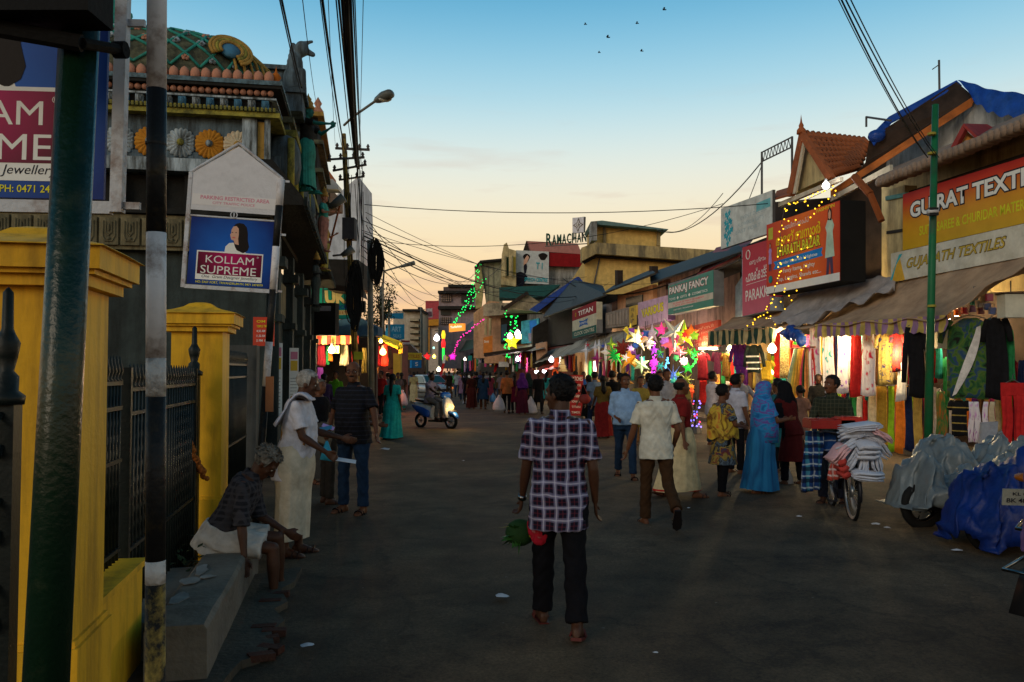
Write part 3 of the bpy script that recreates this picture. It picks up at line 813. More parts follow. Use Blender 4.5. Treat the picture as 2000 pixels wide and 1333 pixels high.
def hair_shell(S,m,parent,style='short',s=1.07,seed=0):
 H=head_matrix(S,s);rs=random.Random(seed);mb=MB()
 n,k=30,20;P=[]
 for j in range(k+1):
  el=-math.pi/2+math.pi*j/k
  row=[]
  for i in range(n+1):
   az=2*math.pi*(i%n)/n
   d=Vector((math.cos(el)*math.cos(az),math.cos(el)*math.sin(az),math.sin(el)))
   jit=0.0025*math.sin(az*11+el*7+seed)+.002*math.sin(az*23+el*17)
   r=(.084,.103,.096)if style!='buzz' else(.080,.098,.091)
   row.append(Vector((d.x*(r[0]+jit),-.014+d.y*(r[1]+jit),.043+d.z*(r[2]+jit))))
  P.append(row)
 vs=[p for r_ in P for p in r_];fs=[]
 for j in range(k):
  for i in range(n):
   c=(P[j][i]+P[j+1][i+1])/2
   y,z=c.y,c.z
   if style in('bald','balding'):
    keep=(-.03-.0<z<(.075 if style=='bald' else .098))and y<.012
   else:
    hairline=.088 if y>.03 else(-.005 if y>-.012 else-.055)
    keep=z>hairline and not(y>.052 and z<.10)
    if z<.0 and y>-.012:keep=False
   if keep:fs.append((j*(n+1)+i,j*(n+1)+i+1,(j+1)*(n+1)+i+1,(j+1)*(n+1)+i))
 mb.add(vs,fs,H)
 if style in('short','curly'):
  for _ in range(150 if style=='short' else 260):
   az=rs.uniform(0,6.28);el=rs.uniform(-.35,1.5)
   d=Vector((math.cos(el)*math.cos(az),math.cos(el)*math.sin(az),math.sin(el)))
   if d.y>.45 and d.z<.6 or(d.z<.1 and d.y>-.1):continue
   p=Vector((d.x*.083,-.014+d.y*.102,.043+d.z*.095));e=.011 if style=='short' else .020
   q=p+d*e+Vector((rs.uniform(-.01,.01),rs.uniform(-.012,.006),-.006))
   t=d.cross(Vector((rs.uniform(-1,1),rs.uniform(-1,1),rs.uniform(-1,1)))).normalized()*.012
   mb.add([p-t,p+t,q],[(0,1,2)],H)
 if style=='bun':
  mb.ball((0,-.13,.02),(.045,.035,.045),10,8,H)
 if style in('plait','long'):
  mb.tube([H@Vector((0,-.10,-.02)),H@Vector((0,-.135,-.12)),H@Vector((0,-.15,-.25)),H@Vector((0,-.145,-.42 if style=='plait' else-.34))],[.045,.042,.036 if style=='plait' else .06,.012],10,sx=1.3)
 return mb.build('hair',m,parent,True)
def person(label,loc,yaw,h=1.68,P=None,top=None,bottom=None,kind='shirt',skin=None,hair=('short',HAIR_K),near=0,group=None,shoes=SANDAL,sleeve=0.55,belly=0.0,scarf=None,hem=-.13,seed=0,name='person',cat='person',headless_hair=False,collar=True,eyes=False,mous=False,wrinkle=None,trouser_w=1.0):
 """kind: shirt | dhoti | skirt | saree | kurta ; near 0 far, 1 middle, 2 near"""
 P=dict(P or{});skin=skin or SKIN;S=skeleton(P);fat=S.fat
 t=thing(name,label,cat,M=Matrix.Translation(Vector(loc))@Matrix.Rotation(yaw,4,'Z')@Matrix.Scale(h/1.70,4),group=group)
 vox=(0.022,0.0135,0.008)[near];fine=near>0
 mb=MB()
 mb.loft(torso_rings(S,0.0,-.10,.52,fat,belly))
 add_head(mb,S,fine)
 for nm,sd in(('l',-1),('r',1)):
  sh,e,w,fd=[getattr(S,k+nm)for k in('sh_','el_','wr_','fd_')]
  mb.ball(sh,(.052,.052,.055),10,8)
  limb(mb,sh,e,((0,.050),(.3,.049),(.7,.041),(1,.037)));mb.ball(e,.0375,8,6)
  limb(mb,e,w,((0,.037),(.3,.038),(.75,.027),(1,.024)))
  if near>0:add_hand(mb,w,fd,sd,P.get('grip_'+nm,28))
  else:mb.capsule(w,w+fd*.07,.030,.036,8);mb.capsule(w+fd*.07,w+fd*.15,.022,.012,6);mb.capsule(w+fd*.02,w+fd*.07+Vector((0,.04,0)),.015,.011,6)
  hp,kn,an=[getattr(S,k+nm)for k in('hip_','kn_','an_')]
  if kind in('shirt','dhotiup','kurta'):
   limb(mb,hp,kn,((0,.082*fat),(.35,.076*fat),(.8,.054),(1,.050)));mb.ball(kn,.050,10,8)
   limb(mb,kn,an,((0,.048),(.3,.052),(.75,.034),(1,.031)))
  else:
   limb(mb,hp,kn,((0,.07),(1,.048)));limb(mb,kn,an,((0,.046),(1,.032)))
  foot(mb,an,getattr(S,'fp_'+nm),getattr(S,'fy_'+nm))
 remeshed(mb,'body',skin,t,vox,(2,4,4)[near])
 for nm in 'lr':
  mb=MB();an=getattr(S,'an_'+nm);fp=getattr(S,'fp_'+nm);fyw=getattr(S,'fy_'+nm)
  d=rotz(Vector((0,math.cos(fp),-math.sin(fp))),-fyw);u=rotz(Vector((0,math.sin(fp),math.cos(fp))),-fyw);sx=d.cross(u)
  T=frame(an-u*.079,sx,d,u)
  mb.prism([(-.034,-.07),(.034,-.07),(.040,.0),(.052,.1),(.045,.17),(.0,.205),(-.045,.17),(-.052,.1),(-.040,.0)],-.006,.014,T)
  for a in(.075,.125):
   mb.tube([T@Vector((-.052,a,.01)),T@Vector((-.035,a+.01,.055)),T@Vector((0,a+.02,.068)),T@Vector((.035,a+.01,.055)),T@Vector((.052,a,.01))],.008,6)
  mb.build('sandal',shoes,t)
 wk=wrinkle if wrinkle is not None else(0,.003,.0045)[near]
 if kind in('shirt','kurta')and bottom:
  mb=MB();mb.loft(torso_rings(S,.012,-.12,.10,fat,belly))
  for nm in 'lr':
   hp,kn,an=[getattr(S,k+nm)for k in('hip_','kn_','an_')];g=trouser_w
   limb(mb,hp+Vector((0,0,.03)),kn,((0,.098*fat),(.3,.092*fat*g),(.8,.070*g),(1,.068*g)),14);mb.ball(kn,.068*g,12,8)
   an2=an-(an-kn).normalized()*.02
   limb(mb,kn,an2,((0,.068*g),(.4,.066*g),(.85,.064*g),(1,.067*g)),14)
  remeshed(mb,'trousers',bottom,t,vox*1.1,(2,3,3)[near],wk)
 if kind in('dhoti','skirt','saree')and bottom:
  mb=MB();rings=[]
  foot_c=(S.an_l+S.an_r)/2;kn_c=(S.kn_l+S.kn_r)/2;spread=abs(S.an_l.y-S.an_r.y)/2;spx=abs(S.an_l.x-S.an_r.x)/2
  top_c=Vector((0,0,S.dz+.09));hemz=P.get('hemz',.09)
  amp={'dhoti':.035,'skirt':.06,'saree':.085}[kind];nn=72
  for j in range(15):
   f=j/14;z=top_c.z+(hemz-top_c.z)*f
   c=top_c.lerp(Vector((foot_c.x,foot_c.y,0)),f**1.5);c.z=z
   rx=(.155*fat+.015)*(1-f)+(spx+.13+P.get('flare',0))*f+.035*math.sin(math.pi*min(1,f*2.2))
   ry=(.115*fat+.02)*(1-f)+(spread+.11+P.get('flare',0))*f+.03*math.sin(math.pi*min(1,f*2.2))
   rg=[]
   for k in range(nn):
    q=2*math.pi*k/nn
    pl=1+amp*min(1,f*1.6+.1)*(math.sin(q*9+1.5*math.sin(q*2+f*2))*.6+math.sin(q*17+2*math.sin(q)+seed)*.35)
    rg.append((c.x+rx*pl*math.cos(q),c.y+ry*pl*math.sin(q),z+.012*math.sin(q*2+seed)))
   rings.append(rg)
  mb.loft(rings,cap=False);mb.build({'dhoti':'dhoti','skirt':'skirt','saree':'saree'}[kind],bottom,t,True)
 if kind=='dhotiup' and bottom:
  mb=MB();mb.loft(torso_rings(S,.035,-.14,.08,fat,0))
  for nm in 'lr':
   hp,kn=getattr(S,'hip_'+nm),getattr(S,'kn_'+nm)
   limb(mb,hp,hp.lerp(kn,.82),((0,.125),(.5,.11),(1,.10)),16)
  mb.capsule((S.hip_l+S.hip_r)/2,(S.kn_l+S.kn_r)/2*.6+(S.hip_l+S.hip_r)/2*.4,.1,.08)
  remeshed(mb,'dhoti',bottom,t,vox*1.1,3,.006)
 if top:
  mb=MB();inf=.016 if kind!='kurta' else .012
  mb.loft(torso_rings(S,inf,hem,.505,fat,belly,flare=.05))
  for nm,sd in(('l',-1),('r',1)):
   sh,e,w=[getattr(S,k+nm)for k in('sh_','el_','wr_')]
   mb.ball(sh,.057,12,8)
   if sleeve<=.8:
    limb(mb,sh,sh.lerp(e,sleeve*1.35),((0,.057),(.5,.062),(1,.068)),14)
   else:
    limb(mb,sh,e,((0,.062),(1,.052)),14);mb.ball(e,.052,10,8);limb(mb,e,e.lerp(w,min(1,(sleeve-.8)*5)),((0,.052),(1,.045)),14)
  remeshed(mb,{'saree':'blouse','kurta':'kurta'}.get(kind,'shirt'),top,t,vox*1.05,(2,3,3)[near],wk)
  if kind=='kurta':
   mb=MB();rings=[]
   for j in range(10):
    f=j/9;z=S.dz-.02-f*(P.get('kurta_len',.42));rg=[]
    for k in range(48):
     q=2*math.pi*k/48;pl=1+.05*f*math.sin(q*8+seed)
     rg.append(((.17*fat+.05*f)*pl*math.cos(q),(.13*fat+.06*f+abs(S.kn_l.y-S.kn_r.y)*.3*f)*pl*math.sin(q)+(S.kn_l.y+S.kn_r.y)*.5*f,z))
    rings.append(rg)
   mb.loft(rings,cap=False);mb.build('kurta_skirt',top,t,True)
  if collar and near>0 and kind in('shirt','dhoti','dhotiup'):
   mb=MB();ax=S.tor(Vector((1,0,0)));ay=S.tor(Vector((0,1,0)));up=S.tor(Vector((0,0,1)))
   c=S.neck
   mb.loft([ering(c+up*z+ay*.006,r_,r_*1.02,20,ax,ay,2)for z,r_ in((-.045,.098),(-.01,.074),(.022,.066),(.024,.063),(-.03,.064))],cap=False)
   mb.build('collar',top,t,True)
 if near>0 and eyes:
  H=head_matrix(S)
  mb=MB();
  for sd in(-1,1):mb.ball((sd*.030,.074,.018),(.0145,.008,.0085),8,6,H)
  mb.build('eyes',mat('eye_white',(.35,.33,.30),bump=0),t,True)
  mb=MB()
  for sd in(-1,1):mb.ball((sd*.030,.0805,.018),(.006,.0035,.0065),8,6,H)
  mb.build('pupils',HAIR_K,t,True)
  mb=MB()
  for sd in(-1,1):mb.capsule((sd*.016,.082,.040),(sd*.046,.070,.044),.0045,.003,6,H)
  mb.build('eyebrows',hair[1]if hair else HAIR_K,t,True)
 if mous:
  H=head_matrix(S);mb=MB();mb.capsule((-.026,.086,-.034),(0,.094,-.029),.004,.0075,6,H);mb.capsule((.026,.086,-.034),(0,.094,-.029),.004,.0075,6,H);mb.build('moustache',hair[1]if hair else HAIR_K,t,True)
 if hair:hair_shell(S,hair[1],t,hair[0],seed=seed)
 if scarf:
  H=head_matrix(S);mb=MB();rings=[]
  for j,(z,rx,ry,cy)in enumerate(((.145,.02,.02,-.02),(.13,.065,.07,-.02),(.09,.098,.105,-.03),(.03,.11,.11,-.045),(-.04,.112,.105,-.06),(-.11,.15,.12,-.06),(-.19,.21,.14,-.05),(-.32,.235,.16,-.04),(-.5,.24,.18,-.03),(scarf[1],.25,.19,-.03))):
   rg=[]
   for k in range(34):
    q=R(-248)+R(316)*k/33 if z>-.13 else R(-262)+R(344)*k/33
    w=1+.05*math.sin(k*1.1+seed+z*9)
    rg.append(S.head+rotz(Vector((rx*w*math.cos(q),cy+ry*w*math.sin(q),z)),S.hyaw*max(0,1+z*3)))
   rings.append(rg)
  mb.grid(rings);o=mb.build('head_scarf',scarf[0],t,True)
  so=o.modifiers.new('t','SOLIDIFY');so.thickness=.006
 return t,S
 # -- temple on the left
TO=Vector((-3.9,13.0,0));TX=Vector((1,.18,0)).normalized();TY=Vector((-.18,1,0)).normalized()
def TF(x=0,y=0,z=0):return frame(TO+TX*x+TY*y+UP*z,TX,TY,UP)
stone=mat('temple_stone',(0.042,0.055,0.052),rough=0.9,var=0.4,scale=2.5,dirt=0.85,dirtcol=(0.018,0.02,0.018),streak=True,dscale=1.5,dth=0.5,bump=0.5,bscale=22)
stone_lt=mat('temple_panel_stone',(0.20,0.17,0.095),rough=0.9,var=0.3,dirt=0.8,dirtcol=(0.03,0.03,0.02),streak=True,dscale=2.2,dth=0.52,bump=0.4,bscale=25)
dark_stone=mat('temple_dark_stone',(0.018,0.018,0.016),rough=0.9,var=0.5,bump=0.5,bscale=20)  # near-black stone for the recess, coves, eave and back tower
t_white=mat('temple_white',(0.42,0.50,0.54),dirt=0.95,dirtcol=(0.04,0.04,0.03),streak=True,dscale=3,dth=0.48,bump=0.3,bscale=30)
t_blue=mat('temple_blue',(0.06,0.19,0.30),dirt=0.5,dscale=4,dth=.5)
t_gold=mat('temple_gold',(0.42,0.25,0.055),dirt=0.6,dirtcol=(.08,.05,.01),dscale=6,dth=.52,bump=.4)
t_yel=mat('temple_yellow',(0.34,0.30,0.05),dirt=0.8,dirtcol=(.04,.045,.02),dscale=5,dth=.5,bump=.4)
t_peach=mat('temple_peach',(0.52,0.24,0.15),dirt=0.6,dirtcol=(.07,.05,.04),dscale=6,dth=.52)
t_teal=mat('temple_teal',(0.03,0.26,0.21),dirt=0.55,dirtcol=(.02,.05,.04),dscale=7,dth=.52)
t_orange=mat('temple_orange',(0.45,0.12,0.01),dirt=0.3,dscale=6)
t_moss=mat('temple_moss',(0.12,0.125,0.075),dirt=0.9,dirtcol=(.025,.028,.02),dscale=6,dth=.47,bump=.8,bscale=18)
t_greyblue=mat('temple_greyblue',(0.12,0.17,0.20),dirt=0.85,dirtcol=(.03,.035,.035),streak=True,dscale=3,dth=.48,bump=.4)
T=thing('temple','weathered painted temple with a lattice patterned dome and round flower medallions','temple',M=TF())
def tb(name,lo,hi,m,extra=None):
 mb=MB();mb.b2(lo,hi)
 if extra:extra(mb)
 return mb.build(name,m,T)
tb('wall',(-7.5,0,0),(-.02,17,3.55),stone)
tb('frieze_band',(-7.6,-.16,3.56),(.0,.0,4.10),stone_lt)
mbp=MB();mbp.b2((-.135,-.045,-.21),(.135,0,.21))
mbp.tube([(-.085,-.05,.16),(-.085,-.05,-.08),(-.05,-.05,-.15),(.05,-.05,-.15),(.085,-.05,-.08),(.085,-.05,.16)],.016,6)
mbp.tube([(-.04,-.05,.14),(-.045,-.05,-.02),(0,-.05,-.07),(.045,-.05,-.02),(.04,-.05,.14)],.012,6)
mbp.ball((0,-.05,-.12),.03,8,6);mbp.ball((0,-.05,.05),(.02,.02,.06),8,6)
me=mbp.mesh('carved_panel',stone_lt)
for i in range(24):
 o=bpy.data.objects.new('carved_panel',me);COL.objects.link(o);o.parent=T;o.location=(-.17-i*.305,-.165,3.83)
tb('string_course',(-7.62,-.22,4.12),(.06,.0,4.2),dark_stone)
tb('recess',(-7.5,.12,4.2),(.0,6,4.78),dark_stone)
me=MB().b2((-.07,-.06,0),(.07,.06,.56)).mesh('bracket',dark_stone)
for i in range(14):
 o=bpy.data.objects.new('bracket',me);COL.objects.link(o);o.parent=T;o.location=(-.15-i*.52,.03,4.21)
tb('ledge',(-7.6,-.18,4.8),(.06,.3,5.0),t_white)
tb('medallion_wall',(-7.5,.06,5.0),(-.05,6,5.72),t_greyblue)
mb=MB();mb.b2((-.40,-.06,5.0),(-.18,.04,5.72));mb.b2((-.06,-.06,5.0),(.02,.1,5.72));mb.build('pilaster',t_white,T)
mb=MB();mb.b2((-.17,.0,5.04),(-.07,.05,5.68));mb.build('pilaster_panel',t_gold,T)
def rosette(cx,cz,r,m1,m2,n=18):
 mb=MB()
 prof=[(0.02,.10),(.25,.095),(.55,.075),(.80,.06),(.97,.03),(1.0,0)]
 rings=[]
 for(q,hgt)in prof[::-1]:
  rg=[]
  for k in range(n*4):
   a=2*math.pi*k/(n*4);w=1+(.12*abs(math.sin(a*n/2))**.6-.09 if q>.5 else 0)
   hh=hgt*(.45+.75*abs(math.sin(a*n/2))**.7)if q>.3 else hgt
   rg.append((r*q*w*math.cos(a),-hh*r*2.0,r*q*w*math.sin(a)))
  rings.append(rg)
 mb.loft(rings);o=mb.build('rosette',m1,T,True);o.location=(cx,.05,cz)
 mb=MB();mb.ball((0,-.11*r*2,0),(r*.24,r*.2,r*.24),12,8);c=mb.build('rosette_boss',m2,o,True)
 return o
def gold_grad():
 return mat('rosette_gold',(0.50,0.22,0.02),dirt=.5,dirtcol=(.18,.035,.005),dscale=5,dth=.5)
zc=5.30
for px,m1,m2 in((282,gold_grad(),t_white),(345,t_white,t_yel),(402,gold_grad(),t_white),(458,mat('rosette_cream',(.55,.48,.33),dirt=.6,dirtcol=(.3,.1,.05),dscale=7),t_gold),(222,t_white,t_yel),(165,gold_grad(),t_white),(108,t_white,t_yel)):
 Yc=13-.18*(1000-px-480)/1600*13
 x=((px-1000)/1600*Yc+3.9)/TX.x
 rosette(x,zc,.235,m1,m2)
def band(name,z0,z1,out,m,side=True):
 mb=MB();mb.b2((-7.5,.06-out,z0),(out-.02,5.5,z1));return mb.build(name,m,T)
band('yellow_cornice',5.72,5.80,.20,t_yel)
def repeat(name,me,xs,y,z):
 for x in xs:
  o=bpy.data.objects.new(name,me);COL.objects.link(o);o.parent=T;o.location=(x,y,z)
me=MB().box((0,0,0),(.035,.05,.06)).mesh('dentil',t_yel)
repeat('dentil',me,[.10-i*.062 for i in range(64)],-.16,5.83)
band('cornice_fillet',5.80,5.86,.17,t_moss)
band('niche_band',5.86,6.02,.06,dark_stone)
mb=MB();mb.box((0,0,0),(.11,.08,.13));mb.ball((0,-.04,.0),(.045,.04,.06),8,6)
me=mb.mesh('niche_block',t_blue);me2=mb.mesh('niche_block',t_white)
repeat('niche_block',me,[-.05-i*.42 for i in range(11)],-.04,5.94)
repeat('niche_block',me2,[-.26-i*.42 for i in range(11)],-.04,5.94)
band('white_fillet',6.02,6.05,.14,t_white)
band('dark_cove',6.05,6.09,.10,dark_stone)
mb=MB();mb.ball((0,0,0),(.05,.05,.05),10,8);me=mb.mesh('bead',t_peach,True)
repeat('bead',me,[.03-i*.105 for i in range(44)],-.06,6.13)
band('dark_cornice',6.18,6.23,.22,dark_stone)
band('blue_cornice',6.23,6.30,.24,mat('temple_blue_band',(.12,.2,.24),dirt=.8,dscale=8,dth=.5))
mb=MB();rings=[]
for z,w,d in((0,.055,.05),(.05,.075,.065),(.11,.078,.06),(.16,.055,.045),(.19,.01,.02)):
 rings.append(ering((0,0,z),w,d,10,p=2))
mb.loft(rings);me=mb.mesh('petal',t_peach,True)
repeat('petal',me,[.0-i*.16 for i in range(30)],-.05,6.30)
band('petal_bed',6.30,6.34,.1,t_moss)
DC=Vector((-2.05,1.3,6.36));DR=(1.98,1.32,1.06)
def dome(u,v,k=1.0):
 """u: angle round, v: 0 rim .. 1 top"""
 a=v*math.pi/2;e=2/2.6
 cr=math.cos(a)**e;sz=math.sin(a)**e if a>0 else 0
 cu,su=math.cos(u),math.sin(u)
 sgn=lambda c:math.copysign(abs(c)**(2/2.3),c)
 return Vector((DC.x+DR[0]*k*cr*sgn(cu),DC.y+DR[1]*k*cr*sgn(su),DC.z+DR[2]*k*sz))
mb=MB();rings=[[dome(2*math.pi*k/64,j/16*.98)for k in range(64)]for j in range(17)]
mb.loft(rings);mb.build('dome',t_moss,T,True)
n=0
for s_ in(1,-1):
 for k in range(13):
  u0=R(205+k*13);pts=[dome(u0+s_*R(34)*f,.06+.62*f,1.012)for f in[i/7 for i in range(8)]]
  MB().tube(pts,.024,7).build('lattice_strip',t_teal,T,True)
mbf=MB();
for k in range(6):
 a=k*math.pi/3;mbf.ball((.045*math.cos(a),.045*math.sin(a),.0),(.032,.032,.02),7,5)
mbf.ball((0,0,.012),.022,7,5)
fm1=mbf.mesh('flower',t_white,True);fm2=mbf.mesh('flower',t_peach,True)
for j,v in enumerate((.14,.33,.52)):
 for k in range(13):
  u=R(205+k*13+(6.5 if j%2==0 else 0)+j*3)
  p=dome(u,v,1.01);nrm=(p-(DC-Vector((0,0,.2)))).normalized();nrm=Vector((nrm.x*.5,nrm.y*1.2,nrm.z)).normalized()
  o=bpy.data.objects.new('flower',fm1 if(j+k)%3 else fm2);COL.objects.link(o);o.parent=T
  o.matrix_local=Matrix.Translation(p)@nrm.to_track_quat('Z','Y').to_matrix().to_4x4()
gc=dome(R(314),.27,1.04)
G=frame(gc,(.93,.30,-.25),(.1,.55,.8))
for r_,m in((.33,t_gold),(.28,t_gold),(.23,t_yel),(.18,t_gold)):
 MB().tube([G@Vector((r_*math.cos(R(a)),r_*math.sin(R(a))*.95,.03+(.33-r_)*.15))for a in range(-50,232,12)],.030,7).build('gable_moulding',m,T,True)
MB(G).lathe([(.001,-.02),(.16,-.02),(.16,.04),(.1,.07),(.001,.08)],20).build('gable_disc',t_blue,T,True)
for k in range(7):
 a=R(314+k*5.5);pts=[dome(a,v,1.03+(.02 if v<.3 else 0))for v in(.02,.12,.22,.32,.42,.5)]
 MB().tube(pts,.024,6).build('gable_rib',t_gold,T,True)
for k in range(11):
 x=-.98-k*.24;zt=7.34+min(.10,.02*k)
 mb=MB();j=random.uniform(-.02,.02);mb.loft([[(-.115,-.15,0),(.115,-.15,0),(.115,.15,0),(-.115,.15,0)],[(-.11,-.13,.10+j),(.11,-.13,.10+j),(.11,.13,.10+j),(-.11,.13,.10+j)]])
 o=mb.build('ridge_stone',t_peach if k%3 else t_moss,T);o.location=(x,1.15,zt)
MB().b2((-3.4,.95,7.26),(-.92,1.6,7.36)).build('ridge_base',t_moss,T)
mb=MB();mb.lathe([(.5,0),(.46,.2),(.3,.32),(.34,.4),(.2,.55),(.08,.8),(.001,1.0)],16,o=(-2.75,1.25,7.4));mb.build('ridge_finial',t_teal,T,True)
mb=MB();mb.lathe([(.06,0),(.09,.04),(.05,.08),(.085,.13),(.06,.18),(.02,.22),(.001,.32)],12,o=(.10,.05,6.30));mb.build('corner_finial',t_orange,T,True)
mb=MB();mb.b2((-.9,1.9,5.7),(.05,5.5,7.22));mb.b2((-.95,1.82,7.22),(.12,5.6,7.30));mb.build('upper_block',t_greyblue,T)
mb=MB()
mb.ball((0,.1,.35),(.22,.34,.36),12,8);mb.ball((.02,-.02,.62),(.15,.17,.30),12,8)
mb.ball((.14,-.04,.95),(.13,.13,.15),12,8);mb.capsule((.2,-.04,.92),(.34,-.04,.86),.07,.05,8);mb.capsule((.14,-.04,1.05),(.32,-.04,1.10),.045,.03,8)
mb.capsule((.16,-.12,.5),(.2,-.14,.05),.07,.05,8);mb.capsule((.1,.05,.5),(.14,.08,.05),.07,.05,8);mb.ball((.05,.08,.9),(.10,.1,.16),8,6)
for k in range(5):mb.ball((-.02-k*.02,.04,1.03-k*.1),.06,8,6)
o=remeshed(mb,'animal_statue',t_greyblue,T,.02,3);o.location=(.22,1.9,6.68)
mb=MB();mb.b2((.0,1.3,6.3),(.42,2.6,6.72));mb.b2((-.0,1.25,6.62),(.48,2.65,6.69));mb.build('statue_base',t_greyblue,T)
for i,(z0,z1,x1,y0,m)in enumerate(((5.30,5.42,.34,.2,t_greyblue),(5.42,5.72,.20,.3,dark_stone),(5.72,5.84,.36,.1,t_yel),(5.84,6.0,.22,.3,t_greyblue),(6.0,6.1,.30,.2,t_moss))):
 MB().b2((-.3,y0+.8,z0),(x1,8.5,z1)).build('side_ledge',m,T)
MB().b2((-.2,.6,4.6),(.12,9,5.3)).build('side_wall_upper',t_greyblue,T)
for k in range(3):
 y=1.0+k*2.1
 mb=MB();mb.lathe([(.26,0),(.30,.25),(.28,.55),(.2,.75),(.001,.86)],16,o=(.14,y,4.95));mb.build('niche_drum',t_greyblue,T,True)
 for s_ in(-1,1):MB().tube([(.3,y+s_*.42,4.7),(.3,y+s_*.42,5.6)],.06,8).build('niche_column',t_yel,T,True)
mb=MB();mb.b2((-1.8,7.2,5.0),(.35,11.5,8.0));mb.build('back_tower',dark_stone,T)
for z in(8.0,7.3,6.6):MB().b2((-1.9,7.05,z),(.50,11.6,z+.10)).build('back_tower_ledge',t_gold if z==8 else t_moss,T)
mb=MB()
for k in range(5):mb.lathe([(.12,0),(.14,.08),(.06,.2),(.1,.28),(.001,.45)],10,o=(.35,7.3+k*.8,8.1))
mb.build('tower_finials',t_peach,T,True);T.children[-1]['kind']='stuff'
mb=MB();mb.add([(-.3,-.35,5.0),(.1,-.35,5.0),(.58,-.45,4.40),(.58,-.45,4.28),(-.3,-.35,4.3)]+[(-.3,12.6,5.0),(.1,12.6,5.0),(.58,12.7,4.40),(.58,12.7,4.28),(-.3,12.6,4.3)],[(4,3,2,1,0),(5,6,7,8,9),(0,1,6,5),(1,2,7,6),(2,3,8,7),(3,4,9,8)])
mb.build('street_eave',dark_stone,T)
me=MB().box((0,0,0),(.05,.22,.14)).mesh('eave_block',stone)
for k in range(38):
 o=bpy.data.objects.new('eave_block',me);COL.objects.link(o);o.parent=T;o.location=(.61,-.25+k*.345,4.36)
for k in range(5):
 mb=MB();y=.25+k*2.6
 mb.b2((-.02,y,0),(.16,y+.35,3.9));mb.b2((-.02,y-.06,2.5),(.22,y+.41,2.62));mb.b2((-.02,y-.06,3.4),(.26,y+.41,3.56));mb.b2((-.02,y-.06,0),(.22,y+.41,.3))
 mb.build('side_pilaster',stone,T)
for k in range(4):
 MB().b2((-.01,.75+k*2.6,2.7),(.05,2.65+k*2.6,3.3)).build('side_panel',stone_lt if k==0 else stone,T)
def statue(x,y,z,h,yaw,P,mats,label,kind='skirt',seed=1):
 m_skin,m_top,m_bot=mats
 loc=TF()@Vector((x,y,z))
 t,S=person(label,loc,yaw,h,P,top=m_top,bottom=m_bot,kind=kind,skin=m_skin,hair=None,near=1,name='temple_statue',cat='statue',shoes=m_bot,collar=False,seed=seed)
 H=head_matrix(S);mb=MB()
 mb.lathe([(.105,.05),(.12,.09),(.085,.13),(.095,.17),(.055,.22),(.06,.25),(.02,.30),(.001,.36)],14,H);mb.build('crown',t_gold,t,True)
 return t
east=-R(95)
statue(.44,2.2,5.05,1.62,east,dict(arm_l=(50,30,60,20),arm_r=(75,15,10,0),leg_l=(10,12,8)),(mat('statue_teal',(.02,.20,.17),dirt=.6,dscale=6),dark_stone,t_teal),'large teal faced guardian statue reaching out over the street from the temple')
statue(.62,5.0,4.35,1.25,east,dict(arm_l=(20,25,80,20),arm_r=(15,25,80,20)),(t_peach,t_teal,mat('statue_pink',(.35,.15,.12),dirt=.6,dscale=6)),'pink and teal robed statue below the large guardian',seed=2)
statue(.56,6.9,4.15,1.25,east,dict(arm_l=(20,25,90,20),arm_r=(5,25,30,20)),(t_peach,t_gold,t_yel),'gold and pink seated looking statue at the far end of the temple ledge',seed=3)
statue(.55,3.6,3.0,1.0,east,dict(arm_l=(20,25,80,20),arm_r=(5,25,90,20)),(dark_stone,stone,stone),'dark small statue under the temple eave',seed=4)
def notice(px,py,w,h,Y,yaw,base,lines,label,M=None):
 t=thing('notice_board',label,'notice',M=M or(Matrix.Translation(at(px,py,Y))@Matrix.Rotation(yaw,4,'Z')@Matrix.Rotation(R(90),4,'X')))
 MB().b2((-w/2,-h/2,-.02),(w/2,h/2,0)).build('board',base,t)
 for(y0,y1,m)in lines:
  MB().b2((-w/2+.02,y0*h,.001),(w/2-.02,y1*h,.003)).build('printed_band',m,t)
 return t
nb=notice(515,648,.30,.42,11.9,R(8),paint((.55,.06,.03),dirt=.2),(),'orange red notice board with rows of small lettering on the temple wall')
for k,s_ in enumerate(('OM','TEMPLE TIMINGS','4.30 AM','11.30 AM','5 PM  8 PM')):
 text(s_,.20 if k in(1,4)else .12,.035,Matrix.Translation((-.10,.13-k*.07,.002)),yel_ink if k<2 else white_print,nb,bold=.01)
for(px,l)in((541,'tall price list in pink, yellow and white on the nearer temple pilaster'),(574,'tall price list in pink, yellow and white on the farther temple pilaster')):
 nb=notice(px,742,.17,1.2,13.4 if px<560 else 15.5,R(25),white_print,((.32,.44,paint((.6,.2,.3))),(.14,.30,paint((.7,.45,.05)))),l)
 for k in range(9):text('................'[:9+k%4],.12,.012,Matrix.Translation((-.065,.02-k*.06,.0015)),ink,nb,bold=.03)
one(MB(frame(at(527,770,7.5),(1,.1,0))).b2((-.035,-.16,0),(.035,.16,.02)),'cardboard_flap',mat('cardboard',(.30,.12,.05)),'folded brown cardboard tied to the leaning striped pole','cardboard')
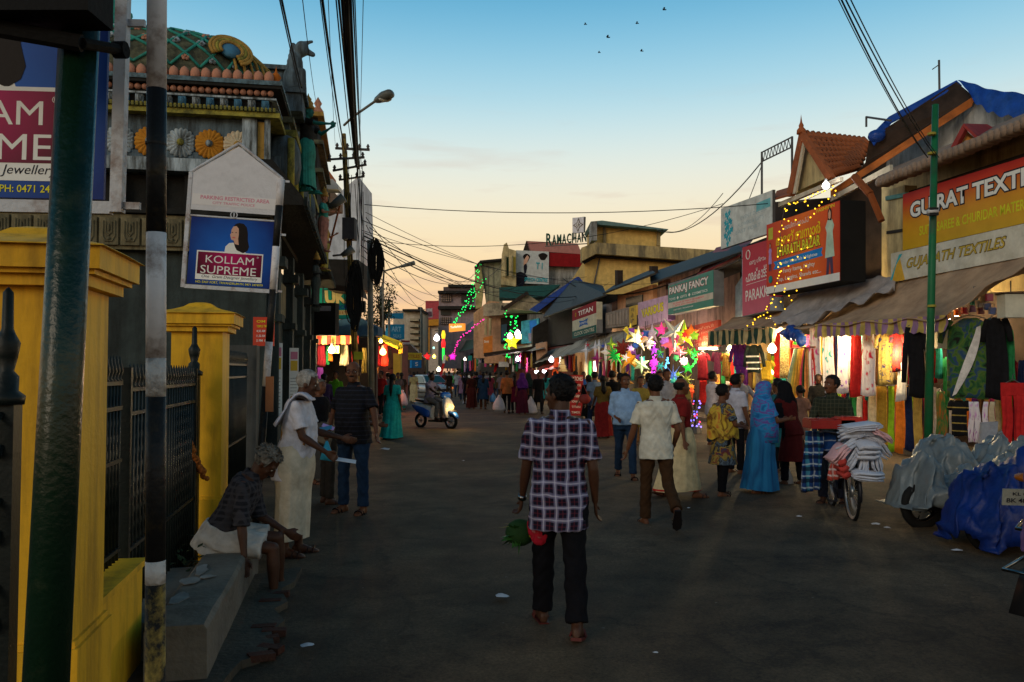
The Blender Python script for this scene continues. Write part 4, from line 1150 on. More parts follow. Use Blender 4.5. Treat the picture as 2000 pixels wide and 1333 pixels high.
# -- right hand row of shops (facade plane), authored from photo pixels
def wmb(t):
 return MB(t.matrix_basis.inverted())
def PT(p,off=None,Y=None):
 if len(p)==3:off=p[2];Y=None
 return at(p[0],p[1],fy(p[0],off))if Y is None else at(p[0],p[1],Y)
def ext(t,name,m,pts,off=0.0,depth=0.1,Y=None,kind=None):
 """outline traced in the facade plane (or at distance Y), pushed back by its real depth"""
 P=[PT(p,off,Y)for p in pts];n=len(P)
 d=(-FN if Y is None else Vector((0,1,0)))*depth
 mb=wmb(t);mb.add(P+[p+d for p in P],[tuple(range(n)),tuple(range(2*n-1,n-1,-1))]+[(i,n+i,n+(i+1)%n,(i+1)%n)for i in range(n)])
 o=mb.build(name,m,t)
 if kind:o['kind']=kind
 return o
def surf(t,name,m,pts,thick=0.04,Y=None):
 P=[PT(p[:2]if Y else p,0,Y)for p in pts];n=len(P)
 nr=(P[1]-P[0]).cross(P[2]-P[0]).normalized()*thick
 mb=wmb(t);mb.add(P+[p+nr for p in P],[tuple(range(n)),tuple(range(2*n-1,n-1,-1))]+[(i,n+i,n+(i+1)%n,(i+1)%n)for i in range(n)])
 return mb.build(name,m,t)
def beam(t,name,m,a,b,r=0.04,n=6):
 mb=wmb(t);mb.tube([a,b],r,n);return mb.build(name,m,t)
def house(name,label,px,py,off=0,Y=None,cat='building'):
 p=PT((px,py),off,Y);p.z=0
 return thing(name,label,cat,loc=p)
def board(label,xl,xr,ytl,ytr,ybl,ybr,off,base,side=None,thick=0.12,Y=None,name='shop_sign',offr=None,Yr=None,cat='sign'):
 """sign: local frame at the lower left corner, x right, y up, z out; returns thing, width, height"""
 if Y is None:
  BL,BR,TL,TR=at(xl,ybl,fy(xl,off)),at(xr,ybr,fy(xr,off if offr is None else offr)),at(xl,ytl,fy(xl,off)),at(xr,ytr,fy(xr,off if offr is None else offr))
 else:
  Yr=Yr or Y
  BL,BR,TL,TR=at(xl,ybl,Y),at(xr,ybr,Yr),at(xl,ytl,Y),at(xr,ytr,Yr)
 u=(BR-BL);w=u.length;u.normalize();v=((TL-BL)+(TR-BR))/2;h=v.length
 v=(v-u*v.dot(u)).normalized();M=frame(BL,u,v)
 t=thing(name,label,cat,M=M)
 iv=M.inverted();q=[iv@p for p in(BL,BR,TR,TL)]
 MB().prism([(p.x,p.y)for p in q],-thick,0).build('panel',base,t)
 if side:
  MB().b2((-.012,-.012,-thick-.01),(w+.012,q[2].y+.012,-.012)).build('case',side,t)
 t['_']=0;del t['_']
 return t,w,h
def btext(t,s,x,y,w,h,m,z=.003,**k):
 return text(s,w,h,Matrix.Translation((x,y,z)),m,t,**k)
def bquad(t,name,x0,y0,x1,y1,m,z0=.0005,z1=.002):
 return MB().b2((x0,y0,z0),(x1,y1,z1)).build(name,m,t)
cream=mat('cream_wall',(0.50,0.40,0.20),dirt=0.6,streak=True,dscale=1.2)
tanw=mat('tan_wall',(0.30,0.20,0.12),dirt=0.7,streak=True)
darkw=mat('dark_wall',(0.022,0.019,0.016),var=.5,dirt=.4)
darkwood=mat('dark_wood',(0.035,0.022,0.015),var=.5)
pinkw=mat('pink_wall',(0.36,0.24,0.21),dirt=0.7,streak=True)
peachw=mat('peach_wall',(0.55,0.30,0.17),dirt=0.35,streak=True)
greyw=mat('grey_wall',(0.36,0.36,0.34),dirt=0.8,streak=True,dscale=1.0,dth=.48)
tile=mat('roof_tile_mat',(0.36,0.105,0.035),var=.45,scale=6,dirt=.55,dirtcol=(.05,.03,.02),dscale=3,dth=.55,bump=.4)
tile_d=mat('roof_tile_dull',(0.30,0.21,0.15),var=.4,scale=6,dirt=.6,dirtcol=(.06,.05,.04))
orangeb=mat('orange_board',(0.42,0.13,0.03),var=.3,dirt=.4,dirtcol=(.06,.03,.02))
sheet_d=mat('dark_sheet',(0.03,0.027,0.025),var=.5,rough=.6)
tarp_blue=mat('blue_tarp',(0.010,0.055,0.30),rough=.4,var=.4,scale=4,spec=.5,bump=.8,bscale=7)
steel=mat('steel',(0.10,0.10,0.10),rough=.5,metal=.3)
# -- textile shop, nearest on the right
B1=house('textile_shop','nearest two storey shop on the right with a blue tarpaulin over its tiled roof',1760,700)
ext(B1,'upper_wall',cream,[(1722,365),(2150,190),(2150,560),(1722,580)],-.25,5)
ext(B1,'painted_eave_shade',darkw,[(1768,376),(2150,250),(2150,330),(1768,392)],.12,.3)  # dark panel paints the black shade under the roof eave
ext(B1,'corner_pillar',cream,[(1733,372),(1767,362),(1767,560),(1733,560)],.22,.3)
ext(B1,'pillar_band',darkw,[(1731,452),(1769,446),(1769,452),(1731,458)],.24,.3)
ext(B1,'pillar_capital',mat('teal_trim',(.12,.35,.33),dirt=.5),[(1729,384),(1771,376),(1771,384),(1729,392)],.26,.3)
ext(B1,'attic_wall',greyw,[(1726,356),(1732,312),(1905,196),(1960,196),(2150,250),(2150,300)],-2.2,3)
surf(B1,'lower_roof',tile_d,[(1716,352,.75),(2150,178,.75),(2150,166,-1.6),(1716,343,-1.6)],.05)
me_t=MB().tube([(0,0,-.22),(0,0,.05)],.10,10,sx=1.0).mesh('roof_tile',tile_d,True)
pa,pb=PT((1718,356,.80)),PT((2090,205,.80));nT=34
for k in range(nT):
 o=bpy.data.objects.new('roof_tile',me_t);COL.objects.link(o);o.parent=B1
 o.matrix_local=B1.matrix_basis.inverted()@Matrix.Translation(pa.lerp(pb,k/(nT-1))+Vector((0,0,random.uniform(-.012,.012))))@frame((0,0,0),FU,UP)
surf(B1,'verge_board',orangeb,[(1622,372,-.2),(1905,186,-2.1),(1898,208,-2.1),(1622,386,-.2)],.12)
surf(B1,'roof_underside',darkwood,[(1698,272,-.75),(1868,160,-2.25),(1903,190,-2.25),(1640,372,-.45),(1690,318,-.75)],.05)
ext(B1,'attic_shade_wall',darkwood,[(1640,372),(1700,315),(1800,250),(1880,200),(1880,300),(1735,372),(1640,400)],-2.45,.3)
surf(B1,'white_fascia',mat('pale_trim',(.55,.50,.38),dirt=.4),[(1622,384,-.1),(1738,322,-.1),(1738,334,-.1),(1622,394,-.1)],.08)
def cloth_grid(top,bot,sag,nu=26,nv=8,ripple=.02,seed=0,sagdir=Vector((0,0,-1))):
 def lerp_path(P,f):
  k=f*(len(P)-1);i=min(int(k),len(P)-2);return P[i].lerp(P[i+1],k-i)
 rows=[]
 for j in range(nv+1):
  g=j/nv;row=[]
  for i in range(nu+1):
   f=i/nu;p=lerp_path(top,f).lerp(lerp_path(bot,f),g)
   p=p+sagdir*(sag*math.sin(math.pi*g))+Vector((0,0,ripple*math.sin(f*37+seed+3*g)*(.3+g)))+Vector((0,0,ripple*.6*math.sin(f*13+g*9+seed)))
   row.append(p)
  rows.append(row)
 return rows
def canvas(t_or_none,label,top,bot,m,sag=.15,name='awning',ripple=.02,seed=0,cat='awning',thick=.008,nu=30,nv=10,group=None):
 tp=[PT(p)for p in top];bt=[PT(p)for p in bot]
 o0=tp[0].copy()
 if t_or_none is None:
  t=thing(name,label,cat,loc=o0,group=group)
 else:t=t_or_none
 mb=wmb(t);mb.grid(cloth_grid(tp,bt,sag,nu,nv,ripple,seed))
 o=mb.build('canvas',m,t,True);s_=o.modifiers.new('t','SOLIDIFY');s_.thickness=thick
 return t
t=thing('tarpaulin','bright blue tarpaulin stretched over the roof ridge of the nearest shop','tarpaulin',loc=PT((1868,158,-2.3)))
surf(t,'sheet',tarp_blue,[(1697,268,-.7),(1736,228,-1.2),(1868,157,-2.3),(1878,166,-2.3),(1740,240,-1.2),(1706,284,-.7)],.03)
mb=wmb(t);mb.grid(cloth_grid([PT(p)for p in((1868,157,-2.05),(1930,172,-2.05),(2010,188,-2.05),(2150,215,-2.05))],[PT(p)for p in((1900,196,-1.9),(1945,226,-1.9),(2010,236,-1.9),(2150,252,-1.9))],-.05,30,8,.04));mb.build('sheet',tarp_blue,t,True)
mb=wmb(t);mb.ball(PT((1712,266,-.8)),(.22,.2,.16),10,8);mb.build('bunched_end',tarp_blue,t,True)
t=house('roof_dormer','small red edged dormer with an orange front on the lower tiled roof',1880,300,.2,cat='dormer')
ext(t,'front',mat('dormer_orange',(.62,.25,.04),var=.3),[(1858,298),(1880,256),(1908,284)],.35,.1)
surf(t,'left_slope',mat('dormer_red',(.28,.035,.03),var=.3),[(1850,301,.5),(1879,246,.5),(1884,254,.5),(1860,300,.5)],.08)
surf(t,'right_slope',mat('dormer_red',(0,0,0)),[(1879,246,.5),(1918,283,.5),(1958,266,-1.0),(1925,247,-1.0)],.05)
for(px,y0,y1,off,lab)in((1835,118,180,-2.2,'thin aerial mast above the blue tarpaulin'),):
 t=house('aerial_mast',lab,px,180,off,cat='aerial')
 beam(t,'mast',steel,PT((px,185,off)),PT((px-1,y0,off)),.03)
 beam(t,'stay',steel,PT((px,y0+8,off)),PT((px-14,y0+18,off)),.012)
t=house('bent_pipe','bent pipe standing beside the left end of the blue tarpaulin',1692,260,-1,cat='pipe')
beam(t,'upright',steel,PT((1692,248,-1)),PT((1692,228,-1)),.03);beam(t,'arm',steel,PT((1692,229,-1)),PT((1740,236,-1)),.03)
sgn_red=mat('sign_red',(.52,.025,.02),var=.2,rough=.5);sgn_orange=mat('sign_orange',(.75,.33,.025),var=.2,rough=.5)
def grad_mat(key,stops,axis=1,lo=0.,hi=1.,rough=.5):
 if key in MATS:return MATS[key]
 m,N,L,b=_bsdf(key);b.inputs['Roughness'].default_value=rough;b.inputs['Specular IOR Level'].default_value=.1
 tc=N.new('ShaderNodeTexCoord');sp=N.new('ShaderNodeSeparateXYZ');L.new(tc.outputs['Object'],sp.inputs[0])
 mr=N.new('ShaderNodeMapRange');mr.inputs[1].default_value=lo;mr.inputs[2].default_value=hi;L.new(sp.outputs[axis],mr.inputs[0])
 cr=N.new('ShaderNodeValToRGB');L.new(mr.outputs[0],cr.inputs[0]);e=cr.color_ramp.elements
 for i,(p,c)in enumerate(stops):
  q=e[i]if i<2 else e.new(p);q.position=p;q.color=(*c,1)
 n=N.new('ShaderNodeTexNoise');n.inputs['Scale'].default_value=2.5;n.inputs['Detail'].default_value=6;L.new(tc.outputs['Object'],n.inputs[0])
 m2=N.new('ShaderNodeMixRGB');m2.blend_type='MULTIPLY';m2.inputs[0].default_value=.35;L.new(cr.outputs[0],m2.inputs[1]);L.new(n.outputs[0],m2.inputs[2])
 L.new(m2.outputs[0],b.inputs['Base Color']);MATS[key]=m;return m
def outlined(t,s,x,y,w,h,m,mo,z=.003,b1=.035,b2=.085,**k):
 btext(t,s,x-h*.06,y-h*.07,w+h*.12,h*1.14,mo,z,bold=b2,**k);btext(t,s,x,y,w,h,m,z+.004,bold=b1,**k)
t,w,h=board('big orange and yellow textile shop board with large white outlined capitals',1763,2085,380,281,490,417,.35,grad_mat('textile_print',[(0,(.66,.40,.02)),(.45,(.72,.33,.02)),(.85,(.60,.05,.02)),(1,(.45,.02,.02))],1,0,1.22),darkw)
outlined(t,'GUJRAT TEXTILES',.06*w,h*.47,w*.90,h*.36,white_print,ink)
btext(t,'SUITS, SAREE & CHURIDAR MATERIALS',.13*w,h*.17,w*.74,h*.19,mat('lime_ink',(.62,.60,.02)),bold=.02)
t,w,h=board('white cloth banner with gold slanting letters under the big orange textile board',1740,2085,496,418,552,486,.42,mat('banner_white',(.62,.60,.50),dirt=.5,dirtcol=(.3,.26,.16),dscale=1.2,dth=.5),None,.02,name='cloth_banner',cat='banner')
outlined(t,'GUJARATH TEXTILES',.12*w,h*.30,w*.60,h*.42,mat('gold_ink',(.50,.36,.05)),mat('gold_ink_dark',(.12,.08,.02)),b1=.01,b2=.04,shear=.35)
MB().prism([(0,0),(.5,0),(.32,h*.85),(.1,h*.5)],.0005,.002).build('corner_print',mat('banner_gold',(.65,.38,.04)),t)
MB().prism([(-.05,0),(.04,0),(.2,h*.6),(.42,h*.95),(.3,h*.95)],.0022,.003).build('edge_print',mat('banner_cyan',(.05,.42,.50)),t)
awn_tan=mat('awning_tan',(.42,.28,.17),var=.3,scale=2,dirt=.5,dirtcol=(.14,.08,.05),dscale=1.4,bump=.4,bscale=8)
awn_grey=mat('awning_grey',(.34,.31,.30),var=.35,scale=2,dirt=.5,dirtcol=(.08,.07,.07),dscale=1.6,bump=.6,bscale=8)
canvas(None,'wide sagging tan awning over the nearest textile stall',[(1655,585,.3),(1740,552,.3),(1850,528,.3),(1960,505,.3),(2110,462,.3)],[(1548,642,1.75),(1640,634,1.75),(1740,631,1.7),(1842,622,1.7),(1925,566,1.6),(2040,500,1.5)],awn_tan,.14,ripple=.03)
canvas(None,'crumpled grey plastic sheet awning between the red bazaar sign and the tan awning',[(1560,572,.6),(1640,556,.5),(1700,545,.4),(1750,540,.35)],[(1500,628,1.8),(1560,640,1.7),(1650,600,1.2),(1745,562,.8)],awn_grey,.10,ripple=.06,seed=4)
def valance(label,pxa,pxb,ya,yb,drop,off,m,period_px=None,scallop=True):
 a,b=PT((pxa,ya,off)),PT((pxb,yb,off));t=thing('valance',label,'valance',M=frame(a,b-a))
 L_=(b-a).length;n=max(8,int(L_/.12));top=[];bot=[]
 for i in range(n+1):
  x=L_*i/n;top.append((x,0,.01*math.sin(i*1.3)));bot.append((x,-drop-(.04*abs(math.sin(i*math.pi/2))if scallop else 0),.04*math.sin(i*.9+1)))
 mb=MB();mb.grid([top,[((p[0]+q[0])/2,(p[1]+q[1])/2,p[2]+.03*math.sin(i))for i,(p,q)in enumerate(zip(top,bot))],bot]);mb.build('striped_cloth',m,t,True)
 return t
valance('purple and yellow striped valance along the wide tan awning',1592,1842,634,624,.28,1.72,stripes('val_purple',(.50,.38,.10),(.30,.17,.30),.30))
blue_bag=mb=MB()
t=house('plastic_sheet','blue plastic sheet bunched under the near end of the striped awning',1545,650,1.7,cat='plastic sheet')
mb=wmb(t)
for k in range(9):mb.ball(PT((1533+k*4,642+3*abs(k-3),1.72))+Vector((0,0,-.05*(k%3))),(.14,.12,.10+.03*(k%3)),8,6)
remeshed(mb,'sheet',tarp_blue,t,.03,2,.01)
# -- bazaar with the tiled gable
B2=house('gabled_shop','shop with an orange tiled gable and cream triangle behind the red bazaar sign',1600,700)
ext(B2,'upper_wall',darkwood,[(1510,395),(1625,386),(1735,334),(1735,600),(1510,620)],-.9,4)
ext(B2,'gable_wall',cream,[(1541,381),(1564,272),(1614,348)],.2,.25)
surf(B2,'left_bargeboard',tile,[(1535,385,.45),(1562,252,.45),(1568,262,.45),(1545,383,.45)],.12)
surf(B2,'right_bargeboard',tile,[(1562,252,.45),(1624,346,.45),(1613,351,.45),(1562,270,.45)],.12)
surf(B2,'inner_trim',mat('pale_trim',(.55,.50,.38),dirt=.4),[(1546,380,.42),(1566,276,.42),(1570,282,.42),(1553,378,.42)],.06)
surf(B2,'eave_trim',mat('pale_trim',(0,0,0)),[(1520,396,.5),(1640,346,.5),(1640,354,.5),(1520,405,.5)],.10)
surf(B2,'roof_side',tile,[(1566,258,.4),(1697,276,-3.4),(1672,330,-1.4),(1624,347,.4)],.06)
wave=MB();wave.tube([(0,-.17,0),(0,.17,0)],.085,8,sx=1.2);met=wave.mesh('roof_tile',tile,True)
a0,a1,b0,b1=PT((1572,262,.3)),PT((1697,276,-3.4)),PT((1624,345,.3)),PT((1672,328,-1.4))
for j in range(7):
 for i in range(12):
  g=(j+.5)/7;f=(i+.5)/12
  p=a0.lerp(b0,g).lerp(a1.lerp(b1,g),f);dd=(b0-a0).normalized();uu=(a1-a0).normalized()
  o=bpy.data.objects.new('roof_tile',met);COL.objects.link(o);o.parent=B2
  o.matrix_local=B2.matrix_basis.inverted()@frame(p+Vector((0,0,.03)),uu,dd)
mb=wmb(B2);pz=PT((1565,258,.4));mb.lathe([(.13,-.05),(.12,.05),(.06,.12),(.07,.17),(.03,.26),(.001,.48)],10,o=pz);mb.build('finial',tile,B2,True)
surf(B2,'low_roof',tile,[(1512,392,.6),(1545,383,.6),(1552,366,-.4),(1518,376,-.4)],.05)
beam(B2,'drain_pipe',mat('pipe_orange',(.25,.07,.02),dirt=.5),PT((1668,345,.7)),PT((1700,380,.6)),.09)
beam(B2,'drain_pipe',mat('pipe_orange',(0,0,0)),PT((1700,380,.6)),PT((1722,432,.5)),.08)
beam(B2,'tube_lamp',mat('dead_tube',(.7,.7,.7),bump=0),PT((1670,420,.1)),PT((1670,515,.1)),.03)
print_red=grad_mat('print_bazaar',[(0,(.62,.03,.01)),(.5,(.85,.17,.01)),(.75,(.80,.10,.01)),(1,(.55,.02,.01))],0,0,4.0)
t,w,h=board('large red bazaar sign box with yellow lettering and fairy lights across it',1497,1640,440,392,575,548,1.35,print_red,mat('case_black',(.01,.01,.01)),.62)
bquad(t,'white_strip',0,0,w,h*.10,white_print)
outlined(t,'BHARATH BAZAR',w*.17,h*.50,w*.60,h*.14,yel_ink,ink,b1=.03,b2=.07)
btext(t,'ഭാരത് ബസാർ',w*.15,h*.66,w*.62,h*.16,mat('print_yel',(.85,.62,.01)),bold=.02)
btext(t,'ലേഡീസ് ഷോപ്പ്',w*.28,h*.855,w*.34,h*.075,white_print,bold=.0)
btext(t,'FASHION',w*.72,h*.93,w*.22,h*.045,yel_ink,bold=.01)
MB().prism([(w*.11,h*.33),(w*.80,h*.355),(w*.78,h*.40),(w*.80,h*.465),(w*.11,h*.445),(w*.14,h*.39)],.0005,.002).build('ribbon',mat('ribbon_blue',(.01,.22,.62)),t)
btext(t,'Churidar Materials I Nighties',w*.17,h*.365,w*.56,h*.055,white_print)
btext(t,'Fancy Items, Nighty',w*.26,h*.235,w*.44,h*.075,white_print,bold=.01)
btext(t,'Top, Leggins, Shawls etc...',w*.16,h*.13,w*.62,h*.075,white_print,bold=.01)
def printed_lady(t,x,y,s,dress,z=.0025):
 for pts,m,nm in(([(-.10,0),(-.07,.30),(.07,.30),(.10,0),(.03,0),(0,.2),(-.03,0)],mat('print_legs',(.08,.05,.10)),'printed_legs'),([(-.13,.25),(-.08,.62),(-.12,.70),(-.06,.80),(.06,.80),(.12,.70),(.08,.62),(.13,.25)],dress,'printed_dress'),([(-.05,.80),(-.055,.92),(0,.99),(.055,.92),(.05,.78)],hair_print,'printed_hair')):
  MB().prism([(x+a*s,y+b*s)for a,b in pts],z,z+.0015).build(nm,m,t);z+=.002
 MB().prism([(x+a*s,y+b*s)for a,b in((-.03,.83),(-.035,.9),(0,.95),(.035,.9),(.03,.83),(0,.80))],z,z+.0015).build('printed_face',skin_print,t)
printed_lady(t,w*.885,h*.10,h*.86,mat('print_mint',(.50,.66,.52)))
printed_lady(t,w*.06,h*.32,h*.42,mat('print_violet',(.45,.30,.62)))
bquad(t,'emblem',w*.03,h*.78,w*.10,h*.95,mat('print_olive',(.50,.48,.05)))
MB().lathe([(.001,0),(.10,0),(.10,.02),(.001,.02)],12,o=(w*.07,h*.2,0)).build('printed_mirror',mat('print_teal',(.02,.22,.2)),t)
# -- shop with the pink sign
B3=house('sign_shop','narrow dark shop carrying a pink sign and a white floral board',1470,700)
ext(B3,'upper_wall',darkw,[(1404,500),(1512,458),(1512,620),(1404,635)],-.5,4)
ext(B3,'side_panel',mat('pale_blue_wall',(.30,.36,.42),dirt=.5),[(1436,560),(1449,540),(1449,625),(1436,630)],.3,.3)
t,w,h=board('tall pink and red shop sign half hidden behind the red bazaar sign',1450,1503,484,468,618,606,.95,grad_mat('print_pink',[(0,(.62,.14,.22)),(.5,(.55,.03,.07)),(1,(.40,.01,.02))],1,0,2.6),mat('case_pale',(.35,.42,.5)),.4)
btext(t,'PARAKKAT',w*.14,h*.20,w*1.1,h*.16,white_print,bold=.01)
btext(t,'പാരക്കാട്ട്',w*.16,h*.48,w*.8,h*.17,white_print,bold=.01)
btext(t,'ഒരു ഗ്രാം',w*.3,h*.70,w*.6,h*.09,white_print,bold=.0)
bquad(t,'rule',w*.16,h*.44,w,h*.446,white_print)
mb=MB();mb.tube([(w*.26+.13*math.cos(a),h*.88+.13*math.sin(a),.005)for a in[R(18*k)for k in range(21)]],.014,5);mb.build('ring_emblem',white_print,t)
t,w,h=board('white rooftop board with blue flowers on its left side',1408,1508,408,372,487,454,.7,mat('board_pale',(.55,.60,.58),dirt=.3),steel,.08)
fl=mat('print_bluefl',(.02,.32,.42))
for k in range(16):
 a=k*2.4;r_=.10*math.sqrt(k);x=w*.16+r_*math.cos(a)*.8;y=h*.5+r_*math.sin(a)*1.4
 MB().prism([(x+.09*math.cos(q)*(1+.4*math.sin(5*q)),y+.10*math.sin(q)*(1+.4*math.sin(5*q)))for q in[i*math.pi/7 for i in range(14)]],.0005+k*1e-4,.002+k*1e-4).build('printed_petals',fl,t)
for k in range(3):btext(t,('EVENT DECOR','FLOWERS & GIFTS','EAST FORT')[k],w*(.42-.05*k),h*(.55-.16*k),w*.48,h*.09,mat('print_greyblue',(.30,.42,.46)),bold=.0)
bquad(t,'blue_corner',w*.72,h*.60,w*.97,h*.80,mat('print_cyan',(.15,.45,.5)),.001,.0025)
t=house('roof_frame','empty steel lattice sign frame on the roof above the white floral board',1487,375,.3,cat='frame')
def lattice_beam(t,a,b,hgt=.28,n=9):
 u=Vector((0,0,hgt))
 beam(t,'chord',steel,a,b,.022);beam(t,'chord',steel,a-u,b-u,.022)
 for k in range(n):
  p=a.lerp(b,k/n);q=a.lerp(b,(k+1)/n)
  beam(t,'web',steel,p,p.lerp(q,.5)-u,.012,4);beam(t,'web',steel,p.lerp(q,.5)-u,q,.012,4)
lattice_beam(t,PT((1488,298,.3)),PT((1547,268,.3)))
beam(t,'post',steel,PT((1488,392,.3)),PT((1488,297,.3)),.035);beam(t,'post',steel,PT((1547,345,.3)),PT((1547,267,.3)),.035)
red_sheet=mat('red_roof_sheet',(.25,.04,.045),var=.3,rough=.6,dirt=.4)
surf(B3,'roof_sheet',red_sheet,[(1362,540,.9),(1448,500,.9),(1470,470,-1.5),(1400,486,-1.5)],.05)
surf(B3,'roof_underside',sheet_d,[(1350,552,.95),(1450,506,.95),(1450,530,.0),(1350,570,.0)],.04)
canvas(None,'plain tan awning with a green striped valance left of the wide one',[(1430,622,.4),(1490,612,.4),(1560,600,.4),(1600,590,.4)],[(1380,648,1.7),(1430,646,1.7),(1490,642,1.7),(1535,640,1.7)],awn_tan,.06,seed=2)
valance('dark green and cream striped valance of the middle awning',1383,1512,648,640,.42,1.7,stripes('val_green',(.40,.32,.16),(.015,.05,.035),.42))
# -- fancy goods shop
B4=house('fancy_shop','shop with a sagging dark eave above the green fancy goods sign',1350,700)
ext(B4,'upper_wall',pinkw,[(1285,548),(1440,500),(1440,640),(1285,655)],-.4,4)
surf(B4,'roof',sheet_d,[(1272,556,.9),(1455,494,.9),(1440,478,-1.5),(1270,536,-1.5)],.07)
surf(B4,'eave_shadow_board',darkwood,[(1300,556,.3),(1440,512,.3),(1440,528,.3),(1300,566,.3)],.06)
sea=mat('sign_sea',(.008,.20,.16),var=.15,rough=.45);
t,w,h=board('green fancy goods sign with white outlined capitals and a pale band',1305,1393,560,528,615,597,1.1,sea,mat('case_grey',(.20,.20,.2)),.35)
outlined(t,'PANKAJ FANCY',w*.03,h*.60,w*.88,h*.30,white_print,mat('letter_red',(.25,.02,.02)),b1=.03,b2=.075)
btext(t,'TOYS ♦ GIFTS ♦ COSMETICS',w*.03,h*.44,w*.86,h*.11,white_print,bold=.01)
bquad(t,'pale_band',0,h*.20,w,h*.39,mat('band_pale',(.55,.50,.42)))
btext(t,'ALL KINDS OF FANCY ORNAMENTS',w*.12,h*.30,w*.7,h*.055,red_ink);btext(t,'GIFTS AND PRESENTS',w*.17,h*.225,w*.5,h*.05,red_ink)
btext(t,'EAST FORT, TRIVANDRUM',w*.14,h*.09,w*.45,h*.045,white_print)
t,w,h=board('dark red lower sign with faded white rows under the green fancy goods sign',1337,1403,640,625,690,676,.9,mat('sign_dkred',(.30,.03,.015),dirt=.3),None,.1)
for k in range(4):btext(t,('ഫാൻസി','PANKAJ FANCY','GIFTS & TOYS','WHOLESALE')[k],w*.12,h*(.75-.2*k),w*.76,h*.12,mat('faded_white',(.42,.25,.2)),bold=.0)
# -- pink shop
B5=house('pink_shop','low pink shop with a peach framed window and a rusty roof',1250,700)
ext(B5,'upper_wall',pinkw,[(1172,600),(1300,552),(1300,650),(1172,665)],-.2,4)
ext(B5,'window_surround',peachw,[(1206,578),(1275,556),(1275,600),(1206,612)],.0,.2)
ext(B5,'window',mat('window_dark',(.03,.035,.035),rough=.2,bump=0),[(1222,582),(1254,576),(1254,596),(1222,601)],.06,.05)
surf(B5,'roof',sheet_d,[(1178,576,.9),(1282,536,.9),(1272,530,-1.5),(1200,560,-1.5)],.08)
for px in(1201,1268):ext(B5,'chimney_post',darkwood,[(px,562-(px-1201)*.35),(px+5,561-(px-1201)*.35),(px+5,528-(px-1201)*.12),(px,528-(px-1201)*.12)],-.5,.3)
t=house('balcony_box','grey slatted air conditioner housing below the peach framed window',1205,640,.6,cat='air conditioner')
ext(t,'housing',mat('ac_box',(.26,.22,.18),dirt=.4),[(1183,612),(1228,600),(1228,636),(1183,642)],.75,.6)
for k in range(7):ext(t,'slat',mat('ac_slat',(.32,.27,.22)),[(1186+k*6,616-k*1.6),(1189+k*6,615-k*1.6),(1189+k*6,635-k*.5),(1186+k*6,636-k*.5)],.78,.03)
t,w,h=board('lilac sign with yellow capitals left of the green fancy goods sign',1246,1304,592,577,641,624,.9,mat('sign_lilac',(.52,.36,.50),dirt=.2),mat('case_purple',(.15,.08,.18)),.3)
outlined(t,'VARIOUS',w*.14,h*.38,w*.74,h*.34,mat('sign_yel',(.70,.62,.03)),mat('sign_olive',(.30,.28,.03)),b1=.03,b2=.06)
t,w,h=board('narrow yellow vertical sign with one letter above another beside the lilac sign',1229,1243,600,596,638,634,.95,mat('sign_ochre',(.55,.38,.06)),darkw,.2)
for k in range(3):btext(t,'ABC'[k]if False else('ആ','ക','ര')[k],w*.3,h*(.7-.28*k),w*.4,h*.2,ink)
# -- clock shop
B6=house('clock_shop','dark roofed low shop behind the three banded clock sign',1140,700)
ext(B6,'upper_wall',darkw,[(1060,640),(1075,600),(1183,575),(1183,660),(1060,680)],-.3,4)
surf(B6,'roof',sheet_d,[(1062,622,.9),(1186,578,.9),(1178,560,-2),(1120,548,-2),(1075,590,-2)],.08)
ext(B6,'side_wall',mat('grey_blue_wall',(.25,.25,.28),dirt=.5),[(1164,600),(1184,594),(1184,650),(1164,656)],.55,.3)
t,w,h=board('clock shop sign in three bands of maroon, cream and green',1118,1165,605,590,662,650,1.2,mat('sign_cream',(.55,.52,.38)),mat('case_grey',(0,0,0)),.3)
bquad(t,'maroon_band',0,h*.62,w,h,mat('sign_maroon',(.25,.012,.02)));bquad(t,'green_band',0,0,w,h*.25,mat('sign_green2',(.01,.10,.085)))
btext(t,'TITAN',w*.27,h*.72,w*.6,h*.16,white_print,bold=.02);btext(t,'CLOCK CENTRE',w*.08,h*.07,w*.84,h*.12,mat('sign_cream',(0,0,0)),bold=.02,z=.004)
mb=MB();mb.tube([(w*.16+.09*math.cos(a),h*.80+.10*math.sin(a),.006)for a in[R(30*k)for k in range(13)]],.02,5);mb.build('ring_mark',mat('gold_ink',(0,0,0)),t)
MB().prism([(w*.3,h*.33),(w*.5,h*.37),(w*.68,h*.33),(w*.63,h*.44),(w*.68,h*.55),(w*.5,h*.51),(w*.3,h*.55),(w*.35,h*.44)],.001,.004).build('winged_emblem',mat('sign_blue',(.015,.11,.38)),t)
btext(t,'SONATA',w*.37,h*.405,w*.25,h*.07,white_print,z=.006)
# -- brown tiled gable with a blue strip
B7=house('tiled_house','brown tiled gable house with a blue tarpaulin strip along its left slope',1090,700,1,Y=62)
tile_b=mat('roof_brown',(.20,.12,.055),var=.5,scale=5,dirt=.7,dirtcol=(.03,.025,.02),dscale=2)
ext(B7,'gable_wall',tile_b,[(1048,606),(1128,548),(1160,585),(1120,610),(1075,620)],Y=60,depth=.4)
surf(B7,'tarpaulin_strip',tarp_blue,[(1034,604,0),(1127,541,0),(1131,548,0),(1049,609,0)],.2,Y=59)if False else ext(B7,'tarpaulin_strip',tarp_blue,[(1034,605),(1127,541),(1131,549),(1049,610)],Y=59.5,depth=.4)
ext(B7,'right_verge',tarp_blue,[(1127,541),(1131,541),(1153,568),(1151,573)],Y=59.6,depth=.4)
ext(B7,'gable_slats',darkwood,[(1072,620),(1120,606),(1165,575),(1170,655),(1072,655)],Y=60.5,depth=3)
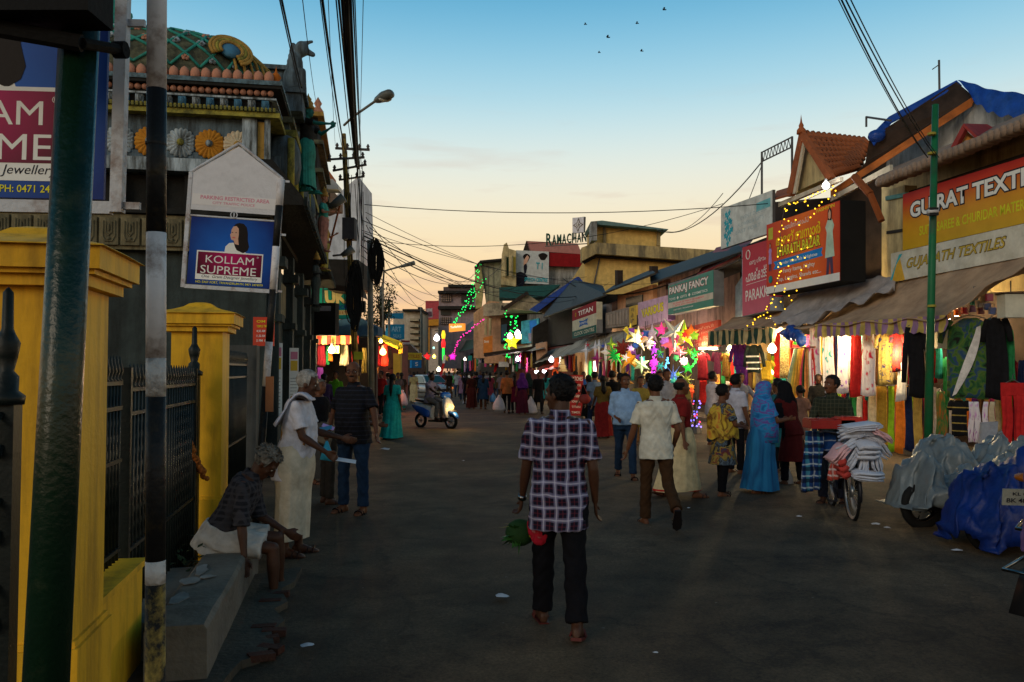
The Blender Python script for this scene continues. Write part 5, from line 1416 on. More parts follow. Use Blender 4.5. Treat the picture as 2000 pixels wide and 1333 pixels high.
ext(B7,'lower_wall',darkw,[(1040,640),(1075,620),(1110,655),(1110,720),(1040,720)],Y=61,depth=4)
ext(B7,'rear_gable',mat('stone_gable',(.30,.24,.15),dirt=.7),[(985,603),(1030,575),(1056,592),(1035,606)],Y=64,depth=1)
ext(B7,'rear_eave',darkwood,[(980,602),(1029,569),(1033,574),(986,607)],Y=63.7,depth=1)
ext(B7,'lit_wall',peachw,[(1046,672),(1066,668),(1066,690),(1048,705)],1.2,.1)
# -- balcony building with the lit star
B8=house('balcony_building','old peach balcony building hung with green fairy lights',985,700,1,Y=72)
ext(B8,'wall',peachw,[(946,605),(1030,600),(1030,710),(946,710)],Y=72,depth=5)
ext(B8,'balcony_parapet',mat('parapet',(.42,.34,.23),dirt=.6),[(944,596),(960,592),(1028,592),(1028,612),(944,618)],Y=71,depth=.5)
for k in range(6):ext(B8,'baluster_gap',darkw,[(979+k*7,597),(983+k*7,597),(983+k*7,606),(979+k*7,606)],Y=70.95,depth=.1)
surf_o=ext(B8,'lean_to_roof',mat('roof_moss',(.10,.12,.06)),[(982,614),(1013,600),(1060,605),(1060,612),(1010,612)],Y=70,depth=1.5)
ext(B8,'dark_opening',darkw,[(978,622),(1030,614),(1030,672),(978,672)],Y=71.8,depth=.3)
ext(B8,'window',mat('blue_window',(.03,.08,.12),rough=.2,bump=0),[(979,635),(990,633),(990,665),(979,668)],Y=71.5,depth=.1)
for px in(949,957):beam(B8,'pipe',cream,at(px,622,70.8),at(px,655,70.8),.12)
t,w,h=board('small orange hanging shop sign below the old balcony',944,962,660,656,692,689,0,mat('sign_orange3',(.55,.17,.03)),None,.2,Y=69,Yr=69)
btext(t,'Shop',w*.3,h*.6,w*.5,h*.2,white_print)
t,w,h=board('blue photo studio board right of the lit yellow star',1018,1052,628,622,672,668,0,mat('sign_studio',(.05,.28,.38),var=.6,scale=2),None,.2,Y=66,Yr=65)
bquad(t,'blue_photo',w*.55,h*.4,w*.95,h*.95,mat('print_ph',(.02,.15,.5)));bquad(t,'grey_photo',w*.45,h*.05,w*.85,h*.42,mat('print_ph2',(.25,.2,.28)))
# -- billboard building behind
B9=house('billboard_building','grey building with a pink sheet roof and a large cinema style poster',1060,700,Y=84)
ext(B9,'wall',greyw,[(1008,490),(1140,496),(1140,720),(1008,720)],Y=84,depth=8)
pr=mat('pink_roof',(.40,.17,.14),var=.2,rough=.6)
ext(B9,'roof',pr,[(1028,471),(1128,476),(1137,497),(1034,490)],Y=83.5,depth=4)
ext(B9,'roof_gable',darkwood,[(1022,489),(1028,470),(1034,490)],Y=83.3,depth=3)
ext(B9,'red_panel',mat('dkred_panel',(.24,.006,.008)),[(1072,494),(1136,497),(1136,522),(1072,520)],Y=83.2,depth=.3)
t,w,h=board('pale wall poster with two dark haired heads and cyan lettering',1008,1072,489,492,553,556,0,mat('poster_pale',(.50,.52,.50),var=.2),None,.2,Y=83,Yr=83,name='poster',cat='poster')
for(x,y,sx_,sy_)in((.28,.78,.10,.16),(.78,.84,.13,.14),(.26,.45,.05,.2),(.12,.12,.2,.28)):
 MB().prism([(w*x+w*sx_*math.cos(q)*(1+.2*math.sin(3*q)),h*y+h*sy_*math.sin(q)*.8)for q in[i*math.pi/8 for i in range(16)]],.01,.03).build('printed_shape',hair_print if y>.5 else ink,t)
MB().prism([(w*.20,h*.55),(w*.30,h*.62),(w*.36,h*.8),(w*.30,h*.86),(w*.2,h*.7)],.035,.05).build('printed_face',skin_print,t)
btext(t,'SPEECH CENTRE',w*.25,h*.06,w*.7,h*.12,mat('print_cyan2',(.03,.35,.42)),z=.05,bold=.03);btext(t,'T I',w*.58,h*.45,w*.2,h*.2,mat('print_cyan2',(0,0,0)),z=.05)
ext(B9,'corner_bay',cream,[(978,556),(980,498),(984,478),(990,474),(994,486),(1008,490),(1008,560)],Y=82,depth=3)
ext(B9,'bay_opening',mat('bay_green',(.03,.07,.03)),[(988,503),(995,502),(995,538),(988,540)],Y=81.9,depth=.2);ext(B9,'bay_opening',mat('bay_yel',(.45,.33,.05)),[(1000,502),(1007,502),(1007,536),(1000,536)],Y=81.9,depth=.2)
for px in(985,998):beam(B9,'bay_column',cream,at(px,500,81.6),at(px,540,81.6),.22)
ext(B9,'lower_teal_roof',mat('teal_roof',(.02,.09,.085)),[(975,562),(1095,556),(1062,580),(1010,583),(975,583)],Y=80,depth=3)
B10=house('corner_building','beige and olive corner building with green lights down its edge',950,700,Y=88)
ext(B10,'front_wall',mat('olive_wall',(.34,.33,.22),dirt=.4),[(938,512),(980,508),(980,600),(950,600),(945,560)],Y=88,depth=8)
ext(B10,'side_wall',mat('olive_wall2',(.42,.36,.16),dirt=.4),[(927,524),(938,512),(945,560),(940,600),(929,604)],Y=87.5,depth=1)
ext(B10,'roof_edge',darkw,[(926,522),(938,509),(981,505),(981,509),(939,513),(928,526)],Y=87,depth=2)
for px in(952,962):ext(B10,'pilaster',mat('olive_trim',(.25,.24,.17)),[(px,512),(px+2,512),(px+2,590),(px,590)],Y=87.9,depth=.2)
ext(B10,'wall_base',peachw,[(925,612),(955,588),(975,590),(975,700),(925,700)],Y=86,depth=3)
# -- yellow building
yb=mat('yellow_building',(.62,.42,.13),dirt=.35,dirtcol=(.15,.11,.06),streak=True,dscale=.6)
yb2=mat('yellow_parapet',(.45,.34,.15),dirt=.85,dirtcol=(.08,.07,.05),streak=True,dscale=.7,dth=.48)
B11=house('yellow_building','large yellow flat roofed building rising behind the shops',1270,700,Y=62)
ext(B11,'wall',yb,[(1142,508),(1165,496),(1385,512),(1470,520),(1470,720),(1142,720)],Y=62,depth=14)
ext(B11,'parapet',yb2,[(1136,484),(1163,474),(1400,489),(1470,494),(1470,520),(1385,512),(1164,496),(1137,510)],Y=60.8,depth=1.4)
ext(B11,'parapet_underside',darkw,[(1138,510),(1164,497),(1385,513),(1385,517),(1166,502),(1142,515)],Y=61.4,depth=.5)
ext(B11,'roof_room',yb,[(1158,436),(1290,446),(1290,482),(1158,476)],Y=64,depth=5)
ext(B11,'roof_room_slab',mat('teal_slab',(.12,.20,.19)),[(1154,433),(1176,431),(1306,448),(1300,450),(1158,438)],Y=63,depth=6)
for px in(1178,1283):ext(B11,'roof_room_pier',yb2,[(px,440+(px-1178)*.07),(px+6,440.5+(px-1178)*.07),(px+6,480),(px,480)],Y=63.8,depth=.3)
ext(B11,'tank_housing',greyw,[(1155,434),(1166,432),(1166,470),(1155,470)],Y=62.6,depth=2)
beam(B11,'cable',steel,at(1171,505,61.9),at(1158,565,61.9),.05)
t=thing('rooftop_letters','dark green rooftop capitals on a frame left of the yellow building','sign',M=frame(at(1065,480,78),(1,-.35,0)))
w=(at(1165,480,78)-at(1065,480,78)).length
for i,c_ in enumerate('RAMACHANDR'):
 text(c_,w*(.085 if i else .11),.95 if i else 1.15,Matrix.Translation((w*(.02+.10*i)+(0 if i==0 else .1),-.0+.02*i,0)),mat('letter_green',(.015,.07,.045)),t,bold=.02,depth=.06,name='letter')
MB().tube([(0,-.08,0),(w,-.02,0)],.05,6).build('rail',steel,t)
t,w,h=board('white square rooftop sign with a diamond emblem',1118,1140,426,424,456,454,0,mat('logo_white',(.62,.62,.66),bump=0),steel,.2,Y=77,Yr=76)
for s_,z in((.46,.01),(.34,.02),(.20,.03)):
 MB().prism([(w/2+w*s_*c*(1-.35*(i%2)),h/2+h*s_*d_*(1-.35*(i%2)))for i,(c,d_)in enumerate(((1,0),(.5,.5),(0,1),(-.5,.5),(-1,0),(-.5,-.5),(0,-1),(.5,-.5)))],z,z+.02).build('diamond',mat('emb_brown',(.12,.09,.05))if s_!=.34 else mat('logo_white',(0,0,0)),t)
btext(t,'R',w*.43,h*.40,w*.14,h*.2,white_print,z=.06)
for px in(1121,1137):MB(t.matrix_basis.inverted()).tube([at(px,455,76.5),at(px,470,76.5)],.06,6).build('leg',steel,t)
# -- far centre
B12=house('lattice_block','pinkish grey three storey block with lattice ventilation screens',895,700,Y=118)
pg=mat('pinkgrey_wall',(.34,.26,.27),dirt=.5,streak=True,dscale=.3)
ext(B12,'wall',pg,[(857,571),(930,571),(930,720),(857,720)],Y=118,depth=12)
for(y0,y1,x0,x1)in((568,573,855,932),(556,561,875,932),(598,604,855,932)):ext(B12,'slab',darkw,[(x0,y0),(x1,y0),(x1,y1),(x0,y1)],Y=116.5,depth=4)
ext(B12,'roof_room',mat('roof_room_w',(.12,.09,.09)),[(866,561),(930,558),(930,570),(866,570)],Y=117,depth=6)
for(x0,y0,x1,y1)in((861,575,882,590),(861,620,880,634)):
 ext(B12,'screen_frame',darkw,[(x0,y0),(x1,y0),(x1,y1),(x0,y1)],Y=117.8,depth=.1)
 for i in range(5):
  for j in range(4):
   xx=x0+.7+i*(x1-x0)/5;yy=y0+.6+j*(y1-y0)/4
   ext(B12,'screen_block',mat('screen_pale',(.40,.28,.22)),[(xx,yy),(xx+(x1-x0)/5*.62,yy),(xx+(x1-x0)/5*.62,yy+(y1-y0)/4*.6),(xx,yy+(y1-y0)/4*.6)],Y=117.5,depth=.2)
for(x0,y0,x1,y1)in((901,575,924,593),(861,606,880,616)):ext(B12,'window',mat('window_dark',(0,0,0)),[(x0,y0),(x1,y0),(x1,y1),(x0,y1)],Y=117.7,depth=.1)
t,w,h=board('orange lit sign with white letters below the pinkish block',877,905,633,632,649,646,0,glow('orange_sign',(1,.32,.04),.9),None,.3,Y=95,Yr=93)
btext(t,'Tanishka',w*.1,h*.45,w*.8,h*.3,glow('white_letters',(1,.9,.8),.9),bold=.02,z=.02)
t,w,h=board('red far billboard with a printed cup above the yellow tower',831,857,588,588,625,623,0,mat('far_red',(.42,.06,.07)),None,.3,Y=135,Yr=134)
bquad(t,'printed_photo',w*.1,h*.1,w*.55,h*.6,mat('far_photo',(.40,.33,.33),var=.7),.01,.04);bquad(t,'printed_photo',w*.12,h*.15,w*.5,h*.42,mat('far_photo2',(.10,.05,.07)),.05,.08)
B13=house('gate_tower','narrow beige tower with a yellow crossbeam and stripe',840,700,Y=140)
ext(B13,'wall',mat('beige_far',(.55,.45,.36)),[(826,636),(858,636),(858,730),(826,730)],Y=140,depth=6)
ext(B13,'crossbeam',mat('ochre_far',(.60,.27,.03)),[(824,624),(858,622),(858,636),(824,637)],Y=139,depth=3)
ext(B13,'stripe',mat('ochre_far',(0,0,0)),[(832,637),(839,637),(839,690),(832,690)],Y=139.5,depth=.4)
B14=house('beige_block','beige far building with stacked balcony ledges on the left side of the street',805,700,Y=110)
bgf=mat('beige_block_w',(.50,.43,.33),dirt=.4,streak=True,dscale=.4)
ext(B14,'wall',bgf,[(768,607),(822,607),(822,740),(768,740)],Y=110,depth=10)
ext(B14,'roof_slab',darkw,[(786,604),(825,604),(825,608),(786,608)],Y=109,depth=8)
ext(B14,'roof_tank',darkw,[(816,600),(823,600),(823,605),(816,605)],Y=110,depth=2)
ext(B14,'corner_strip',mat('strip_green',(.05,.06,.05)),[(820,610),(824,612),(824,740),(820,740)],Y=109.5,depth=1)
for y in(622,634,646,658,670,682):
 ext(B14,'balcony_ledge',mat('ledge_tan',(.42,.34,.22),dirt=.3),[(801,y),(817,y),(817,y+5),(801,y+5)],Y=108.5,depth=1.6)
 ext(B14,'balcony_shadow_gap',darkw,[(801,y+5),(815,y+5),(815,y+7),(801,y+7)],Y=109.8,depth=.2)
for(xl,xr,y0,y1,s_,lab)in((752,788,612,622,'SILKS','pale blue upper strip sign on the left of the far street'),(758,790,634,662,'SAREES','square blue sari shop sign on the left of the far street')):
 t,w,h=board(lab,xl,xr,y0,y0,y1,y1+1,0,mat('far_blue',(.02,.25,.42)),None,.3,Y=70,Yr=72)
 if s_=='SAREES':
  btext(t,'ART',w*.2,h*.5,w*.6,h*.35,mat('pale_blue_ink',(.35,.6,.7)),bold=.02,z=.01)
  btext(t,'SILKS',w*.3,h*.1,w*.5,h*.22,mat('pale_blue_ink',(0,0,0)),z=.01)
  # -- shop interiors and lamps
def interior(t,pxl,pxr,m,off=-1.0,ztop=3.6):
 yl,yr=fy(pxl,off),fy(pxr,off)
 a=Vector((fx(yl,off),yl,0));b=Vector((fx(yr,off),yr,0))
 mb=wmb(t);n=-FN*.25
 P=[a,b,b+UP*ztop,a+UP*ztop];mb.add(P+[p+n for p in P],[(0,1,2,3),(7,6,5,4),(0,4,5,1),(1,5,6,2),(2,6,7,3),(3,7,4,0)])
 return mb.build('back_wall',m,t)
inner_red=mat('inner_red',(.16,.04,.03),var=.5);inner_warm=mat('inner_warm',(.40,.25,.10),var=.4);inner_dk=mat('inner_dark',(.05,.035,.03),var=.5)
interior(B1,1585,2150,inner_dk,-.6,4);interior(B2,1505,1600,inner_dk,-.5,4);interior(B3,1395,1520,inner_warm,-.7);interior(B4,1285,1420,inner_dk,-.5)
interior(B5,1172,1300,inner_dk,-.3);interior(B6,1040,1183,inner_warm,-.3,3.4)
t=house('stall_row','low dim shopfronts running on to the far end of the right side',960,730,0,cat='shops')
mb=wmb(t);a,b=Vector((fx(76,-.2),76,0)),Vector((fx(140,-.2),140,0));P=[a,b,b+UP*4.2,a+UP*4.2];n=-FN*3
mb.add(P+[p+n for p in P],[(0,1,2,3),(7,6,5,4),(0,4,5,1),(1,5,6,2),(2,6,7,3),(3,7,4,0)]);mb.build('wall',darkw,t)
a,b=Vector((fx(52,-.2),52,0)),Vector((fx(76,-.2),76,0));P=[a,b,b+UP*3.4,a+UP*3.4]
mb=wmb(t);mb.add(P+[p+n for p in P],[(0,1,2,3),(7,6,5,4),(0,4,5,1),(1,5,6,2),(2,6,7,3),(3,7,4,0)]);mb.build('wall',inner_red,t)
ext(t,'lintel',darkwood,[(945,690),(1075,672),(1075,678),(945,696)],Y=60,depth=3)
canvas(None,'dull green plastic awning low on the right beyond the balcony',[(898,668,.4),(930,662,.4),(948,655,.4)],[(876,690,1.5),(905,686,1.5),(945,676,1.5)],mat('awn_green',(.05,.09,.08)),.2)
canvas(None,'grey sheet awning hanging below the pinkish block',[(905,640,.3),(930,622,.3),(946,606,.3)],[(880,662,1.2),(912,652,1.2),(944,630,1.2)],mat('awn_slate',(.14,.17,.18)),.3)
canvas(None,'thin white awning with a blue edge over the far garment stalls',[(950,690,.3),(1000,680,.3),(1060,668,.3)],[(930,702,1.6),(985,694,1.6),(1062,682,1.6)],mat('awn_white',(.38,.36,.30),dirt=.5),.1)
canvas(None,'pale curved awning above the hanging white paper stars',[(1125,668,.3),(1170,655,.3),(1245,640,.3)],[(1080,700,1.7),(1130,690,1.7),(1250,662,1.7)],mat('awn_white',(0,0,0)),.12)
canvas(None,'second pale awning sheet below the clock shop sign',[(1060,690,.3),(1090,680,.3),(1125,672,.3)],[(1040,712,1.5),(1072,702,1.5),(1120,688,1.5)],mat('awn_white',(0,0,0)),.12,seed=3)
canvas(None,'small red umbrella like awning beside the purple white bulbs',[(1062,712,.8),(1090,704,.8)],[(1035,724,2.2),(1095,722,2.2)],mat('awn_red',(.25,.03,.02)),.1)
warm_c=(1,.72,.35)
def lamp_light(p,e,c=warm_c,r=.12):
 d=bpy.data.lights.new('bulb_light','POINT');d.energy=e*4.2 if p[1]<50 else e;d.color=c;d.shadow_soft_size=r
 o=bpy.data.objects.new('bulb_light',d);COL.objects.link(o);o.location=p;return o
def bulb(label,px,py,off,r,c,st,e=0,Y=None,cc=None):
 p=PT((px,py),off,Y);t=thing('lamp_bulb',label,'lamp',loc=p)
 MB().lathe([(.001,-r),(r*.7,-r*.75),(r,-r*.1),(r*.75,r*.6),(r*.4,r*1.0),(r*.35,r*1.2)],14).build('glass',glow('bulb_%s_%g'%('_'.join('%02d'%int(v*20)for v in c),st),c,st),t,True)
 MB().lathe([(r*.38,r*1.15),(r*.42,r*1.2),(r*.4,r*1.8),(r*.1,r*1.9)],10).build('socket',steel,t)
 if e:lamp_light(p+Vector((0,-r*1.6,0)),e,cc or c)
 return t
bulb('large glowing bulb under the middle awning',1508,682,1.3,.12,(1,.93,.70),9,90,cc=warm_c)
bulb('small bulb behind the price card by the leggings',1505,728,.4,.09,(1,.85,.4),5,14)
bulb('white bulb glowing above the red bazaar sign',1613,363,.9,.09,(1,.97,.92),8,6)
bulb('small lit bulb at the right end of the twin tube lamps',1425,681,.9,.09,(1,.9,.5),6,12)
bulb('purple white long bulb over the far garment stall',1011,702,1.5,.17,(.95,.75,1),7,160,cc=(1,.8,.8))
bulb('purple white bulb beside the hanging red toy',1077,703,1.5,.17,(.95,.75,1),7,120,cc=(1,.8,.7))
bulb('left bulb of the pair by the woman in black',1048,726,1.5,.15,(1,.95,.8),7,60,cc=warm_c)
bulb('pinkish right bulb of the pair by the woman in black',1063,725,1.5,.14,(1,.85,.9),6)
bulb('far white globe lamp above the red paper star',853,661,0,.30,(1,.92,1),6,200,Y=80,cc=(1,.9,.9))
bulb('yellow globe lamp left of the red paper star',848,697,0,.18,(1,.7,.1),4,80,Y=80)
bulb('small white bulb under the far left garments',857,722,0,.16,(1,.9,.6),6,60,Y=62)
bulb('white bulb among the far stalls',908,702,1.2,.18,(1,.9,.7),6,160)
def tube_lamp(label,a,b,r=.03,e=30):
 t=thing('tube_lamp',label,'lamp',loc=a);o=Vector(a)
 MB().tube([(0,0,0),b-o],r,10).build('tube',glow('tube_glow',(1,.93,.66),6),t,True)
 d=(b-o).normalized();MB().tube([-d*.03,Vector((0,0,0))],r*1.2,10).build('end_cap',steel,t);MB().tube([b-o,b-o+d*.03],r*1.2,10).build('end_cap',steel,t)
 if e:lamp_light((Vector(a)+b)/2+Vector((-.1,-.1,-.1)),e)
tube_lamp('slanting lit tube lamp under the striped awning beside the large bulb',PT((1511,651,1.5)),PT((1529,640,1.5)),.035,45)
tube_lamp('left one of the two level tube lamps above the maroon dress',PT((1367,681,.9)),PT((1382,681,.9)),.045,60)
tube_lamp('right one of the two level tube lamps above the maroon dress',PT((1384,681,.9)),PT((1404,681,.9)),.045,30)
lamp_light(PT((1640,672,1.55)),24);lamp_light(PT((1660,660,.6)),40);lamp_light(PT((1745,690,1.5)),26);lamp_light(PT((1860,640,.3)),28);lamp_light(PT((1290,690,1.2)),34,(1,.75,.6));lamp_light(PT((1240,690,1.0)),34);lamp_light(PT((1150,715,.9)),130)
# -- garments
COLOURS=dict(red=(.45,.02,.02),maroon=(.16,.01,.02),orange=(.62,.17,.02),yellow=(.62,.42,.04),mustard=(.36,.22,.03),lime=(.22,.42,.02),green=(.02,.18,.06),teal=(.02,.25,.24),blue=(.02,.08,.30),navy=(.012,.02,.07),purple=(.10,.02,.18),pink=(.55,.07,.22),white=(.62,.60,.58),cream=(.50,.42,.28),brown=(.12,.06,.03),black=(.010,.010,.012),grey=(.14,.14,.15),gold=(.45,.30,.07),lilac=(.40,.28,.50))
def cmat(c):return cloth(COLOURS[c],'cloth_'+c)
def drape(mb,w0,w1,h,depth=.05,folds=5,skew=0.0,seed=0,n=26,rows=9,shoulders=False):
 """hanging cloth as a closed flattened loft with vertical folds; origin at the top centre, x along, z up, y out"""
 rg=[]
 for j in range(rows+1):
  f=j/rows;w=(w0+(w1-w0)*f**.8)/2
  if shoulders:w=w*(1 if f>.12 else .35+.65*math.sin(min(1,f/.12)*math.pi/2))
  ring=[]
  for k in range(n):
   q=2*math.pi*k/n;x=w*math.cos(q);y=depth*(.5+.5*f)*math.sin(q)
   y+=.022*(.3+f)*math.sin(x*folds*2*math.pi/max(.1,w1)+seed+1.2*math.sin(f*4+seed))
   ring.append((x+skew*f+.01*math.sin(f*7+seed),y,-h*f+(.02*math.sin(x*14+seed)if j==rows else 0)))
  rg.append(ring)
 return mb.loft(rg)
def hang(label,px,y0,y1,wpx,m,off=1.35,kind='drape',name='garment',w0=None,skew=0,group=None,yaw=0,cat='garment',seed=None,hanger=True,extra=None):
 p=PT((px,y0),off);Yp=p.y;s=Yp/1600.0;h=(y1-y0)*s;w=wpx*s*1.05
 seed=px if seed is None else seed
 M=Matrix.Translation(p)@Matrix.Rotation(math.atan2(FU.y,FU.x)+R(yaw)+R(28),4,'Z')
 t=thing(name,label,cat,M=M,group=group)
 if kind=='drape':
  mb=MB();drape(mb,w*.75 if w0 is None else w0*s,w,h,.05,4,skew*s,seed);mb.build('cloth',m,t,True)
 elif kind=='dress':
  mb=MB();drape(mb,w*.8,w,h,.06,4,skew*s,seed,shoulders=True)
  for sg in(-1,1):mb.tube([(sg*w*.36,0,-.03),(sg*w*.52,.01,-h*.14),(sg*w*.60,.01,-h*.30)],[.05,.055,.05],8)
  mb.build('cloth',m,t,True)
 elif kind=='shirt':
  mb=MB();drape(mb,w*.62,w*.62,h,.07,3,0,seed,shoulders=True);mb.build('cloth',m,t,True)
  for sg in(-1,1):
   mb=MB();mb.tube([(sg*w*.26,0,-.03),(sg*w*.42,.01,-h*.35),(sg*w*.50,.02,-h*.80)],[.06,.055,.045],8);mb.build('sleeve',m,t,True)
 elif kind=='trousers':
  mb=MB();mb.b2((-w*.45,-.03,-h*.2),(w*.45,.03,0));mb.build('waist',m,t)
  for sg in(-1,1):
   mb=MB();drape(mb,w*.46,w*.40,h*.82,.05,2,0,seed+sg);o=mb.build('trouser_leg',m,t,True);o.location=(sg*w*.24,0,-h*.18)
 if hanger:
  mb=MB();mb.tube([(-w*.3,0,-.01),(0,0,.06),(w*.3,0,-.01)],.008,5);mb.tube([(0,0,.06),(0,0,.12),(.03,0,.15)],.006,5);mb.build('hanger',steel,t)
 if extra:extra(t,w,h)
 return t
td=lambda key,c:blotch(key,[c,(.62,.58,.62),(.66,.62,.66),(.64,.60,.64),tuple(min(.6,v*1.4+.1)for v in c)],7,stretch=(1,1,.55))
hang('pink and white tie dyed suit length under the striped valance',1591,640,768,28,td('td_pink',(.50,.03,.25)))
hang('teal and white tie dyed suit length next to the pink one',1617,643,770,27,td('td_teal',(.01,.25,.28)))
hang('lilac and white tie dyed suit length with purple spots',1645,640,768,26,td('td_lilac',(.18,.05,.42)))
hang('plain dark red suit length between the lilac and the red and white ones',1671,640,775,27,cmat('red'))
hang('white suit length with red tie dye blotches and hem',1695,640,773,30,td('td_red',(.50,.01,.04)))
hang('olive gold printed top with a dark blue border',1728,650,752,30,blotch('p_olive',[(.03,.03,.10),(.30,.22,.06),(.36,.27,.08),(.20,.14,.03)],14),kind='dress')
hang('dark red patterned top beside the olive gold one',1753,646,726,22,blotch('p_dred',[(.02,.01,.02),(.25,.01,.01),(.30,.02,.01)],12),kind='dress')
hang('black cardigan hanging aslant in front of the white cloth',1788,636,776,46,cmat('black'),off=1.6,kind='shirt',yaw=10)
hang('long white cloth hanging aslant behind the black cardigan',1772,636,784,20,cmat('white'),off=1.25,skew=-16)
hang('yellow green edged cloth above the black cardigan',1782,630,700,14,cmat('yellow'),off=1.2)
for px,y0,y1,w_,c,lb in((1704,752,870,18,'cream','cream leggings at the left of the lower row'),(1722,755,884,24,'mustard','mustard skirt in the lower row next to the cream leggings'),(1740,755,882,13,'lime','lime green strip of cloth in the lower row'),(1757,752,884,20,'orange','bright orange leggings in the lower row'),(1775,756,880,16,'navy','dark blue leggings between the orange and mustard ones'),(1792,756,882,19,'gold','gold brown trousers at the right of the lower row'),(1808,760,870,12,'maroon','narrow maroon cloth behind the green pole')):
 hang(lb,px,y0,y1,w_,cmat(c),off=.95,hanger=False,name='leggings')
one(MB().tube([PT((1585,637,1.35)),PT((1830,628,1.35))],.02,6),'rail',steel,'long steel rail the tie dyed lengths hang from','rail')
one(MB().tube([PT((1698,754,.95)),PT((1815,752,.95))],.015,6),'rail',steel,'lower rail with the coloured leggings','rail')
hang('gold printed narrow cloth beside the large bulb',1532,642,738,22,blotch('p_goldleaf',[(.50,.38,.10),(.55,.45,.18),(.15,.05,.02),(.55,.42,.14)],26),off=1.25)
hang('bright red cloth behind the bunched blue plastic',1553,634,722,24,cmat('red'),off=1.0)
hang('small bright green cloth under the blue plastic',1556,650,673,14,glow('green_glow_cloth',(.06,.8,.05),.5),off=1.5,hanger=False)  # cloth is no lamp; its brightness is put in as emission
fan=[((.25,.36,.28),1519),((.36,.40,.20),1527),((.50,.36,.06),1535),((.52,.28,.04),1543),((.55,.22,.03),1551),((.55,.05,.10),1560),((.02,.05,.02),1567),((.50,.20,.06),1574),((.55,.40,.16),1582),((.45,.38,.20),1590),((.35,.03,.03),1597)]
words=('grey green','olive','yellow ochre','amber','orange','pink red','black','rust','straw','beige','dark red')
for(c,px),wd in zip(fan,words):
 tx=1553+(px-1519)*.42
 p=PT((tx,681),1.4);s=p.y/1600;
 t=thing('leggings','%s leggings fanned out on the slanting rack behind the women'%wd,'leggings',M=Matrix.Translation(p)@Matrix.Rotation(math.atan2(FU.y,FU.x)+R(25),4,'Z'),group='leggings fanned out on the rack')
 mb=MB();drape(mb,.06,.17,138*s,.035,2,(px-tx)*s*1.1,px);mb.build('cloth',cloth(c),t,True)
one(MB().tube([PT((1545,681,1.4)),PT((1592,678,1.4))],.02,6),'rail',mat('pipe_orange',(0,0,0)),'short reddish rail above the fanned leggings','rail')
def cuffs(c):
 def f(t,w,h):
  for k in range(3):
   mb=MB();mb.b2((-w*.30,-.085,-h*(.42+.22*k)-.02),(w*.30,.085,-h*(.42+.22*k)+.02));mb.build('white_stripe',cmat(c),t)
 return f
hang('black sweater with three white chest stripes',1472,674,728,44,mat('wool_black',(.012,.02,.02)),off=1.35,kind='shirt',extra=cuffs('white'))
hang('purple track top with white cuffs',1443,672,716,42,cmat('purple'),off=1.3,kind='shirt')
hang('purple track trousers below the purple top',1446,716,750,24,cmat('purple'),off=1.3,kind='trousers',hanger=False)
hang('maroon long dress with a white sash under the tube lamps',1372,690,742,26,cmat('maroon'),off=1.0,kind='dress')
hang('dark red skirt below the maroon dress',1374,742,790,22,cmat('red'),off=.9,hanger=False)
hang('magenta patterned dress right of the maroon one',1400,688,750,18,blotch('p_mag',[(.3,.02,.1),(.4,.08,.15),(.15,.02,.08)],10),off=1.0,kind='dress')
hang('red and gold small dress between the tube lamps and the purple top',1417,690,735,16,blotch('p_rg',[(.4,.05,.02),(.5,.3,.05),(.3,.02,.05)],12),off=1.0,kind='dress')
hang('yellow baby frock beside the large bulb',1497,705,742,26,cmat('yellow'),off=.8,kind='dress')
hang('pale cotton baby frock over the price card',1484,715,752,20,cmat('cream'),off=.8,kind='dress')
hang('mustard pyjamas hanging below the twin tube lamps',1422,705,745,12,cmat('mustard'),off=.9,kind='trousers')
def swoosh(t,w,h):
 mb=MB();n=12;L1=[];L2=[]
 for k in range(n+1):
  f=k/n;x=w*(.22-.50*f**1.4);L1.append((x+.035+.05*math.sin(f*3.1),-.085,-h*(.1+.85*f)));L2.append((x-.035-.06*math.sin(f*3.1),-.085,-h*(.12+.86*f)))
 mb.grid([L1,L2]);mb.build('white_swirl',cmat('white'),t)
 mb=MB();n=12;mb.grid([[(p[0],.085,p[2])for p in L1],[(p[0],.085,p[2])for p in L2]]);mb.build('white_swirl',cmat('white'),t)
hang('green and black printed dress with a white swirl near the right edge',1893,622,778,92,blotch('p_green',[(.01,.012,.01),(.02,.09,.03),(.08,.14,.02),(.02,.05,.14),(.02,.09,.03)],5),off=1.2,kind='dress',extra=swoosh)
hang('black long coat right of the green printed dress',1945,620,780,40,cmat('black'),off=1.1,kind='dress')
hang('dark green cloth at the right frame edge',1966,645,745,30,cmat('green'),off=.9)
hang('bright red trousers folded over a hanger at the right edge',1978,748,872,44,cmat('red'),off=1.5,kind='trousers')
hang('orange and green striped scarf below the white drum',1838,765,855,20,blotch('p_og',[(.5,.08,.02),(.03,.2,.05),(.6,.15,.02)],6,stretch=(1,1,.4)),off=1.2)
hang('black top with thin gold bands',1873,780,852,30,stripes('p_bands',(.008,.008,.01),(.35,.25,.06),.14,2,.85),off=1.2,kind='dress')
for px,c,lb in((1897,'lilac','first of the pale leggings below the swirl dress'),(1908,'white','second pale leggings with red spots below the swirl dress'),(1925,'white','third pale leggings with violet marks below the swirl dress'),(1938,'cream','cream leggings closest to the red trousers')):
 hang(lb,px,785,862,11,td('td_s%d'%px,(.3,.05,.3))if px!=1938 else cmat(c),off=1.3,hanger=False,name='leggings')
rs=random.Random(31)
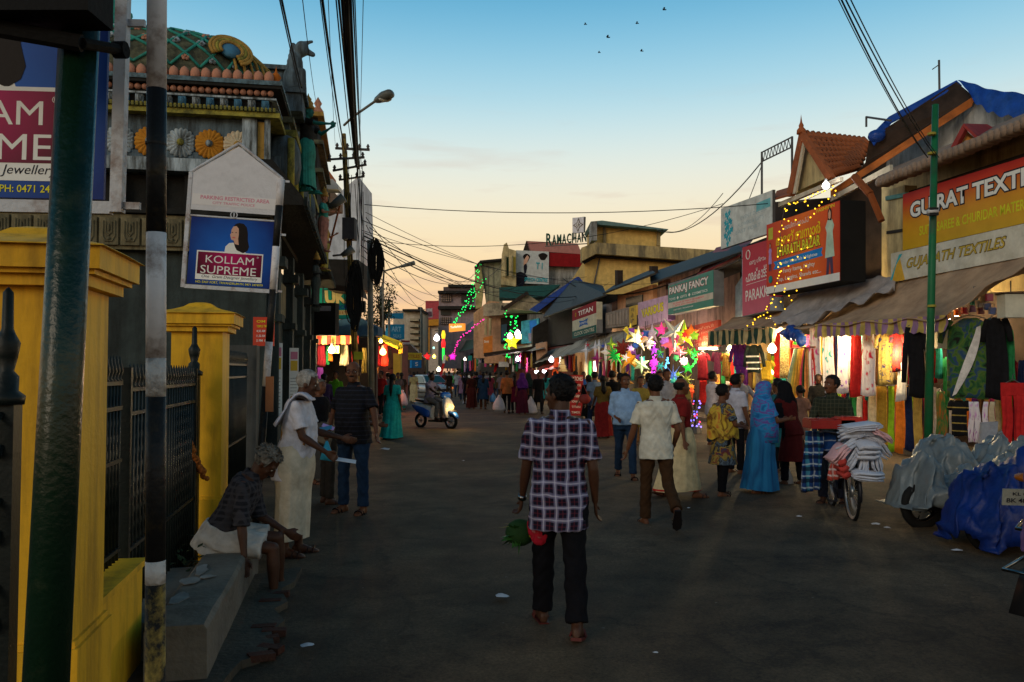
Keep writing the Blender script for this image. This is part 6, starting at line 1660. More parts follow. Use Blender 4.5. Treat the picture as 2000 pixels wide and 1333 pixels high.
for(xa,xb,y0,y1,off,n,lb)in((1512,1838,650,752,.35,30,'upper back row'),(1600,1832,756,862,.3,22,'lower back row'),(1842,2000,700,850,.2,14,'row by the green pole'),(1408,1515,690,760,-.1,12,'middle stall')):
 for k in range(n):
  cs=('red','gold','maroon','teal','pink','navy','orange','cream','green','purple','mustard','white','brown','lime');c=cs[(k*3+int(xa))%14];d_=cs[((k+1)*3+int(xa))%14]
  px=xa+(xb-xa)*(k+.5)/n
  hang('%s cloth%s next to a %s one in the %s'%(c,' hanging' if k<14 else ' hanging farther right' if k<28 else ' at the very end',d_,lb),px,y0+rs.uniform(-4,8),y1+rs.uniform(-16,6),(xb-xa)/n*1.15,cmat(c),off=off,hanger=False,group='cloths in the '+lb,kind='drape' if k%3 else 'dress')
t=house('packet','clear plastic packet of folded cloth above the silver scooter cover',1930,830,1.4,cat='packet')
mb=wmb(t);P=[PT(p)for p in((1918,826,1.5),(1950,824,1.5),(1946,870,1.5),(1914,872,1.5))];mb.add(P+[p+Vector((.02,.1,0))for p in P],[(0,1,2,3),(7,6,5,4),(0,4,5,1),(1,5,6,2),(2,6,7,3),(3,7,4,0)]);mb.build('packet',mat('plastic_pale',(.35,.37,.42),rough=.25,spec=.6,bump=.8,bscale=14),t)
drum=mat('drum_white',(.50,.48,.38));
for px,py,lb in((1842,660,'cream cloth lampshade box hanging beside the green pole'),(1975,598,'white box lamp on the wall at the top right of the stall')):
 t=house('lamp_box',lb,px,py,1.1,cat='lamp box');p=PT((px,py),1.1);t.location=p
 MB().b2((-.17,-.12,-.20),(.17,.12,.20)).build('box',drum,t);MB().tube([(0,0,.2),(0,0,.42)],.01,5).build('cord',steel,t);MB().b2((-.19,-.13,.19),(.19,.13,.215)).build('rim',darkwood,t)
k_=0
for(px,py,c)in((1858,600,'yellow'),(1850,616,'gold'),(1868,596,'red'),(1878,590,'white'),(1892,585,'white'),(1902,588,'teal'),(1912,592,'white'),(1922,584,'cream'),(1898,602,'purple'),(1915,606,'maroon'),(1884,606,'red'),(1928,598,'blue'),(1870,610,'orange'),(1905,572,'cream'),(1918,572,'gold'),(1938,606,'blue'),(1846,628,'teal'),(1932,580,'pink')):
 p=PT((px,py),.9);t=thing('handbag','small shiny %s purse %s hung in the stall corner'%(c,('at the top left','at the top right','in the middle left','in the middle right','low down left','low down right')[2*((py>583)+(py>600))+(px>890)]),'purse',loc=p,group='purses hung in the corner')
 mb=MB();mb.b2((-.055,-.03,-.075),(.055,.03,.045));mb.build('bag',mat('gloss_'+c,COLOURS[c],rough=.2,spec=.7,bump=0),t);MB().tube([(-.04,0,.045),(-.03,0,.11),(.03,0,.11),(.04,0,.045)],.006,5).build('handle',steel,t);k_+=1
def card(label,px,py,w,h,off,lines,base=None,tc=None):
 p=PT((px,py),off);t=thing('price_card',label,'card',M=frame(p,(1,-.12,0)))
 MB().b2((-w/2,-h/2,-.012),(w/2,h/2,0)).build('card',base or mat('card_pale',(.60,.50,.30)),t);n=len(lines)
 for k,s in enumerate(lines):text(s,w*.8,h*.36,Matrix.Translation((-w*.4,h*(.08-.46*k),.002)),tc or paint((.18,.04,.02),'card_ink'),t,bold=.03)
card('cream price card reading TOP with a price under it',1486,770,.28,.24,.9+1.0,('TOP','150'))
card('yellow price card held above the crowd',1397,741,.24,.26,2.4,('ECHO','150'),mat('card_yel',(.62,.45,.08)),red_ink)
far_cols=['red','white','navy','orange','purple','yellow','green','pink','black','teal','brown','lilac','maroon','gold']
fm={}
for stall,(x0,x1,y0,y1,off,nn)in(('far stall under the white awning',(930,1040,690,716,1.3,22)),('stall below the lit yellow star',(985,1045,698,728,.7,9)),('stall left of the hanging toy',(1088,1128,695,728,1.0,9)),('farthest stall beyond the pink lights',(872,930,702,728,1.0,12)),('star lantern stall',(1130,1240,705,745,.5,12))):
 for k in range(nn):
  c=far_cols[(k*5+int(x0))%14];px=x0+(x1-x0)*(k+.5)/nn+random.uniform(-1,1)
  p=PT((px,y0+random.uniform(-1,2)),off);s=p.y/1600
  mb=MB();drape(mb,(x1-x0)/nn*s*.7,(x1-x0)/nn*s*random.uniform(.9,1.3),(y1-y0)*s*random.uniform(.7,1.1),.06,2,0,k,12,4)
  o=one(mb,'garment',cmat(c),'small %s garment beside a %s one at the %s'%(c,far_cols[((k+1)*5+int(x0))%14]if k<14 else 'second '+far_cols[((k-1)*5+int(x0))%14],stall.replace('stall under the white awning','white awning')),'garment','garments hung at the '+stall,True);o.location=p
  o.rotation_euler=(0,0,math.atan2(FU.y,FU.x)+R(30))
for px,py,w_,h_,c,lb in((918,700,8,10,'teal','small turquoise price card of the far stall'),(984,712,20,10,'white','wide white price card below the balcony'),(893,712,8,8,'white','tiny pale card by the magenta lantern'),(958,712,4,3,'white','tiny white label near the far garments')):
 p=PT((px,py),1.5);s=p.y/1600;one(MB().b2((-w_*s/2,0,-h_*s/2),(w_*s/2,.03,h_*s/2)),'price_card',cmat(c),lb,'card').location=p
for(px,lb,c1,c2)in((970,'red and white cloth banner hanging by the orange shirted man','white','red'),(866,'narrow white and red banner near the parked silver car','white','red')):
 p=PT((px,692),1.6)if px==970 else at(px,694,55);s=p.y/1600
 t=thing('banner',lb,'banner',loc=p);MB().prism([(0,0),(5*s,0),(3*s,-16*s),(-2*s,-16*s)],0,.03,Matrix.Rotation(R(90),4,'X')).build('upper_cloth',cmat(c1),t);MB().prism([(-2*s,-16*s),(3*s,-16*s),(-2*s,-38*s),(-7*s,-38*s)],0,.03,Matrix.Rotation(R(90),4,'X')).build('lower_cloth',cmat(c2),t)
t=thing('hanging_toy','red and orange soft toy hanging by the purple white bulb','toy',loc=PT((1086,715),1.6));s=t.location.y/1600
mb=MB();mb.ball((0,0,0),(.16,.14,.28),10,8);mb.ball((0,0,.35),.15,10,8);mb.capsule((-.1,0,-.2),(-.2,0,-.5),.08,.06);mb.capsule((.1,0,-.2),(.05,0,-.52),.08,.06)
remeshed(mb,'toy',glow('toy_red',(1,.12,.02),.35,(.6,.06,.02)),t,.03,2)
t=thing('hanging_frock','white and brown frilled baby frock next to the red toy','frock',loc=PT((1098,702),1.5))
mb=MB();mb.loft([ering((0,0,-z),r,r*.7,16)for z,r in((0,.12),(.2,.14),(.3,.16),(.45,.26),(.48,.20),(.7,.32))]);mb.build('frock',cmat('cream'),t,True);MB().loft([ering((0,0,-z),.16,.12,16)for z in(.29,.33)]).build('belt',cmat('brown'),t)
t,w,h=board('red upright notice of a watch shop behind the man in the plaid shirt',1108,1139,733,733,812,812,0,mat('notice_red',(.32,.015,.02),dirt=.2),None,.05,Y=24,Yr=24.3,name='notice_board',cat='notice')
for k,s in enumerate(('WATCHES','SERVICE','*','CITIZEN','SONATA','TITAN','TIMEX')):
 btext(t,s,w*(.08 if k==0 else .25),h*(.86-.135*k),w*(.84 if k==0 else .55),h*(.10 if k==0 else .055),white_print,bold=.01)
for px in(1110,1137):MB(t.matrix_basis.inverted()).tube([at(px,812,24.1),on_ground(px,838)],.02,6).build('leg',steel,t)
# -- paper star lanterns
def star(label,px,py,rpx,c,st,off=1.7,n=5,inner=.42,depth=.28,name='star_lantern',rot=0,Y=None,patchy=0,stretch=None,wob=0,cat='star lantern',yaw=None,base=None):
 p=PT((px,py),off,Y);s=p.y/1600;r=rpx*s
 t=thing(name,label,cat,M=Matrix.Translation(p)@Matrix.Rotation(R(yaw if yaw is not None else random.uniform(-25,25)),4,'Z'))
 vs=[(0,-depth*r,0),(0,depth*r,0)];fs=[]
 for k in range(2*n):
  a=math.pi/2+math.pi*k/n+R(rot);rr=r if k%2==0 else r*inner
  if stretch and k%2==0:rr*=stretch[(k//2)%len(stretch)]
  vs.append((rr*math.cos(a),0,rr*math.sin(a)))
 for k in range(2*n):
  a,b=2+k,2+(k+1)%(2*n);fs+=[(0,b,a),(1,a,b)]
 MB().add(vs,fs).build('paper',glow('lantern_%s'%label.split()[0]+str(int(px)),c,st*.5,base,patchy,r)if st else(base if isinstance(base,bpy.types.Material)else cloth(c)),t)
 MB().tube([(0,0,r*.9),(0,0,r*.9+.3)],.008,4).build('string',steel,t)
 return t
star('glowing cream white star lantern, brightest of the cluster',1247,662,27,(1,.90,.50),2.2,n=7,inner=.36,off=1.9)
star('yellow wire patterned star lantern left of the brightest one',1232,650,20,(1,.80,.05),.8,n=5,patchy=22)
star('beige net patterned star lantern right of the brightest one',1265,662,21,(.9,.7,.4),.35,n=6,patchy=30)
star('orange star lantern pierced with dotted holes',1229,701,24,(1,.42,.02),.9,n=5,inner=.34,patchy=26)
star('pale green star lantern with a dark centre star',1253,713,18,(.55,.85,.40),.35,n=6)
star('spiky leaf green paper lantern at the left of the cluster',1203,694,25,(.02,.55,.08),.35,n=12,inner=.35,base=(.01,.4,.05))
star('large grey white paper star at the top of the cluster',1317,650,36,(.5,.5,.45),.15,n=5,inner=.30,base=(.6,.6,.55),stretch=(1,.9,1.2,1.2,.9),rot=36)
star('lime green tall star lantern beside the red one',1337,655,26,(.60,1,.02),.9,n=5,inner=.36,stretch=(1.2,.7,1.1,1.1,.7))
star('red orange star lantern at the top right of the cluster',1350,650,18,(1,.18,.01),1.2,n=5,inner=.45)
star('magenta star lantern behind the grey white one',1292,645,17,(.95,.05,.45),.6,n=5,patchy=18)
star('lilac grey star lantern at the upper middle',1274,652,22,(.50,.42,.55),.2,n=5,inner=.34)
star('pink red star lantern with a glossy face',1314,674,24,(.9,.15,.2),.6,n=5,inner=.4,rot=20)
star('long pink star lantern pointing sideways',1328,690,18,(.85,.25,.40),.4,n=4,inner=.25,stretch=(.4,1.3,.5,1.3))
star('small violet light star on the upper hanging string',1278,685,11,(.60,.10,1),2.2,n=5,patchy=25,off=2.0)
star('small magenta light star on the lower hanging string',1277,717,12,(.85,.05,1),2.2,n=5,patchy=25,off=2.0)
star('bright green light star right of the blue spiky lantern',1344,719,13,(.05,1,.10),2.0,n=5,patchy=20,off=2.0)
star('spiky pale blue lantern with a bright blue heart',1315,735,25,(.15,.35,.95),.9,n=11,inner=.25,patchy=8)
star('gold cardboard star low at the left',1217,744,24,(.60,.28,.04),.15,n=5,inner=.4,rot=40,base=(.45,.2,.03))
star('green leaf lantern high at the right',1356,690,12,(.05,.8,.10),.9,n=5,patchy=14)
star('cream swan shaped lantern ring',1265,733,10,(1,.85,.30),.9,n=8,inner=.6)
star('green tassel lantern below the blue spiky one',1341,760,12,(.02,.8,.15),1.0,n=4,inner=.3,stretch=(.6,.5,1.5,.5))
star('red glitter tassel lantern beside the green tassel',1351,765,14,(.95,.08,.02),.8,n=4,inner=.35,stretch=(.7,.6,1.7,.6),patchy=20)
star('olive leafy star behind the bright green one',1340,742,18,(.20,.26,.04),.12,n=8,inner=.3)
star('dark red paper star above the orange dotted one',1218,682,22,(.25,.02,.01),.15,n=9,inner=.5,base=(.2,.02,.01))
star('violet glossy ring lantern below the grey white star',1300,668,14,(.35,.12,.75),.5,n=8,inner=.7,patchy=12)
for px,py,r_,c,lb,bs in((1145,685,22,(.5,.55,.6),'white long rayed paper star leftmost of its row',(.6,.62,.66)),(1163,680,20,(.5,.5,.55),'white long rayed paper star second of its row',(.6,.6,.64)),(1170,676,18,(.45,.5,.55),'white narrow paper star third of its row',(.55,.58,.62)),(1183,688,24,(.5,.5,.55),'white long rayed paper star beside the leaf green lantern',(.6,.6,.64)),(1194,672,20,(.45,.8,.05),'lime long rayed paper star over the leaf green lantern',(.4,.6,.05)),(1148,674,8,(.8,.05,.1),'small red paper star in the white row',(.5,.03,.05)),(1166,700,22,(.4,.02,.2),'magenta drop shaped paper lantern',(.3,.02,.15)),(1178,676,8,(.05,.1,.6),'small blue star over the white row',(.03,.06,.4))):
 star(lb,px,py,r_,c,.12,n=4 if r_>9 else 5,inner=.22,stretch=(.8,.55,1.6,.55)if r_>9 else None,base=bs,off=1.8)
rs=random.Random(77);cn=('red','green','pink','gold','blue','orange','purple','lime','teal','white','yellow','lilac')
for k in range(40):
 px=1212+150*rs.random();py=642+118*rs.random();c=cn[k%12];cc=tuple(min(1,v*1.9)for v in COLOURS[c])
 side=('left','middle','right')[int((px-1212)/50.1)]+(' top' if py<680 else ' centre' if py<720 else ' bottom')
 star('small %s paper star or bauble at the %s of the lantern cluster'%(c,side),px,py,5+7*rs.random(),cc,rs.choice((.15,.5,1.2)),off=1.4+.9*rs.random(),n=rs.choice((4,5,6,8)),inner=rs.choice((.35,.5,.7)),patchy=rs.choice((0,0,25)),rot=rs.uniform(0,60))['group']='small stars and baubles of the lantern cluster'
star('large glowing yellow star on the balcony building',1000,668,18,(1,.85,.02),3.0,Y=66,n=5,inner=.45)
star('bright red paper star in the far distance',834,697,9,(1,.02,.02),2.2,Y=78,n=5,inner=.55)
star('bright magenta star and crescent lantern in the distance',884,697,9,(1,.02,.6),2.4,Y=70,n=5,inner=.55)
star('dull gold star between the two bright distant ones',871,700,8,(.6,.35,.05),.4,Y=74)
lamp_light(at(1000,655,63),60,(1,.9,.5));
t=thing('lit_sign','glaring yellow white lit board behind the yellow star','sign',loc=at(1016,658,67));MB().box((0,0,0),(.75,.1,.38)).build('panel',glow('glare',(1,.95,.45),4),t);MB().box((0,.08,0),(.85,.05,.46)).build('case',steel,t)
bulb('left flood lamp over the yellow star',996,657,0,.22,(1,.9,1),8,Y=64);bulb('right flood lamp over the yellow star',1011,652,0,.24,(1,.9,1),8,Y=64)
t=thing('rocket_lantern','tall lantern in yellow, red and green sections','lantern',loc=at(866,672,76));s=76/1600
for(z0,z1,c)in((10,26,(1,.6,.02)),(-8,10,(1,.02,.02)),(-32,-8,(.02,1,.08))):
 MB().lathe([(3.2*s if c[1]!=1 else 2*s,z0*s),(4.2*s if c[1]!=1 else 2.4*s,(z0+z1)/2*s),(2.2*s,z1*s)],12).build('section',glow('rocket_%g'%z0,c,1.4),t,True)
bulb('cyan tube of lights hanging left of the rocket lantern',847,680,0,.10,(.4,1,.85),2,Y=78)
# -- strings of fairy lights
def fairy(label,path,n,c,st,r=.03,off=1.5,Y=None,jitter=4,seed=0,extra=()):
 rs=random.Random(seed);P=[PT(p[:2],off,Y)for p in path];t=thing('fairy_lights',label,'fairy lights',loc=P[0]);mb=wmb(t);mb.tube(P,.008 if Y is None else .02,4);mb.build('wire',steel,t)
 mb=wmb(t)
 seg=[(P[i+1]-P[i]).length for i in range(len(P)-1)];tot=sum(seg)
 for k in range(n):
  d=tot*k/max(1,n-1);i=0
  while i<len(seg)-1 and d>seg[i]:d-=seg[i];i+=1
  p=P[i].lerp(P[i+1],min(1,d/seg[i]));j=jitter*p.y/1600
  mb.ball(p+Vector((rs.uniform(-j,j),rs.uniform(-.2,.1),rs.uniform(-j,j))),r,6,4)
 for e in extra:mb.ball(PT(e,off,Y),r,6,4)
 o=mb.build('bulbs',glow('fairy_%d_%d_%d'%tuple(int(v*99)for v in c),c,st),t,True);o['kind']='stuff'
 return t
ex=[(1537,411),(1555,411),(1578,402),(1592,408),(1600,402),(1605,395),(1618,389),(1630,382),(1632,373),(1540,432),(1554,430),(1561,440),(1583,425),(1590,418),(1558,459),(1540,470),(1583,462),(1565,487),(1577,484),(1547,492),(1548,508),(1558,502),(1540,520),(1574,520),(1572,504),(1565,528),(1563,544),(1556,568),(1540,545),(1532,570),(1541,578),(1533,564),(1525,590),(1546,587),(1515,600),(1533,604),(1514,634),(1505,618),(1497,622),(1520,522),(1523,532)]
fairy('amber fairy lights draped over the red bazaar sign and down to the awning',[(1628,364),(1602,378),(1572,392),(1532,404),(1526,440),(1523,478),(1519,505),(1521,540),(1514,562),(1508,585),(1497,606),(1482,622),(1462,636)],52,(1,.55,.02),2.6,.019,1.6,seed=3,extra=ex)
fairy('green fairy lights running down from the corner building roof',[(936,520),(925,560),(910,595),(895,620),(884,638)],60,(.01,1,.15),1.8,.055,Y=84,jitter=5,seed=5)
fairy('second strand of green fairy lights down the corner building',[(946,545),(930,575),(918,605)],18,(.01,1,.15),1.6,.05,Y=84,jitter=5,seed=6)
fairy('cluster of green fairy lights above the lit yellow star',[(992,610),(1006,612),(1004,640),(994,650),(990,690),(1003,690)],46,(.01,1,.12),2,.055,Y=66,jitter=9,seed=7)
fairy('pink fairy lights swinging down to the magenta lantern',[(946,622),(925,640),(905,655),(893,670),(888,690)],30,(1,.03,.4),1.6,.055,Y=70,jitter=2,seed=8)
fairy('blue, red and violet lights on a small dark tree beside the stall',[(1355,778),(1362,800),(1350,815),(1360,835),(1350,850),(1366,862)],26,(.20,.15,1),3.5,.024,3.2,jitter=8,seed=9)
fairy('red sprinkled lights on the small dark tree beside the stall',[(1352,790),(1358,820),(1352,845),(1360,860)],9,(1,.05,.15),3,.022,3.2,jitter=8,seed=10)
fairy('violet light string hanging through the lantern cluster',[(1278,672),(1279,690),(1276,705),(1276,735),(1275,755)],26,(.75,.05,1),3,.03,2.0,jitter=3,seed=11)
fairy('blue light string hanging beside the violet one',[(1304,700),(1302,712),(1303,725)],12,(.1,.5,1),3,.03,2.0,jitter=2,seed=12)
fairy('green light cluster above the bright green star',[(1352,690),(1358,702),(1352,712)],12,(.05,1,.1),2.5,.03,2.0,jitter=4,seed=13)
mb=MB();rs=random.Random(4);c0=PT((1358,830),3.2)
for k in range(420):
 z=rs.uniform(-.75,.75);w_=.28*(1-(z+.75)/1.7);q=rs.uniform(0,6.28);p=c0+Vector((w_*math.cos(q)*rs.random()**.5,w_*math.sin(q),z));d=Vector((rs.uniform(-1,1),rs.uniform(-1,1),rs.uniform(-.6,.2))).normalized()*.07;e=d.cross(UP).normalized()*.012
 mb.add([p-e,p+e,p+d],[(0,1,2)])
t=thing('artificial_tree','small dark artificial tree strung with blue and red lights','tree',loc=(c0.x,c0.y,0));mb.v=[tuple(Vector(v)-t.location)for v in mb.v];mb.build('needles',mat('needles',(.01,.03,.015)),t);t.children[-1]['kind']='stuff'
MB().tube([(0,0,0),(0,0,1.5)],[.03,.01],8).build('trunk',darkwood,t);MB().lathe([(.16,0),(.18,.02),(.14,.2)],12).build('pot',steel,t)
# -- left side beyond the temple
B20=house('corner_shop','shop beyond the temple with a turquoise sign and a red striped valance',650,700,Y=27)
ext(B20,'back_wall',inner_dk,[(585,640),(735,640),(735,860),(585,860)],Y=28.5,depth=.3)
ext(B20,'blue_awning',mat('awn_blue',(.02,.06,.12),var=.4),[(592,634),(700,620),(738,640),(738,656),(592,658)],Y=26.6,depth=1.0)
ext(B20,'upper_wall',mat('pale_far_wall',(.55,.58,.62),dirt=.4,streak=True,dscale=.6),[(600,430),(700,345),(704,470),(700,560),(600,560)],Y=31,depth=3)
ext(B20,'upper_dark',darkw,[(600,505),(700,508),(700,560),(600,560)],Y=27.6,depth=2)
ext(B20,'shop_eave',darkwood,[(640,555),(700,562),(705,580),(690,572),(640,566)],Y=25.8,depth=1.2)
surf(B20,'temple_roof_tiles',tile,[(608,352,0),(612,320,0),(628,314,0),(655,352,0),(656,362,0)],.1,Y=26)
ext(B20,'white_eave',mat('eave_white',(.45,.45,.43)),[(606,350),(650,350),(660,362),(660,370),(606,368)],Y=25.6,depth=.6)
ext(B20,'side_room',mat('side_room',(.16,.10,.06)),[(605,368),(645,368),(645,395),(605,395)],Y=26.5,depth=2)
t,w,h=board('turquoise shop sign with two large cream letters beyond the temple',600,705,560,563,625,622,0,mat('sign_turq',(.01,.30,.24),var=.2),darkw,.2,Y=26.5,Yr=27.5)
outlined(t,'UK',w*.34,h*.48,w*.42,h*.42,mat('sign_creamy',(.66,.56,.25)),mat('sea_dark',(.01,.12,.1)),b1=.06,b2=.09)
btext(t,'FASHIONS',w*.34,h*.30,w*.5,h*.13,mat('sign_blue2',(.01,.08,.40)),bold=.03);bquad(t,'cream_band',w*.2,h*.12,w,h*.27,mat('sign_creamy',(0,0,0)),.001,.002)
btext(t,'READYMADES & TEXTILES',w*.3,h*.155,w*.6,h*.08,mat('sign_ora',(.5,.12,.03)),z=.004,bold=.02)
Mv=Matrix.Identity(4)
a,b=at(592,656,26.2),at(700,656,26.2);t=thing('valance','red and cream striped valance of the shop beyond the temple','valance',M=frame(a,b-a));L_=(b-a).length
mb=MB();mb.grid([[(L_*i/30,0,.01*math.sin(i))for i in range(31)],[(L_*i/30,-.26-.03*abs(math.sin(i*1.57)),.05*math.sin(i*.8))for i in range(31)]]);mb.build('striped_cloth',stripes('val_red',(.60,.42,.14),(.42,.04,.03),.30),t,True)
for(px,y0,y1,w_,c,lb)in((607,674,725,14,'gold','tan cloth at the left end of the shop beyond the temple'),(628,675,715,17,'maroon','maroon sequinned cloth in the shop beyond the temple'),(640,676,712,6,'green','narrow green cloth beside the lit card'),(673,674,715,18,'cream','cream shirt hanging in the shop beyond the temple'),(691,672,730,8,'red','red cloth against the rusty pole'),(712,680,730,10,'gold','tan cloth hanging right of the rusty pole'),(625,718,748,14,'purple','purple printed cloth low in the shop beyond the temple'),(646,676,705,8,'orange','orange scarf behind the lit card')):
 p=at(px,y0,26.4);s=p.y/1600;mb=MB();drape(mb,w_*s*.8,w_*s,(y1-y0)*s,.06,3,0,px);o=one(mb,'garment',cmat(c),lb,'garment',None,True);o.location=p;o.rotation_euler=(0,0,R(180))
bulb('bright bulb beside the yellow card in the shop beyond the temple',648,684,0,.12,(1,.88,.45),7,45,Y=26,cc=warm_c)
p=at(655,683,26.1);one(MB().b2((-.12,0,-.12),(.12,.02,.12)),'price_card',glow('card_glow',(1,.8,.15),.8),'yellow card glowing on its own beside the bulb beyond the temple','card').location=p  # bulb light on the card is put in as the card's own emission
bulb('small bulb at the left end of the red striped valance',594,665,0,.07,(1,.9,.5),4,5,Y=25.8);bulb('small white bulb at the dark post left of the maroon cloth',611,668,0,.06,(1,.95,.8),4,0,Y=25.8)
p=at(700,695,23.4);one(MB().b2((-.13,0,-.11),(.13,.02,.11)),'notice_card',mat('card_lime',(.5,.5,.04)),'yellow green card tied to the rusty pole','card').location=p
for(px0,px1,y0,y1,Y,lb)in((598,655,592,655,23.5,'large black loudspeaker box hung before the turquoise sign'),(686,712,588,610,24,'small black box on the rusty pole')):
 a,b=at(px0,y1,Y),at(px1,y0,Y);t=thing('black_box',lb,'box',loc=((a.x+b.x)/2,Y,a.z));w=b.x-a.x;h=b.z-a.z
 MB().b2((-w/2,0,0),(w/2,w*.6,h)).build('cabinet',mat('box_black',(0,0,0)),t);MB().b2((-w*.35,-.02,h*.75),(w*.35,0,h*.9)).build('front_strip',mat('box_strip',(.12,.12,.14),rough=.3),t)
 MB().tube([(0,w*.3,h),(0,w*.3,h+.5)],.02,6).build('hanger',steel,t)
B21=house('yellow_awning_shop','shop with a bright yellow awning on the left side of the street',755,700,Y=34)
ext(B21,'front',inner_red,[(700,650),(780,672),(780,790),(700,800)],Y=36,depth=3)
ext(B21,'yellow_post',mat('ochre_post',(.42,.28,.04)),[(768,690),(782,692),(782,760),(768,765)],Y=35,depth=.5)
ya=mat('yellow_awning',(.62,.50,.03),var=.2,rough=.5)
surf(B21,'awning_sheet',ya,[(732,648,0),(784,668,0),(781,673,0),(731,655,0)],.5,Y=33.8)
for k in range(3):surf(B21,'awning_fold',ya,[(735+6*k,659+3*k,0),(778,672+3*k,0),(777,675+4*k,0),(737+8*k,663+4*k,0)],.35,Y=33.4-.3*k)
surf(B21,'awning_flap',ya,[(779,670,0),(786,672,0),(786,690,0),(778,692,0)],.1,Y=33)
bulb('orange glowing bulb before the red clothes of the yellow awning shop',748,688,0,.14,(1,.55,.15),6,60,Y=32.5,cc=(1,.3,.1));bulb('yellow bulb at the yellow awning edge',744,667,0,.08,(1,.8,.3),4,10,Y=32.5)
for(px,y0,y1,w_,m,lb)in((752,672,715,16,glow('red_glow_cloth',(1,.06,.01),.5,(.5,.03,.02)),'glowing red dress under the yellow awning'),(763,682,722,10,cmat('black'),'black pointed gown beside the glowing red dress'),(735,690,730,8,cmat('gold'),'tan cloth left of the glowing red dress'),(741,676,715,7,cmat('maroon'),'maroon cloth left of the orange bulb')):  # red dress has lamp glow put into its material as emission
 p=at(px,y0,33);s=p.y/1600;mb=MB();drape(mb,w_*s*.4,w_*s,(y1-y0)*s,.08,3,0,px);o=one(mb,'garment',m,lb,'garment',None,True);o.location=p;o.rotation_euler=(0,0,R(180))
t,w,h=board('yellow far shop sign with red capitals across the left street',780,824,689,690,703,703,0,mat('far_yel',(.50,.38,.03)),None,.2,Y=70,Yr=72)
btext(t,'TEXTILES',w*.1,h*.25,w*.8,h*.5,mat('far_redink',(.30,.10,.02)),bold=.03,z=.01)
t,w,h=board('small square bright blue far sign under the yellow one',804,823,704,704,719,719,0,mat('far_blue2',(.01,.18,.45)),None,.2,Y=70,Yr=71);btext(t,'S',w*.35,h*.25,w*.3,h*.5,white_print,z=.01)
t,w,h=board('dark red and white sign end by the blue sari board',783,800,664,667,673,673,0,mat('far_white',(.42,.36,.38)),None,.2,Y=68,Yr=69);bquad(t,'dark_band',0,h*.6,w,h,mat('far_maroon',(.18,.01,.01)),.01,.02)
ext(B21,'far_wall',inner_dk,[(735,640),(800,672),(828,700),(828,760),(735,770)],Y=74,depth=2)
from mathutils import noise as mnoise
# -- vehicles
rubber=mat('rubber',(.008,.008,.008),rough=.8);chrome=mat('chrome',(.22,.22,.22),rough=.2,metal=1,var=.1,bump=0);blackpl=mat('black_plastic',(.010,.010,.011),rough=.4,bump=0)
def wheel(parent,c,r,w,axis='X',rimm=None,spokes=6,name='wheel'):
 """wheel rolling along local Y (axis X)"""
 o=bpy.data.objects.new(name,None);COL.objects.link(o);o.parent=parent;o.location=c
 n=28;mb=MB();tr=w/2
 prof=[]
 rings=[]
 for k in range(n+1):
  a=2*math.pi*k/n;rg=[]
  for j in range(8):
   b_=2*math.pi*j/8;rr=r-tr+tr*math.cos(b_);rg.append((tr*math.sin(b_),rr*math.cos(a),rr*math.sin(a)))
  rings.append(rg)
 mb.loft(rings,cap=False);mb.build('tyre',rubber,o,True)
 mb=MB();rr=r-w*.95;T=Matrix.Rotation(R(90),4,'Y')
 mb.lathe([(rr,-w*.3),(rr*1.04,-w*.32),(rr*1.04,w*.32),(rr,w*.3),(rr*.9,w*.1),(rr*.9,-w*.1),(rr,-w*.3)],24,T,cap=False)
 mb.lathe([(.001,-w*.4),(rr*.2,-w*.4),(rr*.22,w*.4),(.001,w*.4)],12,T)
 for k in range(spokes):
  a=2*math.pi*k/spokes;mb.tube([(0,rr*.15*math.cos(a),rr*.15*math.sin(a)),(0,rr*.95*math.cos(a),rr*.95*math.sin(a))],max(.0025,rr*.05 if spokes<12 else .002),4)
 mb.build('rim',rimm or chrome,o,True)
 return o
